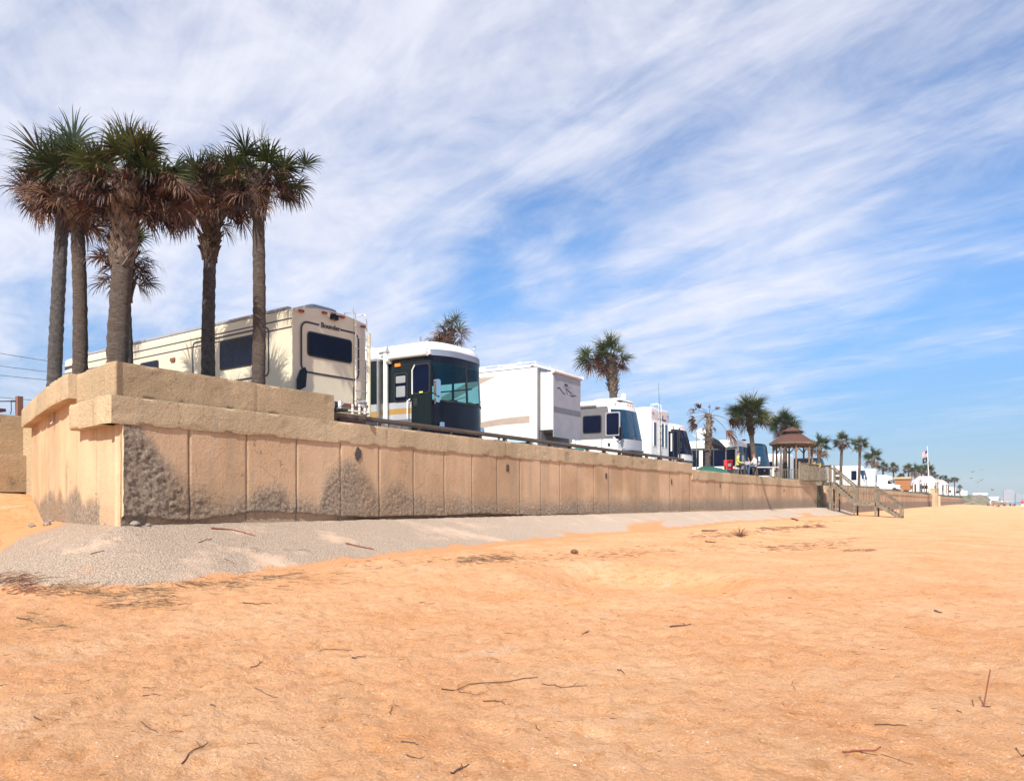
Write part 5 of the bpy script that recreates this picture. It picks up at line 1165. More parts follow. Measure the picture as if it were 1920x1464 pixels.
# orange-brown bus like cabin
x, y = world(1706, 150); t = thing('park_model_cabin', 'small orange brown wooden cabin trailer between white campers', 'cabin trailer', (x, y, TER), 0)
ORW = mat('varnished orange wood', (.42, .17, .05), .45, c2=(.28, .10, .03), sc=6, stretch=(1, 1, 8))
m = MB(); m.box((-2.6, 0, .4), (0, 2.6, 2.6)); m.build('wall', ORW, t)
m = MB(); m.slab([(-.25, 2.58), (2.85, 2.58), (2.75, 2.86), (1.3, 3.0), (-.15, 2.86)], (-2.8, 0, 0), (0, 1, 0), (0, 0, 1), (1, 0, 0), 3.0); m.build('roof', mat('tan roof', (.45, .30, .16), .7), t)
for (y0, y1) in ((.25, .95), (1.25, 2.3)): m = MB(); m.slab(rr(y0, y1, 1.0 if y0 > 1 else .5, 2.3, .03), (0, 0, 0), (0, 1, 0), (0, 0, 1), (1, 0, 0), .03); m.build('window' if y0 > 1 else 'door', GLASS, t)
m = MB(); m.box((.0, 2.42, .4), (.06, 2.54, 2.58)); m.box((0, .05, .4), (.06, .15, 2.58)); m.build('corner_post', ORW, t)
for k in range(2): m = MB(); m.tube([(-.6 - 1.2 * k, .2, .35), (-1 - 1.5 * k, .5, .35)], .33, 12); m.build('wheel', TIRE, t)
# far trailers at the end of the park
for k, (px, Yc, W_, H, lab) in enumerate([(1752, 185, 2.6, 2.7, 'white trailer whose end shows under the right half of the pavilion roof'), (1766, 195, 3.0, 2.8, 'white trailer right of the pavilion, before the green palm'),
    (1779, 235, 2.8, 2.9, 'white trailer with dark doorway behind the small palms'), (1792, 270, 3.0, 3.0, 'long white trailer with three dark windows near the end of the wall'), (1806, 300, 2.8, 2.6, 'low white trailer in front of the leaning palm'), (1814, 330, 2.8, 2.5, 'last pale trailer before the rocky dunes')]):
    x, y = world(px, Yc); t = RV(lab, 'trailer', 16.0, px, W_, 9, H, name='travel_trailer', group='white trailers at the far end of the park'); t.root.location = (x, y, TER); t.bulge = .05; t.p = 10
    t.body([.5, 1.2, 2.1, H - .2, H - .06, H], [WHITE, GREY], lambda s_, u, z: 1 if s_ == 'under' else 0, nt=6)
    for (a0, a1) in ((.25, .8), (1.2, 2.1)): t.end('window' if a0 > 1 else 'door', a0, a1, 1.0 if a0 > 1 else .6, 2.1, .05)
    t.side('window', -3.0, -1.4, 1.2, 2.0, .05); t.side('window', -6.0, -4.6, 1.2, 2.0, .05); t.wheels([-4, -5], .35); t.roofbox('air_conditioner', -4, -3, .8, 1.7, .25, WHITE)
# ------------------------------------------------------------------ guard rail on the wall
WOODG = mat('weathered grey timber', (0.25, 0.205, 0.15), 0.85, c2=(0.115, 0.09, 0.065), sc=5, bump=.5, bs=40, stretch=(1, 1, 1))
WOODD = mat('dark timber', (0.085, 0.06, 0.05), 0.8, c2=(0.04, 0.03, 0.028), sc=5, bump=.4, bs=30)
STEEL = mat('dull steel', (0.30, 0.29, 0.28), 0.45, m=.4, sc=5)
gr = thing('guard_rail', 'low dark timber guard rail on short posts running along the top of the sea wall', 'guard rail', (-14.02, 13.65, 0))
m = MB(); m.box((-.07, 0, 3.60), (.07, 25.0, 3.68)); m.build('rail_beam', mat('rail timber top', (.14, .115, .095), .75, c2=(.08, .062, .05), sc=3, stretch=(1, .2, 1)), gr)
m = MB(); m.box((.03, 0, 3.55), (.065, 25.0, 3.60)); m.build('rail_face', WOODD, gr)
rnd = random.Random(3)
for k in range(17):
    y = .35 + k * 1.52; m = MB(); m.box((-.06, y, 3.05), (.06, y + .11, 3.575)); m.build('post', STEEL if k % 4 == 1 else WOODD, gr)
for k in range(12):
    y = 1.5 + k * 2.0; m = MB(); m.box((-.14, y, 3.30), (-.05, y + rnd.uniform(.4, .7), 3.50)); m.build('rail_block', WOODD, gr)

# ------------------------------------------------------------------ odds and ends behind the rail
def rod(label, px, Yc, y0, y1, lean=(0, 0), r=.012, mt=RUBBER, name='fishing_rod', group=None, holder=False):
    x, y = world(px, Yc); z0 = y0 if y0 < 5.5 and y0 > 2 else y0; t = thing(name, label, 'fishing rod', (x, y, z0), 0, group)
    H = y1 - z0; m = MB(); m.tube([(0, 0, 0), (lean[0] * .4 * CT, lean[0] * .4 * ST, H * .5), (lean[0] * CT, lean[0] * ST, H)], [r, r * .7, r * .25], 6); m.build('blank', mt, t)
    m = MB(); m.tube([(0, 0, .05), (0, 0, .55)], r * 1.7, 8); m.build('grip', RUBBER, t)
    for q in (.45, .6, .75, .88): m = MB(); m.tube([(.01 + lean[0] * q * CT, 0, H * q), (.05, 0, H * q + .01), (.01, 0, H * q + .03)], .004, 4); m.build('guide', STEEL, t)
    return t
rod('very tall thin fishing rod rising beside the white coach with the grey window band', 1240, 38.5, 3.10, hgt(718, 38.5), (-.14, 0), .024)
rod('thin fishing rod leaning on the tail of the cream motorhome', 663, 20.1, 3.9, hgt(575, 20.1), (.0, 0), .010, mat('olive rod', (.12, .10, .04), .5))
x, y = world(1258, 39.5)
for k, (px, y0, lab) in enumerate(((1263, 800, 'slim black pole left of the white coach with the tall dark windscreen'), (1274, 806, 'slim black pole in front of the tall dark windscreen coach, right one'))):
    x, y = world(px, 40.0); t = thing('pole', lab, 'pole', (x, y, TER)); m = MB(); m.tube([(0, 0, 0), (-.02, 0, hgt(y0, 40) - TER)], .028, 6); m.build('shaft', RUBBER, t); m = MB(); m.box((-.12, -.12, 0), (.12, .12, .04)); m.build('foot_plate', RUBBER, t)
# rod holders and gear hanging at the tail of the cream motorhome
def at(px, py, Yc): x, y = world(px, Yc); return Vector((x, y, hgt(py, Yc)))
for k, (px, lab) in enumerate(((661, 'white plastic rod holder tube beneath the thin fishing rod'), (674, 'white plastic rod holder tube next to the ladder foot'), (684, 'short white rod holder tube right of the ladder foot'))):
    p = at(px, 776, 19.6); t = thing('rod_holder', lab, 'rod holder', p, 0, 'white rod holders on the guard rail'); m = MB(); m.tube([(0, 0, 0), (0, 0, .24 if k < 2 else .15)], .030, 10); m.build('tube', WTUBE, t, smooth=True); m = MB(); m.tube([(0, 0, .05), (0, 0, .07)], .036, 10); m.tube([(0, 0, .17), (0, 0, .19)], .034, 10); m.build('clamp', STEEL, t)
p = at(620, 768, 19.2); t = thing('winch_cart', 'black folding cart with white bottles beside the parapet end', 'cart', p); m = MB(); m.box((-.2, -.02, -.03), (.30, .30, .02)); m.box((-.18, .0, .02), (.02, .25, .22), bev=.04); m.build('frame', RUBBER, t)
for q in range(2): m = MB(); m.tube([(.06 + q * .12 * CT, q * .13 + .02, .02), (.06 + q * .12 * CT, q * .13 + .02, .17), (.06 + q * .12 * CT, q * .13 + .02, .22)], [.045, .045, .02], 10); m.build('bottle', WTUBE, t, smooth=True)
m = MB(); m.tube([(.2, 0, 0), (.28, .2, .18), (.1, .28, .24), (-.1, .2, .2)], .014, 6); m.build('hose', GREYL, t, smooth=True)
p = at(677, 762, 19.8); t = thing('fishing_reel', 'cluster of chrome and black fishing reels clamped beside the ladder foot', 'fishing reels', p)
m = MB()
for q in range(5):
    a_ = q * 1.3; c_ = (.06 * math.cos(a_) * CT, .06 * math.cos(a_) * ST, .10 * math.sin(a_) + q * .03); m.tube([(c_[0] - .03, c_[1] - .03, c_[2]), (c_[0] + .03, c_[1] + .03, c_[2])], .035, 10)
m.build('spool', CHROME, t, smooth=True); m = MB(); m.tube([(0, 0, -.15), (0, 0, .2)], .012, 6); m.tube([(0, 0, .05), (.12, .08, .1), (.12, .08, .0)], .01, 6); m.tube([(0, 0, .15), (-.1, -.05, .2)], .012, 6); m.ball((.13, .09, .0), .03, 8); m.build('crank', RUBBER, t)

# green tarp, red camp chair, table, people
x, y = world(1332, 47.2); t = thing('tarp_cover', 'dark green tarp draped over a low load behind the stepped wall cap', 'tarp', (x, y, TER)); m = MB(); rows = []
rnd = random.Random(8)
for i in range(9):
    row = []
    for k in range(9):
        u, v = i / 8 * 2 - 1, k / 8 * 2 - 1; e = max(abs(u), abs(v)); row.append((u * 1.0 * CT - v * .5, u * 1.0 * ST + v * .5, .44 * (1 - e ** 2.6) * (1 - .25 * u) + .05 * rnd.random()))
    rows.append(row)
m.grid(rows); m.build('cloth', mat('green tarp', (.01, .10, .075), .55, c2=(.006, .06, .045), sc=3), t, smooth=False); m = MB(); m.tube([rows[0][4], rows[4][4], rows[8][4]], .012, 5); m.tube([rows[4][0], rows[4][4], rows[4][8]], .012, 5); m.build('rope', WTUBE, t)
REDC = mat('red canvas', (.62, .015, .02), .6, c2=(.45, .01, .015), sc=6)
x, y = world(1368, 49.0); t = thing('camp_chair', 'red canvas camp chair with a white patch left of the person in yellow', 'camp chair', (x, y, TER), TH)
m = MB(); m.slab(rr(-.28, .28, .38, .98, .04), (0, .16, 0), (1, 0, 0), (0, .22, 1), (0, -1, 0), .04); m.build('backrest', REDC, t); m = MB(); m.box((-.28, -.28, .36), (.28, .2, .42)); m.build('seat', REDC, t); m = MB(); m.box((-.1, .02, .55), (.1, .10, .75)); m.build('patch', WTUBE, t)
for sx in (-.26, .26):
    for sy in (-.26, .2): m = MB(); m.tube([(sx, sy, 0), (sx, sy, .5)], .016, 6); m.build('leg', STEEL, t)
    m = MB(); m.box((sx - .05, -.28, .56), (sx + .05, .2, .60)); m.build('armrest', REDC, t)

def person(root, joints, bones, rads, mats, pick, hands=None, head=None):
    """one continuous skinned body; joints in metres, local frame x right, y away, z up"""
    names = list(joints); V = [joints[n] for n in names]; E = [(names.index(a_), names.index(b_)) for a_, b_ in bones]; Rr = [rads[n] for n in names]
    if hands:
        for (wr, dirv, up, curl, sgn) in hands:
            d = Vector(dirv).normalized(); u = Vector(up).normalized(); s_ = d.cross(u).normalized() * sgn; w0 = names.index(wr); base = Vector(V[w0]); palm_i = len(V)
            V.append(tuple(base + d * .06)); Rr.append(.030); E.append((w0, palm_i))
            for k, (off, L) in enumerate(((-.032, .060), (-.011, .075), (.011, .070), (.031, .055))):
                p0 = base + d * .10 + s_ * off; i0 = len(V); V.append(tuple(p0)); Rr.append(.011); E.append((palm_i, i0)); dd = (d - u * curl * .5).normalized(); p1 = p0 + dd * L * .5
                V.append(tuple(p1)); Rr.append(.009); E.append((i0, i0 + 1)); dd = (d - u * curl * 1.4).normalized(); V.append(tuple(p1 + dd * L * .5)); Rr.append(.008); E.append((i0 + 1, i0 + 2))
            p0 = base + d * .035 - s_ * .040; i0 = len(V); V.append(tuple(p0)); Rr.append(.013); E.append((palm_i, i0)); V.append(tuple(p0 + (d * .7 - s_ * .5 - u * .2) * .05)); Rr.append(.010); E.append((i0, i0 + 1))
    me = bpy.data.meshes.new('person'); me.from_pydata(V, E, []); o = bpy.data.objects.new('tmpp', me); COL.objects.link(o)
    sk = o.modifiers.new('s', 'SKIN'); sk.use_smooth_shade = True
    if not me.skin_vertices:
        bpy.context.view_layer.objects.active = o
    for i, sv in enumerate(me.skin_vertices[0].data):
        r_ = Rr[i]; sv.radius = r_ if isinstance(r_, tuple) else (r_, r_); sv.use_root = (i == 0)
    ss = o.modifiers.new('ss', 'SUBSURF'); ss.levels = 1; ss.render_levels = 1
    dg = bpy.context.evaluated_depsgraph_get(); nm = bpy.data.meshes.new_from_object(o.evaluated_get(dg)); bpy.data.objects.remove(o)
    nm.materials.clear()
    for q in mats: nm.materials.append(q)
    for p_ in nm.polygons:
        p_.use_smooth = True; p_.material_index = pick(p_.center)
    b = bpy.data.objects.new('body', nm); COL.objects.link(b); b.parent = root; return b
SKIN = mat('skin', (.50, .25, .16), .55, c2=(.44, .21, .13)); SKIN2 = mat('ruddy skin', (.52, .22, .15), .55)
JEANS = mat('blue denim', (.045, .10, .22), .85, c2=(.03, .07, .16), sc=20); YEL = mat('yellow jacket', (.72, .68, .20), .75, c2=(.62, .58, .16), sc=5); WSH = mat('white shirt', (.72, .72, .76), .8, c2=(.62, .62, .66), sc=6); DKT = mat('dark trousers', (.05, .045, .05), .9); HAIR = mat('ginger brown hair', (.16, .07, .035), .8); CAPM = mat('black cap cloth', (.02, .02, .022), .8); EYEM = mat('eye dark', (.03, .02, .02), .3)
def sitter(name_label, px, Yc, faceaz, mats4, pick, arm, seat=.48, sc=1.0, lean=.05):
    x, y = world(px, Yc); t = thing('person', name_label, 'person', (x, y, TER), faceaz, None, sc)
    s = seat   # the figure faces local +x
    J = dict(pelvis=(0, 0, s + .10), waist=(.00 + lean * .3, 0, s + .27), chest=(lean, 0, s + .44), neck=(lean + .02, 0, s + .60), headb=(lean + .04, 0, s + .68), head=(lean + .05, 0, s + .80), crown=(lean + .04, 0, s + .88))
    Rd = dict(pelvis=(.16, .13), waist=(.15, .115), chest=(.17, .125), neck=(.06, .06), headb=(.062, .062), head=(.082, .095), crown=(.055, .06))
    B = [('pelvis', 'waist'), ('waist', 'chest'), ('chest', 'neck'), ('neck', 'headb'), ('headb', 'head'), ('head', 'crown')]
    H = []
    for sg, nm in ((1, 'l'), (-1, 'r')):
        J['sh' + nm] = (lean, .19 * sg, s + .53); Rd['sh' + nm] = .062; B.append(('chest', 'sh' + nm))
        e, w_, dv, up = arm[0 if sg > 0 else 1]
        J['el' + nm] = (e[0], e[1] * sg, s + e[2]); Rd['el' + nm] = .046; B.append(('sh' + nm, 'el' + nm)); J['wr' + nm] = (w_[0], w_[1] * sg, s + w_[2]); Rd['wr' + nm] = .029; B.append(('el' + nm, 'wr' + nm))
        H.append(('wr' + nm, (dv[0], dv[1] * sg, dv[2]), up, .7, sg))
        J['hp' + nm] = (.04, .10 * sg, s + .07); Rd['hp' + nm] = .095; B.append(('pelvis', 'hp' + nm)); J['kn' + nm] = (.47, .13 * sg, s + .09); Rd['kn' + nm] = .068; B.append(('hp' + nm, 'kn' + nm))
        J['an' + nm] = (.46 + .05 * sg, .13 * sg, .10); Rd['an' + nm] = .042; B.append(('kn' + nm, 'an' + nm)); J['to' + nm] = (.62 + .05 * sg, .14 * sg, .04); Rd['to' + nm] = (.04, .03); B.append(('an' + nm, 'to' + nm))
    person(t, J, B, Rd, mats4, pick, H)
    hx, hz = lean + .05, s + .79
    m = MB(); m.tube([(hx + .085, 0, hz + .03), (hx + .115, 0, hz - .015), (hx + .09, 0, hz - .025)], [.010, .016, .012], 6); m.build('nose', mats4[3], t, smooth=True)
    m = MB(); m.box((hx + .080, -.022, hz - .058), (hx + .094, .022, hz - .050)); m.build('mouth', RED, t)
    for sg in (1, -1):
        m = MB(); m.ball((hx + .082, .032 * sg, hz + .025), .011, 6); m.build('eye', EYEM, t); m = MB(); m.ball((hx, .083 * sg, hz), .026, 8, sc=(.8, .4, 1.2)); m.build('ear', mats4[3], t, smooth=True)
    return t, hx, hz
def pick1(c):
    s = .60
    if c.z > s + .62: return 3
    if c.x > .38 and c.z > s + .2: return 3
    if c.z < .08: return 2
    if c.z < s + .17 and (c.x > .10 or c.z < s + .05): return 1
    return 0
p1, hx, hz = sitter('person in a yellow jacket and black cap, seated at the table', 1382, 50.3, TH - .3, [YEL, DKT, RUBBER, SKIN], pick1, (((.05, .25, .26), (.30, .16, .20), (1, -.2, .1), (0, 0, 1)), ((.05, .25, .26), (.28, .18, .18), (1, -.2, 0), (0, 0, 1))), seat=.60, sc=1.06)
m = MB(); m.ball((hx - .005, 0, hz + .035), .108, 12, half=True, sc=(1.05, .95, .85)); m.slab([(-.07, 0), (-.05, .10), (0, .13), (.05, .10), (.07, 0)], (hx + .08, 0, hz + .04), (0, 1, 0), (1, 0, -.1), (0, 0, 1), .012); m.build('cap', CAPM, p1, smooth=True)
def pick2(c):
    s = .58
    if c.z > s + .61: return 3
    if c.z > s + .18 and c.x > .22: return 3
    if c.z < .08: return 2
    if c.z < s + .16 and (c.x > .10 or c.z < s + .06): return 1
    return 0
p2, hx, hz = sitter('person in a white shirt and blue jeans on the bench, hand raised while talking', 1416, 51.0, math.pi + TH + .15, [WSH, JEANS, RUBBER, SKIN2], pick2, (((.10, .26, .26), (.32, .15, .30), (1, 0, .6), (0, 0, 1)), ((.16, .24, .24), (.36, .20, .50), (.4, 0, 1), (1, 0, 0))), seat=.58, sc=1.0)
m = MB(); m.ball((hx - .018, 0, hz + .02), .102, 12, half=True, sc=(1, .95, .98)); m.build('hair', HAIR, p2, smooth=True)
# black striped awning standing between the coaches
cx_, cy_ = world(1335, 52.5); t = thing('awning', 'black striped awning sloping down behind the battered palm', 'awning', (cx_, cy_, TER)); AWC = [mat('black awning cloth', (.006, .006, .009), .9, spec=.05), mat('grey awning cloth', (.045, .042, .05), .9, spec=.05)]
def lc(px, Yc, z): x_, y_ = world(px, Yc); return Vector((x_ - cx_, y_ - cy_, z))
A_, B_, C_, D_ = lc(1306, 51.5, 2.98), lc(1338, 55.5, 2.90), lc(1361, 53.5, 2.05), lc(1330, 49.8, 2.12); m = MB(); n = 12
for k in range(n):
    a0, a1 = k / n, (k + 1) / n; P = [A_.lerp(B_, a0), A_.lerp(B_, a1), D_.lerp(C_, a1), D_.lerp(C_, a0)]; mid0 = P[0].lerp(P[3], .5) + Vector((0, 0, .12)); mid1 = P[1].lerp(P[2], .5) + Vector((0, 0, .12)); dn = Vector((0, 0, -.26))
    for q in ((P[0], P[1], mid1, mid0), (mid0, mid1, P[2], P[3]), (P[3], P[2], P[2] + dn, P[3] + dn)): o_ = len(m.v); m.v += [tuple(v_) for v_ in q]; m.face([o_, o_ + 1, o_ + 2, o_ + 3], k % 2)
m.build('cloth', AWC, t)
for P in (A_, B_, C_, D_): m = MB(); m.tube([(P.x, P.y, 0), (P.x, P.y, P.z)], .03, 6); m.build('pole', STEEL, t)
# picnic table with benches
x, y = world(1402, 51.2); t = thing('picnic_table', 'brown slatted picnic table between the two seated people', 'picnic table', (x, y, TER), TH)
for k in range(5): m = MB(); m.box((-.45 + k * .15, -.9, .74), (-.32 + k * .15, .9, .78)) if False else m.box((-.62, -.38 + k * .155, .72), (.62, -.24 + k * .155, .76)); m.build('table_board', WOODG, t)
for sx in (-.5, .5): m = MB(); m.bar((sx, -.55, 0), (sx, .25, .72), .05, .09); m.bar((sx, .55, 0), (sx, -.25, .72), .05, .09); m.build('leg_frame', WOODD, t)
m = MB(); m.box((-.22, -.2, .76), (.12, .12, .98), bev=.03); m.build('tray', mat('grey crate', (.35, .38, .42), .5), t)
x, y = world(1385, 50.4); t = thing('stool', 'dark stool under the person in yellow', 'stool', (x, y, TER), TH); m = MB(); m.tube([(0, 0, .58), (0, 0, .66)], .2, 14); m.build('seat', WOODD, t)
for q in range(3): m = MB(); m.tube([(.1 * math.cos(q * 2.1), .1 * math.sin(q * 2.1), .58), (.2 * math.cos(q * 2.1), .2 * math.sin(q * 2.1), 0)], .018, 6); m.build('leg', STEEL, t)
x, y = world(1432, 51.5); t = thing('bench', 'long pale topped bench running right from under the person in white', 'bench', (x, y, TER), TH)
m = MB(); m.box((-.85, -.16, .58), (.95, .16, .64)); m.build('seat', mat('pale bench board', (.55, .52, .46), .7), t)
for sx in (-.6, .6): m = MB(); m.box((sx - .05, -.12, 0), (sx + .05, .12, .58)); m.build('leg', WTUBE if sx > 0 else STEEL, t)

# ------------------------------------------------------------------ gazebo
SHING = mat('reddish shingles', (.125, .05, .036), .85, c2=(.055, .025, .02), sc=14, bump=.6, bs=30)
WOODB = mat('brown grey timber', (.22, .145, .10), .85, c2=(.11, .07, .05), sc=5, bump=.4, bs=30)
gx0, gy0 = world(1486, 66.5); gz0 = TER
gz_ = thing('gazebo', 'brown timber gazebo with a two tiered shingle roof beside the beach stairs', 'gazebo', (gx0, gy0, gz0), R(22.5))
def octa(r, z, k0=0): return [(r * math.cos(2 * math.pi * k / 8), r * math.sin(2 * math.pi * k / 8), z) for k in range(8)]
m = MB(); m.grid([octa(1.88, 3.22), octa(1.92, 3.34), octa(.92, 4.00), octa(.60, 4.12)], closed=True); m.face([31 - k for k in range(0)] or [24, 25, 26, 27, 28, 29, 30, 31]); rf = m.build('roof', SHING, gz_)
m = MB(); m.grid([octa(1.80, 3.10), octa(1.95, 3.20), octa(1.95, 3.33), octa(1.88, 3.35)], closed=True); m.build('eave_board', WOODB, rf)
m = MB(); m.grid([octa(.52, 4.08), octa(.52, 4.32)], closed=True); m.build('cupola_wall', WOODB, rf)
m = MB(); m.grid([octa(.90, 4.26), octa(.92, 4.34), octa(.05, 4.72)], closed=True); m.face([16, 17, 18, 19, 20, 21, 22, 23]); m.build('upper_roof', SHING, rf)
m = MB(); m.face(list(range(8))); m.v = octa(1.80, 3.12); m.build('ceiling', WOODB, gz_)
m = MB(); m.slab([(a_, b_) for a_, b_, c_ in octa(1.75, 0)], (0, 0, .02), (1, 0, 0), (0, 1, 0), (0, 0, 1), .12); m.build('floor', WOODG, gz_)
for k in range(8):
    a_ = 2 * math.pi * k / 8; c_, s_ = math.cos(a_) * 1.6, math.sin(a_) * 1.6; m = MB(); m.bar((c_, s_, .1), (c_, s_, 3.16), .13, .13); m.build('post', WOODB, gz_)
    a2 = 2 * math.pi * (k + 1) / 8; d_, e_ = math.cos(a2) * 1.6, math.sin(a2) * 1.6; P0, P1 = Vector((c_, s_, 0)), Vector((d_, e_, 0)); dv = (P1 - P0).normalized()
    for (q, sg) in ((P0, 1), (P1, -1)): m = MB(); m.bar(q + Vector((0, 0, 2.5)), q + dv * (.5 * sg) + Vector((0, 0, 3.05)), .05, .08); m.build('brace', WOODB, gz_)
    m = MB(); m.bar(P0 + Vector((0, 0, 3.08)), P1 + Vector((0, 0, 3.08)), .08, .16); m.build('ring_beam', WOODB, gz_)
    if k in (1, 2): continue
    m = MB(); m.bar(P0 + Vector((0, 0, 1.0)), P1 + Vector((0, 0, 1.0)), .10, .05); m.bar(P0 + Vector((0, 0, .2)), P1 + Vector((0, 0, .2)), .05, .08); rl = m.build('railing', WOODG, gz_)
    for q in range(1, 7): c0 = P0 + (P1 - P0) * (q / 7); m = MB(); m.bar(c0 + Vector((0, 0, .22)), c0 + Vector((0, 0, .98)), .035, .035); m.build('baluster', WOODG, rl)
# ------------------------------------------------------------------ beach stairs
YS = 73.0; YW = 1.9
st = thing('beach_stairs', 'weathered timber beach stairs with two flights and railings beyond the gazebo', 'stairs', (-12.9, YS, 0))
def railing(a_, b_, h, n, nm='railing', drop=0.0, solid=False):
    a_, b_ = Vector(a_), Vector(b_); U = Vector((0, 0, 1)); m = MB(); m.bar(a_ + U * h, b_ + U * h, .13, .05); m.bar(a_ + U * (h - .07), b_ + U * (h - .07), .045, .10)
    o = m.build(nm, WOODG, st); m = MB(); m.bar(a_ + U * .10, b_ + U * .10, .045, .10); m.build('bottom_rail', WOODG, o)
    for q in range(n):
        c_ = a_ + (b_ - a_) * ((q + .5) / n); m = MB(); m.bar(c_ + U * .06, c_ + U * (h - .08), .05 if not solid else .2, .035, up=(b_ - a_)); m.build('baluster', WOODG, o)
    return o
def postp(p, z1, w_=.14):
    p = Vector(p); m = MB(); m.bar(p, (p.x, p.y, z1), w_, w_); m.build('post', WOODG, st)
DKZ, LDZ = 3.16, 1.38
m = MB()
m.box((-1.4, -.1, DKZ - .06), (.05, YW + .1, DKZ)); m.build('deck_boards', WOODG, st); m = MB(); m.box((-1.4, -.12, DKZ - .34), (.07, -.06, DKZ - .06)); m.box((.0, -.12, DKZ - .34), (.07, YW + .12, DKZ - .06)); m.build('deck_beam', WOODG, st)
m = MB(); m.box((1.9, -.1, LDZ - .06), (3.7, YW + .1, LDZ)); m.build('landing_boards', WOODG, st); m = MB(); m.box((1.9, -.12, LDZ - .34), (3.7, -.06, LDZ - .06)); m.box((3.64, -.12, LDZ - .34), (3.70, YW + .12, LDZ - .06)); m.build('landing_beam', WOODG, st)
for sy in (0, YW):
    postp((0, sy, -.3), DKZ + 1.50, .16); postp((1.95, sy, -.3), LDZ + 1.38); postp((3.65, sy, -.3), LDZ + 1.38); postp((5.6, sy, -.3), 1.15, .11); postp((.45, sy, -.2), 2.6, .12)
    railing((0, sy, DKZ - .02), (1.95, sy, LDZ - .02), 1.40, 9); railing((1.95, sy, LDZ), (3.65, sy, LDZ), 1.34, 8); railing((3.65, sy, LDZ - .02), (5.6, sy, -.15), 1.28, 9)
    for (a_, b_) in (((0, sy, DKZ - .15), (1.95, sy, LDZ - .15)), ((3.65, sy, LDZ - .15), (5.6, sy, .0))): m = MB(); m.bar(a_, b_, .06, .30); m.build('stringer', WOODG, st)
for k in range(9): t_ = (k + .5) / 9; x_ = .08 + 1.85 * t_; z_ = DKZ - (DKZ - LDZ) * t_; m = MB(); m.box((x_ - .14, .03, z_ - .05), (x_ + .14, YW - .03, z_)); m.build('tread', WOODG, st)
for k in range(7): t_ = (k + .5) / 7; x_ = 3.7 + 1.95 * t_; z_ = LDZ - (LDZ - .05) * t_ ; m = MB(); m.box((x_ - .16, .03, z_ - .06), (x_ + .16, YW - .03, z_)); m.build('tread', WOODG, st)
m = MB(); m.bar((.0, .0, .4), (.9, 0, 2.0), .05, .12); m.bar((.45, .0, .3), (.1, 0, 1.9), .05, .12); m.build('cross_brace', WOODB, st)
# deck railing from the gazebo to the stairs
for (a_, b_, n, sol) in (((-.85, -8.3, DKZ - .05), (-.65, -6.2, DKZ - .05), 10, True), ((-.65, -6.2, DKZ - .05), (-.3, -3.2, DKZ - .05), 12, False), ((-.3, -3.2, DKZ - .05), (0, 0, DKZ), 12, False)): railing(a_, b_, 1.42, n, solid=sol)
for a_ in ((-.85, -8.3), (-.65, -6.2), (-.3, -3.2)): postp((a_[0], a_[1], DKZ - .1), DKZ + 1.45)
x, y = world(1532, 66); t = thing('beach_towel', 'yellow towel hanging over the deck railing', 'towel', (x, y, TER)); m = MB(); m.grid([[(-.35 + .08 * i, .2 * math.sin(i * .9), 1.25 + .06 * math.sin(i * 1.7)) for i in range(9)], [(-.35 + .08 * i, .2 * math.sin(i * .9) - .05, 1.6 + .1 * math.sin(i * .8)) for i in range(9)]]); m.build('cloth', mat('yellow towel', (.5, .42, .12), .8), t)

# ------------------------------------------------------------------ pavilion, umbrella, flagpole
PINK = mat('pinkish grey roofing', (.50, .42, .41), .8, sc=4)
def pavilion(px, Yc, w_, l_, h, hr, lab):
    x, y = world(px, Yc); t = thing('pavilion', lab, 'pavilion', (x, y, TER), 0.0); m = MB(); m.v = [(-l_ / 2, -w_ / 2, h), (l_ / 2, -w_ / 2, h), (l_ / 2, w_ / 2, h), (-l_ / 2, w_ / 2, h), (-l_ / 4, 0, h + hr), (l_ / 4, 0, h + hr)]
    for q in ((0, 1, 5, 4), (1, 2, 5), (2, 3, 4, 5), (3, 0, 4), (3, 2, 1, 0)): m.face(list(q))
    m.build('roof', PINK, t); m = MB(); m.box((-l_ / 2, -w_ / 2, h - .18), (l_ / 2, -w_ / 2 + .08, h)); m.box((l_ / 2 - .08, -w_ / 2, h - .18), (l_ / 2, w_ / 2, h)); m.build('fascia', WTUBE, t)
    for sx in (-.44, 0, .44):
        for sy in (-.44, .44): m = MB(); m.bar((l_ * sx, w_ * sy, 0), (l_ * sx, w_ * sy, h), .2, .2); m.build('post', WOODB, t)
pavilion(1735, 168, 6.5, 5, 2.35, 1.35, 'open pavilion with a pinkish grey hipped roof beneath the flagpole')
pavilion(1757, 188, 7, 5, 2.3, 1.1, 'second grey roofed pavilion just right of the flagpole')
x, y = world(1719, 158); t = thing('beach_umbrella', 'pink striped umbrella left of the pavilion', 'umbrella', (x, y, TER)); m = MB(); rows = [[(r_ * math.cos(k * math.pi / 5), r_ * math.sin(k * math.pi / 5), z_) for k in range(10)] for (r_, z_) in ((1.35, 1.75), (.9, 2.1), (.4, 2.32), (.02, 2.4))]
m.grid(rows, closed=True)
for i in range(len(m.m)): m.m[i] = (i % 10) % 2
m.build('canopy', [mat('pink cloth', (.60, .28, .32), .7), mat('pale cloth', (.66, .60, .60), .7)], t); m = MB(); m.tube([(0, 0, 0), (0, 0, 2.4)], .03, 6); m.build('pole', WTUBE, t)
x, y = world(1743, 160); t = thing('flagpole', 'tall white flagpole leaning slightly, two flags at its top', 'flagpole', (x, y, TER)); FH = hgt(838, 160) - TER; m = MB(); m.tube([(0, 0, 0), (-.25 * CT, -.25 * ST, FH * .45), (-.5 * CT, -.5 * ST, FH)], [.12, .095, .05], 10); m.ball((-.5 * CT, -.5 * ST, FH + .08), .12, 8); m.build('pole', WTUBE, t, smooth=True)
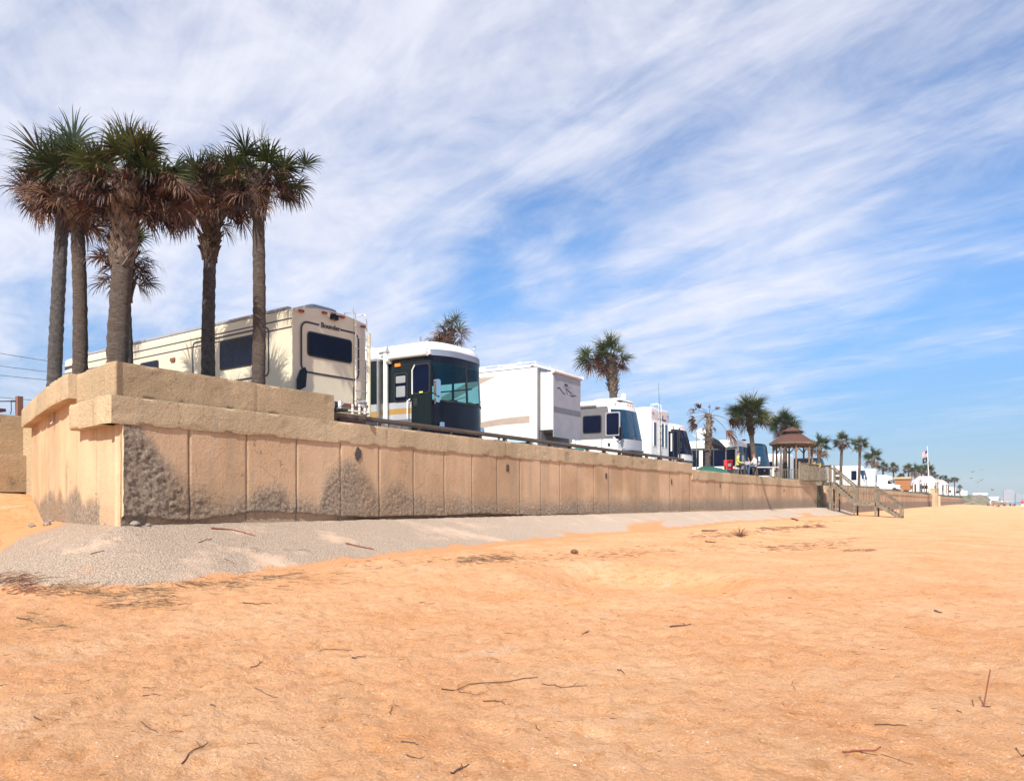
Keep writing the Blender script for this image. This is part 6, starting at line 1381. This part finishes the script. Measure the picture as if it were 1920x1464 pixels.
FR, FW, FB = mat('flag red', (.55, .03, .05), .7), mat('flag white', (.75, .75, .75), .7), mat('flag blue', (.02, .04, .2), .7)
def flag(z0, z1, L, kinds, lab, fn):
    f = thing('flag', lab, 'flag', (x, y, TER)); m = MB(); n, k_ = 13, 13
    for i in range(n):
        for j in range(k_):
            def P(a_, b_):
                u, v = a_ / n, b_ / k_; xx = -.45 - L * u; return ((xx) * CT + .18 * math.sin(u * 7) * -ST, xx * ST + .18 * math.sin(u * 7) * CT, z0 + (z1 - z0) * v - .55 * u - .12 * math.sin(u * 6))
            o = len(m.v); m.v += [P(i, j), P(i + 1, j), P(i + 1, j + 1), P(i, j + 1)]; m.face([o, o + 1, o + 2, o + 3], fn(i / n, j))
    m.build('cloth', kinds, f, smooth=True)
flag(FH - 1.75, FH - .55, 1.05, [FR, FW, FB], 'red, white and blue striped flag, the upper of two on the flagpole', lambda u, j: 2 if (u < .4 and j > 5) else (0 if j % 2 == 0 else 1))
flag(FH - 3.0, FH - 1.95, .95, [mat('flag black', (.012, .015, .03), .7), FW], 'black flag with a pale centre, the lower of two on the flagpole', lambda u, j: 1 if (.35 < u < .65 and 4 <= j <= 8) else 0)

# ------------------------------------------------------------------ power lines and a post, far left
x, y = world(36, 27); t = thing('wooden_post', 'brown wooden post with an insulator above the left retaining wall', 'post', (x, y, 2.0)); m = MB(); m.box((-.09, -.09, 0), (.09, .09, hgt(743, 27) - 2.0)); m.build('shaft', mat('post wood', (.22, .10, .07), .8, sc=6, stretch=(4, 4, .5)), t)
m = MB(); z_ = hgt(752, 27) - 2; m.tube([(-.09, -.05, z_), (-.25, -.15, z_)], .03, 6); m.tube([(-.25, -.15, z_), (-.22, -.15, z_ - .3), (-.28, -.15, z_ - .45)], .015, 5); m.build('insulator', RUBBER, t)
x, y = world(-4, 24); t = thing('timber', 'dark red brown timber end poking in at the left edge above the retaining wall', 'timber', (x, y, 0)); m = MB(); z_ = hgt(769, 24); m.box((-.3, -.1, z_ - .05), (.25, .12, z_ + .04)); m.build('beam', mat('dark red timber', (.10, .03, .03), .7), t); m = MB(); m.box((-.25, -.05, 3.6), (-.15, .05, z_)); m.build('prop', WOODD, t)
for k, (ya, yb) in enumerate(((660, 686), (683, 704), (700, 718), (741, 757))):
    Y0 = 60; a_ = at(-400, ya - (yb - ya) * 3.2, Y0); b_ = at(150, yb, Y0 + 8); sg = [a_.lerp(b_, q / 10) + Vector((0, 0, -.35 * math.sin(q / 10 * math.pi))) for q in range(11)]
    m = MB(); m.tube([p_ - a_ for p_ in sg], .022, 5); o = m.build('power_line', RUBBER); o.location = a_
    tag(o, ['highest of the four power lines at the left edge', 'second power line from the top at the left edge', 'third power line from the top at the left edge', 'lowest power line, just above the wooden post at the left'][k], 'power line', 'power lines')
m = MB(); a_ = at(-30, 753, 26); b_ = at(33, 752, 27); m.tube([Vector((0, 0, 0)), b_ - a_], .02, 5); o = m.build('cable', RUBBER); o.location = a_; tag(o, 'thick short cable tied to the wooden post at the left edge', 'cable')

# ------------------------------------------------------------------ far dunes, houses, city, birds, beach goers
DUNE = mat('scrubby dune', (.27, .20, .13), .95, c2=(.07, .08, .04), sc=.35, bump=.6, bs=.8, lo=.42, hi=.58)
yy = np.linspace(372, 1100, 160); xx = np.linspace(-110, 2, 66); xg, yg = np.meshgrid(xx, yy, indexing='ij')
hh = 5.2 * sst(372, 410, yg) * (1 - .62 * sst(430, 900, yg)) * sst(-1, -9, xg + .006 * (yg - 372)) * (.72 + .7 * (fbm(xg / 9, yg / 16, 4) - .5)) - .4 + 2.2 * (fbm(xg / 3, yg / 5, 3) - .5) * sst(-3, -9, xg)
npmesh('dune_hills', np.stack([xg, yg, hh], -1).reshape(-1, 3), gridF(66, 160)[:, ::-1], DUNE, kind='structure')
for k, (px, Yc, w_, h, lab) in enumerate(((1850, 560, 13, 4.4, 'low white roofed house on top of the rocky dunes'), (1838, 520, 5, 2.6, 'small red walled hut on the dunes left of the white roof'), (1872, 820, 12, 4, 'pale beach house near the end of the dunes'))):
    x, y = world(px, Yc); z_ = 2.6 if k < 2 else 1.6; t = thing('beach_house', lab, 'house', (x, y, z_), 0); m = MB(); m.box((-8, -w_ / 2, 0), (0, w_ / 2, h * .6)); m.build('wall', [GREYL, mat('red wall', (.4, .12, .1), .8), WHITE][k], t)
    m = MB(); m.slab([(-w_ / 2 - .6, h * .6), (w_ / 2 + .6, h * .6), (0, h)], (.6, 0, 0), (0, 1, 0), (0, 0, 1), (-1, 0, 0), 9.2); m.build('roof', WHITE if k != 1 else WOODD, t)
    for q in (-.25, .25): m = MB(); m.slab(rr(w_ * q - .7, w_ * q + .7, .6, 2.0, .02), (0, 0, 0), (0, 1, 0), (0, 0, 1), (1, 0, 0), .05); m.build('window', GLASS, t)
HZ = mat('haze tinted concrete', (.34, .34, .38), .8)  # tower colour has the haze of distance mixed in
for k, (px, w_, h, lab) in enumerate(((1891, 20, 25, 'broad pale high rise on the horizon, largest of the distant towers'), (1897, 8, 21, 'narrower tower against the right side of the broadest distant high rise'), (1908, 9, 17, 'medium tower right of the broad one on the horizon'), (1913, 6, 14, 'slim tower right of the medium one on the horizon'), (1919, 8, 15, 'last tower on the horizon at the right edge'), (1880, 9, 8, 'low block left of the towers on the horizon'))):
    x, y = world(px, 1750 + k * 12); t = thing('tower_block', lab, 'high rise', (x, y, -1), TH * .2, 'towers on the horizon'); m = MB(); m.box((-w_ / 2, -8, 0), (w_ / 2, 8, h)); m.build('wall', HZ, t)
    m = MB(); m.box((-w_ / 4, -3, h), (w_ / 5, 3, h + 1.8)); m.build('roof', HZ, t)
    for q in range(int(h / 3.4)): m = MB(); m.box((-w_ / 2 + .6, -8.06, 1.6 + q * 3.3), (w_ / 2 - .6, -8, 3.2 + q * 3.3)); m.build('window_band', mat('distant glass', (.25, .28, .33), .3), t)
m = MB(); rnd = random.Random(4)
for k in range(60):
    x, y = world(1822 + k * 2.4, 1450 + 30 * k); m.slab([(-30, 0), (-30, 2 + rnd.random() * 2.5), (-8, 4 + 3 * rnd.random()), (14, 3 + rnd.random() * 2.5), (30, 0)], (x, y, -.6), (CT, ST, 0), (0, 0, 1), (-ST, CT, 0), 20)
o = m.build('distant_trees', mat('distant scrub', (.08, .09, .07), .95, sc=.1)); tag(o, 'line of low scrub and houses along the far shore', 'shoreline scrub', None, 'stuff')
BIRD = mat('gull grey', (.16, .15, .16), .7)
for k, (px, py, rz, fl) in enumerate(((1823, 885, .3, .35), (1841, 881, 1.0, .1), (1821, 897, .2, .2), (1832, 905, .8, .5), (1836, 903, 1.3, .3), (1840, 900, .5, .4), (1861, 919, 2.0, .6))):
    p = at(px, py, 130); t = thing('gull', ['small dark gull, highest left of the flock over the dunes', 'faint gull right of the highest left one', 'gull gliding level at the left of the flock', 'gull diving below the middle of the flock', 'gull in the tight middle of the flock', 'gull at the upper right of the tight middle group', 'lowest gull flying apart above the beach'][k], 'gull', p, rz + TH, 'gulls flying over the beach')
    m = MB(); m.tube([(-.22, 0, 0), (-.08, 0, .03), (.1, 0, .02), (.24, 0, 0)], [.02, .06, .06, .015], 6); m.build('body', BIRD, t)
    for sg in (-1, 1): m = MB(); m.slab([(-.08, 0), (.10, 0), (.06, .32), (-.02, .62)], (0, 0, .03), (1, 0, 0), (0, sg * math.cos(fl), math.sin(fl)), (0, 0, 1), .012); m.build('wing', BIRD, t)
def walker(px, py, shirt, legs, lab, sc=1.0, sit=False, az=0.0, seed=0):
    p, Yc = ground(px, py); t = thing('person', lab, 'person', p, az, 'people far down the beach', sc)
    if sit: J = dict(pelvis=(0, 0, .14), chest=(.0, 0, .5), neck=(.02, 0, .64), head=(.03, 0, .78), shl=(0, .18, .56), ell=(.1, .24, .34), wrl=(.28, .2, .3), shr=(0, -.18, .56), elr=(.1, -.24, .34), wrr=(.28, -.2, .3), hpl=(.05, .1, .12), knl=(.42, .12, .42), anl=(.62, .12, .06), hpr=(.05, -.1, .12), knr=(.4, -.12, .35), anr=(.65, -.12, .06))
    else: J = dict(pelvis=(0, 0, .95), chest=(.02, 0, 1.32), neck=(.03, 0, 1.48), head=(.04, 0, 1.64), shl=(.02, .19, 1.40), ell=(-.03, .26, 1.12), wrl=(.10, .26, .88), shr=(.02, -.19, 1.40), elr=(-.05, -.25, 1.12), wrr=(-.02, -.27, .86), hpl=(0, .09, .90), knl=(.12, .1, .50), anl=(.02, .1, .09), hpr=(0, -.09, .90), knr=(-.05, -.1, .48), anr=(-.28, -.1, .13))
    Rd = dict(pelvis=(.15, .11), chest=(.16, .11), neck=.055, head=(.085, .10)); B = [('pelvis', 'chest'), ('chest', 'neck'), ('neck', 'head')]
    for q in 'lr':
        Rd.update({'sh' + q: .055, 'el' + q: .04, 'wr' + q: .03, 'hp' + q: .085, 'kn' + q: .06, 'an' + q: .04}); B += [('chest', 'sh' + q), ('sh' + q, 'el' + q), ('el' + q, 'wr' + q), ('pelvis', 'hp' + q), ('hp' + q, 'kn' + q), ('kn' + q, 'an' + q)]
    hz = J['pelvis'][2]
    person(t, J, B, Rd, [shirt, legs, SKIN], lambda c: 2 if (c.z > J['neck'][2] or c.z < hz * .45 or (abs(c.y) > .2 and c.z < J['chest'][2] - .1)) else (0 if c.z > hz + .03 else 1))
    m = MB(); h_ = J['head']; m.ball((h_[0] - .02, 0, h_[2] + .02), .115, 10, half=True); m.build('hair', HAIR if seed % 2 else CAPM, t, smooth=True)
for k, (px, py, a_, b_, sit, lab) in enumerate([(1852, 949, DKT, DKT, True, 'dark figure sitting on the sand at the left of the far beach group'), (1857, 948, WSH, WSH, False, 'far beach walker dressed all in white beside the seated dark figure'), (1863, 949, REDC, SKIN, True, 'seated far figure in red right of the one in white'),
    (1873, 951, DKT, JEANS, True, 'nearer dark seated figure in the middle of the far beach group'), (1878, 948, WSH, JEANS, False, 'far figure in a pale top and jeans behind the dark seated pair'), (1882, 949, CAPM, DKT, True, 'black clad seated figure at the centre right of the far group'), (1889, 948, WSH, GREYL, False, 'far walker in pale top and grey legs right of the black clad one'),
    (1894, 949, CAPM, SKIN, True, 'small dark seated figure right of the pale walkers'), (1903, 949, DKT, SKIN, True, 'lone dark seated figure, last before the right edge')]):
    walker(px, py, a_, b_, lab, 1.0, sit, k * 1.1, k)
walker(1917, 955, REDC, WSH, 'person in a red top and white shorts at the very right edge of the beach', 1.0, False, 2.0, 1)

# ------------------------------------------------------------------ beach litter: sticks, shells, coconut
TWIG = mat('driftwood brown', (.14, .075, .045), .85, c2=(.07, .035, .022), sc=12, bump=.4, bs=60); TWIGR = mat('reddish cane', (.26, .085, .045), .7, c2=(.16, .05, .03), sc=8); TWIGT = mat('pale straw', (.36, .24, .13), .85, c2=(.24, .15, .08), sc=12)
SHELL = mat('bleached shell', (.78, .68, .55), .6, c2=(.62, .48, .36), sc=15)
def seat_on(p): return Vector((p.x, p.y, gz(p.x, p.y)))
def stick(x0, y0, x1, y1, rpx, label, mt=TWIG, fork=0, bend=.06, name='stick', group='sticks lying on the sand'):
    a_, Ya = ground(x0, y0); b_, Yb = ground(x1, y1); r = rpx * .62 / 1450 * (Ya + Yb) / 2; rnd = random.Random(int(x0 * 7 + y0)); L = (b_ - a_).length; d = (b_ - a_).normalized(); s_ = Vector((-d.y, d.x, 0))
    pts = []; n = 7
    for k in range(n + 1):
        t = k / n; p = a_.lerp(b_, t) + s_ * (L * bend * math.sin(t * 3.1) * (1 if rnd.random() > -1 else -1) + rnd.uniform(-1, 1) * L * .012); p.z = gz(p.x, p.y) + r * .9 + .004 * rnd.random(); pts.append(p - a_)
    m = MB(); m.tube(pts, [r * (1 - .45 * k / n) * rnd.uniform(.88, 1.1) for k in range(n + 1)], 7)
    for q in range(fork):
        i = n - 2 - q * 2; e = pts[i] + (d * .6 + s_ * (1 if q % 2 == 0 else -1) * .75) * L * rnd.uniform(.18, .3); e.z = gz(e.x + a_.x, e.y + a_.y) - a_.z + r + .015; m.tube([pts[i], pts[i].lerp(e, .5) + Vector((0, 0, .012)), e], [r * .7, r * .5, r * .25], 6)
    o = m.build(name, mt, smooth=True); o.location = a_; return tag(o, label, 'stick', group)
stick(828, 1296, 1010, 1272, 2.0, 'longest straight stick lying across the middle foreground sand', fork=0, bend=.03)
stick(1016, 1283, 1100, 1286, 1.5, 'thin wavy twig just right of the longest stick', fork=1, bend=-.05)
stick(860, 1300, 912, 1300, 1.3, 'small crooked twig below the longest stick', fork=2, bend=-.14)
stick(906, 1318, 948, 1322, 1.8, 'dark broken root fragment below the longest stick', fork=2, bend=.15)
stick(264, 1355, 342, 1373, 1.8, 'thin bent twig in the left foreground above the forked one', bend=-.05)
stick(342, 1436, 390, 1398, 2.2, 'forked twig shaped like a Y in the left foreground', fork=2, bend=.03)
stick(752, 1394, 784, 1397, 2.2, 'short dark twig in the centre foreground, upper of two', bend=.03)
stick(762, 1419, 796, 1422, 2.2, 'short dark twig in the centre foreground, lower of two', bend=.03)
stick(845, 1450, 880, 1436, 3.0, 'knobbly forked root piece at the bottom of the picture', fork=2, bend=.06)
stick(1580, 1416, 1652, 1402, 3.6, 'stout reddish brown cane lying in the right foreground', TWIGR, 0, .01)
stick(1612, 1418, 1712, 1436, 1.2, 'long thin twig crossing under the reddish cane', fork=1, bend=.05)
stick(396, 992, 440, 995, 3.0, 'reddish palm stalk on the concrete apron against the wall foot', TWIGR, 0, .03)
stick(440, 996, 478, 1006, 2.0, 'frayed straw end beside the reddish palm stalk', TWIGR, 2, .03)
stick(648, 1020, 701, 1032, 2.6, 'straight brown branch lying alone on the concrete apron', TWIGR, 0, .0)
stick(372, 1018, 398, 1010, 1.3, 'small twig lying on the apron left of the brown branch', bend=.02)
stick(420, 1048, 440, 1058, 1.2, 'thin splinter in the middle of the grey apron', bend=.02)
stick(170, 1040, 196, 1034, 1.4, 'twig near the left end of the grey apron', bend=.03)
stick(268, 1290, 300, 1306 - 16, 1.2, 'tiny straight twig left of centre on the sand', bend=.01)
for k, (a_, b_, c_, d_, w_, lab) in enumerate([(470, 1252, 492, 1244, 1.8, 'small forked twig on the left sand halfway to the apron'), (268, 1306, 300, 1307, 1.7, 'short twig with a knot above the bent twig'), (455, 1130, 522, 1131, 1.5, 'long dry straw lying level below the apron edge'),
    (600, 1221, 660, 1222, 1.3, 'faint long straw in the middle of the left sand'), (478, 1290, 522, 1308, 1.4, 'curved thin straw left of the longest stick'), (32, 1160, 60, 1168, 2.2, 'dark splinter cluster piece near the left edge'), (64, 1346, 78, 1352, 2.6, 'stubby dark chip in the left foreground'),
    (395, 1324, 404, 1326, 2.4, 'tiny dark chip level with the bent twig'), (786, 1131, 815, 1133, 1.5, 'curved twig on the sand below the centre of the wall'), (1256, 1176, 1296, 1171, 2.4, 'dark curled seed pod stick in the right middle sand'), (1092, 1190, 1104, 1184, 2.0, 'little dark twig left of the curled pod'),
    (1158, 1256, 1170, 1264, 2.0, 'slanted tiny twig right of the wavy one'), (1005, 1362, 1012, 1372, 2.0, 'small slanted twig in the lower centre sand'), (732, 1342, 736, 1328, 1.6, 'upright looking splinter left of the centre foreground'), (1486, 1280, 1492, 1295, 1.0, 'hair thin straw on the right sand'),
    (660, 1234, 686, 1233, 2.0, 'dark twig at the left of centre sand'), (1752, 1146, 1766, 1152, 2.6, 'dark chip on the right slope of the beach'), (1794, 1334, 1804, 1338, 2.2, 'small chip left of the upright stick'), (1640, 1363, 1700, 1362, 1.8, 'half buried thin branch above the reddish cane'),
    (1322, 1016, 1342, 1018, 2.4, 'short straight stick near the scoured hollow'), (1316, 996, 1345, 995, 2.2, 'short stick on the edge of the far apron'), (1483, 973, 1493, 977, 2.4, 'small dark stick at the far end of the apron'), (1905, 1408, 1930, 1424, 3.0, 'end of a stick cut by the right edge')]):
    stick(a_, b_, c_, d_, w_, lab, bend=.04 if k % 2 else -.04, fork=1 if k in (0, 9) else 0)
# stick standing upright in the sand
p, Yc = ground(1843, 1326); H = 70 / 1450 * Yc; t = thing('standing_stick', 'thin reddish stick standing upright in the sand at the right', 'stick', p); m = MB(); m.tube([(0, 0, -.03), (.03 * CT, .03 * ST, H * .5), (.055 * CT, .055 * ST, H)], [.006, .005, .0045], 6); m.build('stem', TWIGR, t); m = MB(); m.tube([(-.01, 0, 0), (.05, .01, .008)], .004, 5); m.tube([(-.06, -.02, 0), (-.07, -.02, .05)], .004, 5); m.build('side_twig', TWIG, t)
# coconut husk
p, Yc = ground(1077, 1038); t = thing('coconut', 'brown coconut husk lying on the sand in front of the wall', 'coconut', p + Vector((0, 0, .045))); m = MB(); m.ball((0, 0, 0), .085, 14, sc=(1.25, .9, .85)); m.build('husk', mat('coconut husk', (.20, .10, .045), .85, c2=(.11, .05, .02), sc=14, bump=.6, bs=50), t, smooth=True); m = MB(); m.ball((.05, -.045, .01), .03, 8); m.build('eye_scar', WOODD, t)
# shells
shell_spots = [(1078, 1438, 3.4), (1108, 1443, 3.0), (837, 1318, 2.2), (938, 1318, 2.4), (968, 1285, 2.0), (1192, 1311, 2.2), (1162, 1309, 2.0), (1300, 1375, 2.6), (1324, 1376, 2.8), (1327, 1391, 2.6), (1494, 1385, 2.4), (1395, 1197, 2.0), (1545, 1216, 2.0), (1225, 1183, 2.2), (91, 1425, 2.6), (220, 1418, 2.2), (195, 1305, 1.8), (335, 1294, 1.6), (89, 1257, 2.0), (311, 1161, 1.8),
    (866, 1384, 2.6), (944, 1429, 2.2), (1110, 1405, 2.2), (1109, 1248, 1.8), (1912, 1238, 2.2), (1763, 1316, 2.2), (1535, 1411, 2.0), (700, 1270, 1.6), (899, 1462, 2.4), (1293, 1279, 1.8), (1340, 1308, 1.8), (535, 1418, 2.2), (631, 1371, 1.8), (1050, 1262, 1.6)]
big = {0: 'largest curled white shell in the centre foreground', 1: 'flat pale shell just right of the largest one', 7: 'white shell, left of a close pair in the lower right centre', 8: 'white shell, right of a close pair in the lower right centre', 9: 'white shell below the close pair', 14: 'white shell in the bottom left corner area', 24: 'white shell at the right edge'}
base = None
for k, (px, py, rpx) in enumerate(shell_spots):
    p, Yc = ground(px, py); r = rpx / 1450 * Yc
    if base is None:
        m = MB(); rows = []
        for i in range(5):
            rr_ = i / 4; rows.append([(rr_ * math.cos(a_) * (1 + .06 * math.cos(a_ * 9)), rr_ * .8 * math.sin(a_) * (1 + .06 * math.cos(a_ * 9)), .38 * (1 - rr_ ** 2)) for a_ in [q * 2 * math.pi / 18 for q in range(18)]])
        m.grid(rows, closed=True); base = m.build('seashell', SHELL, smooth='all'); o = base
    else: o = base.copy(); COL.objects.link(o)
    o.location = p; o.scale = (r, r * random.Random(k).uniform(.6, 1), r); o.rotation_euler = (random.Random(k).uniform(-.4, .4), random.Random(k + 9).uniform(-.3, .3), k * 1.7)
    tag(o, big.get(k, 'small bleached seashell fragment scattered on the orange sand'), 'shell', 'seashells scattered on the sand')

# wrack: straw and bark that nobody could count
def wrack(name, label, polys, seed, mats):
    rnd = random.Random(seed); m = MB()
    for (x0, y0, x1, y1, th, n, L0, L1, w_) in polys:
        for k in range(n):
            t = rnd.random(); px = x0 + (x1 - x0) * t + rnd.gauss(0, 4); py = y0 + (y1 - y0) * t + rnd.gauss(0, th)
            if py < 975: continue
            p, Yc = ground(px, py)
            if Yc > 120: continue
            L = rnd.uniform(L0, L1); a_ = rnd.gauss(TH, .55); r = rnd.uniform(.5, 1.3) * w_
            q = p + Vector((math.cos(a_) * L, math.sin(a_) * L, 0)); mid = p.lerp(q, .5) + Vector((-math.sin(a_), math.cos(a_), 0)) * L * rnd.uniform(-.15, .15)
            z0 = p.z; up = .10 * L * rnd.random() if L > .1 else 0.0
            m.tube([(p.x, p.y, z0 + r), (mid.x, mid.y, gz(mid.x, mid.y) + r + up), (q.x, q.y, gz(q.x, q.y) + r)], [r, r, r * .4], 4, rnd.randrange(3), cap=False)
    o = m.build(name, mats); tag(o, label, 'beach debris', None, 'stuff')
wm = [TWIG, TWIGR, TWIGT]
wrack('dried_seaweed', 'dark tangled mat of dry stalks at the left edge of the sand', [(-20, 1088, 60, 1092, 6, 130, .06, .3, .005), (0, 1105, 110, 1112, 5, 150, .06, .28, .0035)], 1, wm)
wrack('straw_litter', 'line of dry straw along the lower edge of the grey apron', [(150, 1004, 560, 1040, 16, 40, .05, .3, .003), (80, 1100, 220, 1117, 4, 130, .1, .45, .004), (220, 1116, 330, 1112, 8, 70, .08, .3, .003), (180, 1134, 330, 1128, 7, 150, .06, .28, .003), (230, 1108, 560, 1080, 6, 200, .08, .4, .0035), (30, 1160, 120, 1175, 10, 45, .08, .3, .003), (380, 1095, 640, 1078, 9, 90, .06, .3, .003)], 2, [TWIGT, TWIG, TWIGT])
wrack('straw_litter', 'straw and twig line on the sand below the middle of the wall', [(640, 1062, 860, 1050, 8, 90, .05, .2, .003), (850, 1050, 960, 1046, 4, 240, .06, .25, .004), (960, 1052, 1200, 1036, 7, 150, .05, .2, .003), (1100, 1040, 1460, 1022, 5, 150, .06, .25, .004)], 3, [TWIG, TWIGT, TWIG])
wrack('straw_litter', 'dark straw heaps between the scoured hollow and the stairs', [(1290, 1006, 1400, 1001, 3, 110, .08, .4, .006), (1430, 1030, 1600, 1015, 4, 170, .08, .38, .005), (1420, 992, 1540, 985, 2, 150, .1, .5, .008), (1380, 1000, 1480, 994, 3, 60, .1, .3, .005), (1500, 978, 1600, 974, 2, 60, .1, .4, .008), (1570, 1032, 1630, 1033, 1, 40, .1, .4, .005)], 4, [TWIG, TWIGR, TWIGT])
wrack('twig_litter', 'small loose twigs and bark chips scattered over the open sand', [(0, 1180, 1920, 1180, 60, 260, .02, .09, .0022), (0, 1330, 1920, 1330, 70, 330, .012, .055, .0016), (0, 1240, 700, 1300, 80, 120, .02, .08, .0018), (900, 1090, 1900, 1060, 40, 160, .03, .10, .003)], 5, [TWIG, TWIG, TWIGT])
# dry grass tuft beside the apron
p, Yc = ground(1388, 1006); m = MB(); rnd = random.Random(2)
for k in range(40): a_ = rnd.uniform(0, 6.28); e = rnd.uniform(.2, 1.3); L = rnd.uniform(.2, .5); m.tube([(0, 0, 0), (L * .5 * math.cos(a_) * math.cos(e), L * .5 * math.sin(a_) * math.cos(e), L * .55 * math.sin(e)), (L * math.cos(a_) * math.cos(e), L * math.sin(a_) * math.cos(e), L * .9 * math.sin(e))], [.008, .006, .002], 4)
o = m.build('grass_tuft', TWIG); o.location = p; tag(o, 'dry spiky grass tuft at the edge of the apron', 'dry grass')
# small stones on and beside the apron
rnd = random.Random(12)
m = MB()
for k in range(260):
    px = rnd.uniform(60, 900); py = rnd.uniform(1000, 1075) if px > 200 else rnd.uniform(985, 1060); p, Yc = ground(px, py); r = rnd.uniform(.006, .018)
    m.ball((p.x, p.y, p.z + r * .3), r, 5, sc=(1, rnd.uniform(.6, 1), .6))
o = m.build('gravel', mat('loose grit', (.30, .26, .24), .9, c2=(.5, .45, .4), sc=3)); tag(o, 'loose grit and pebbles on the grey concrete apron', 'gravel', None, 'stuff')
for k, (px, py, s_) in enumerate([(88, 985, .10), (96, 978, .07), (60, 988, .09), (252, 985, .10), (268, 984, .09), (278, 986, .06)]):
    p, Yc = ground(px, py); m = MB(); r2 = random.Random(k); m.ball((0, 0, s_ * .3), s_, 8, sc=(1.2, .8, .6)); m.v = [(a_ * r2.uniform(.8, 1.2), b_ * r2.uniform(.8, 1.2), c_ * r2.uniform(.8, 1.2)) for a_, b_, c_ in m.v]; o = m.build('stone', mat('crumbled concrete', (.30, .26, .22), .9, c2=(.16, .13, .11), sc=12, bump=.5)); o.location = p
    tag(o, ['broken stone at the foot of the sunlit curved wall', 'small stone behind the broken one at the curved wall', 'stone half sunk in the sand mound at the left', 'crumbled concrete lump against the wall corner', 'second crumbled lump right of the wall corner', 'smallest crumbled lump right of the wall corner'][k], 'stone', 'stones at the wall foot')

# ------------------------------------------------------------------ haze
hz_ = MB(); hz_.box((-700, -60, -3), (900, 2600, 60)); o = hz_.build('haze', mat('tmp', (1, 1, 1))); M = bpy.data.materials.new('sea haze'); M.use_nodes = True; t = M.node_tree; t.nodes.remove(t.nodes['Principled BSDF'])
pv = t.nodes.new('ShaderNodeVolumePrincipled'); pv.inputs['Color'].default_value = (.80, .88, .96, 1); pv.inputs['Density'].default_value = 0.00028; t.links.new(pv.outputs[0], t.nodes['Material Output'].inputs['Volume'])
o.data.materials.clear(); o.data.materials.append(M); tag(o, 'thin pale sea haze over the whole beach', 'haze', None, 'stuff')
S.cycles.volume_bounces = 0; S.cycles.max_bounces = 6; S.cycles.transparent_max_bounces = 16
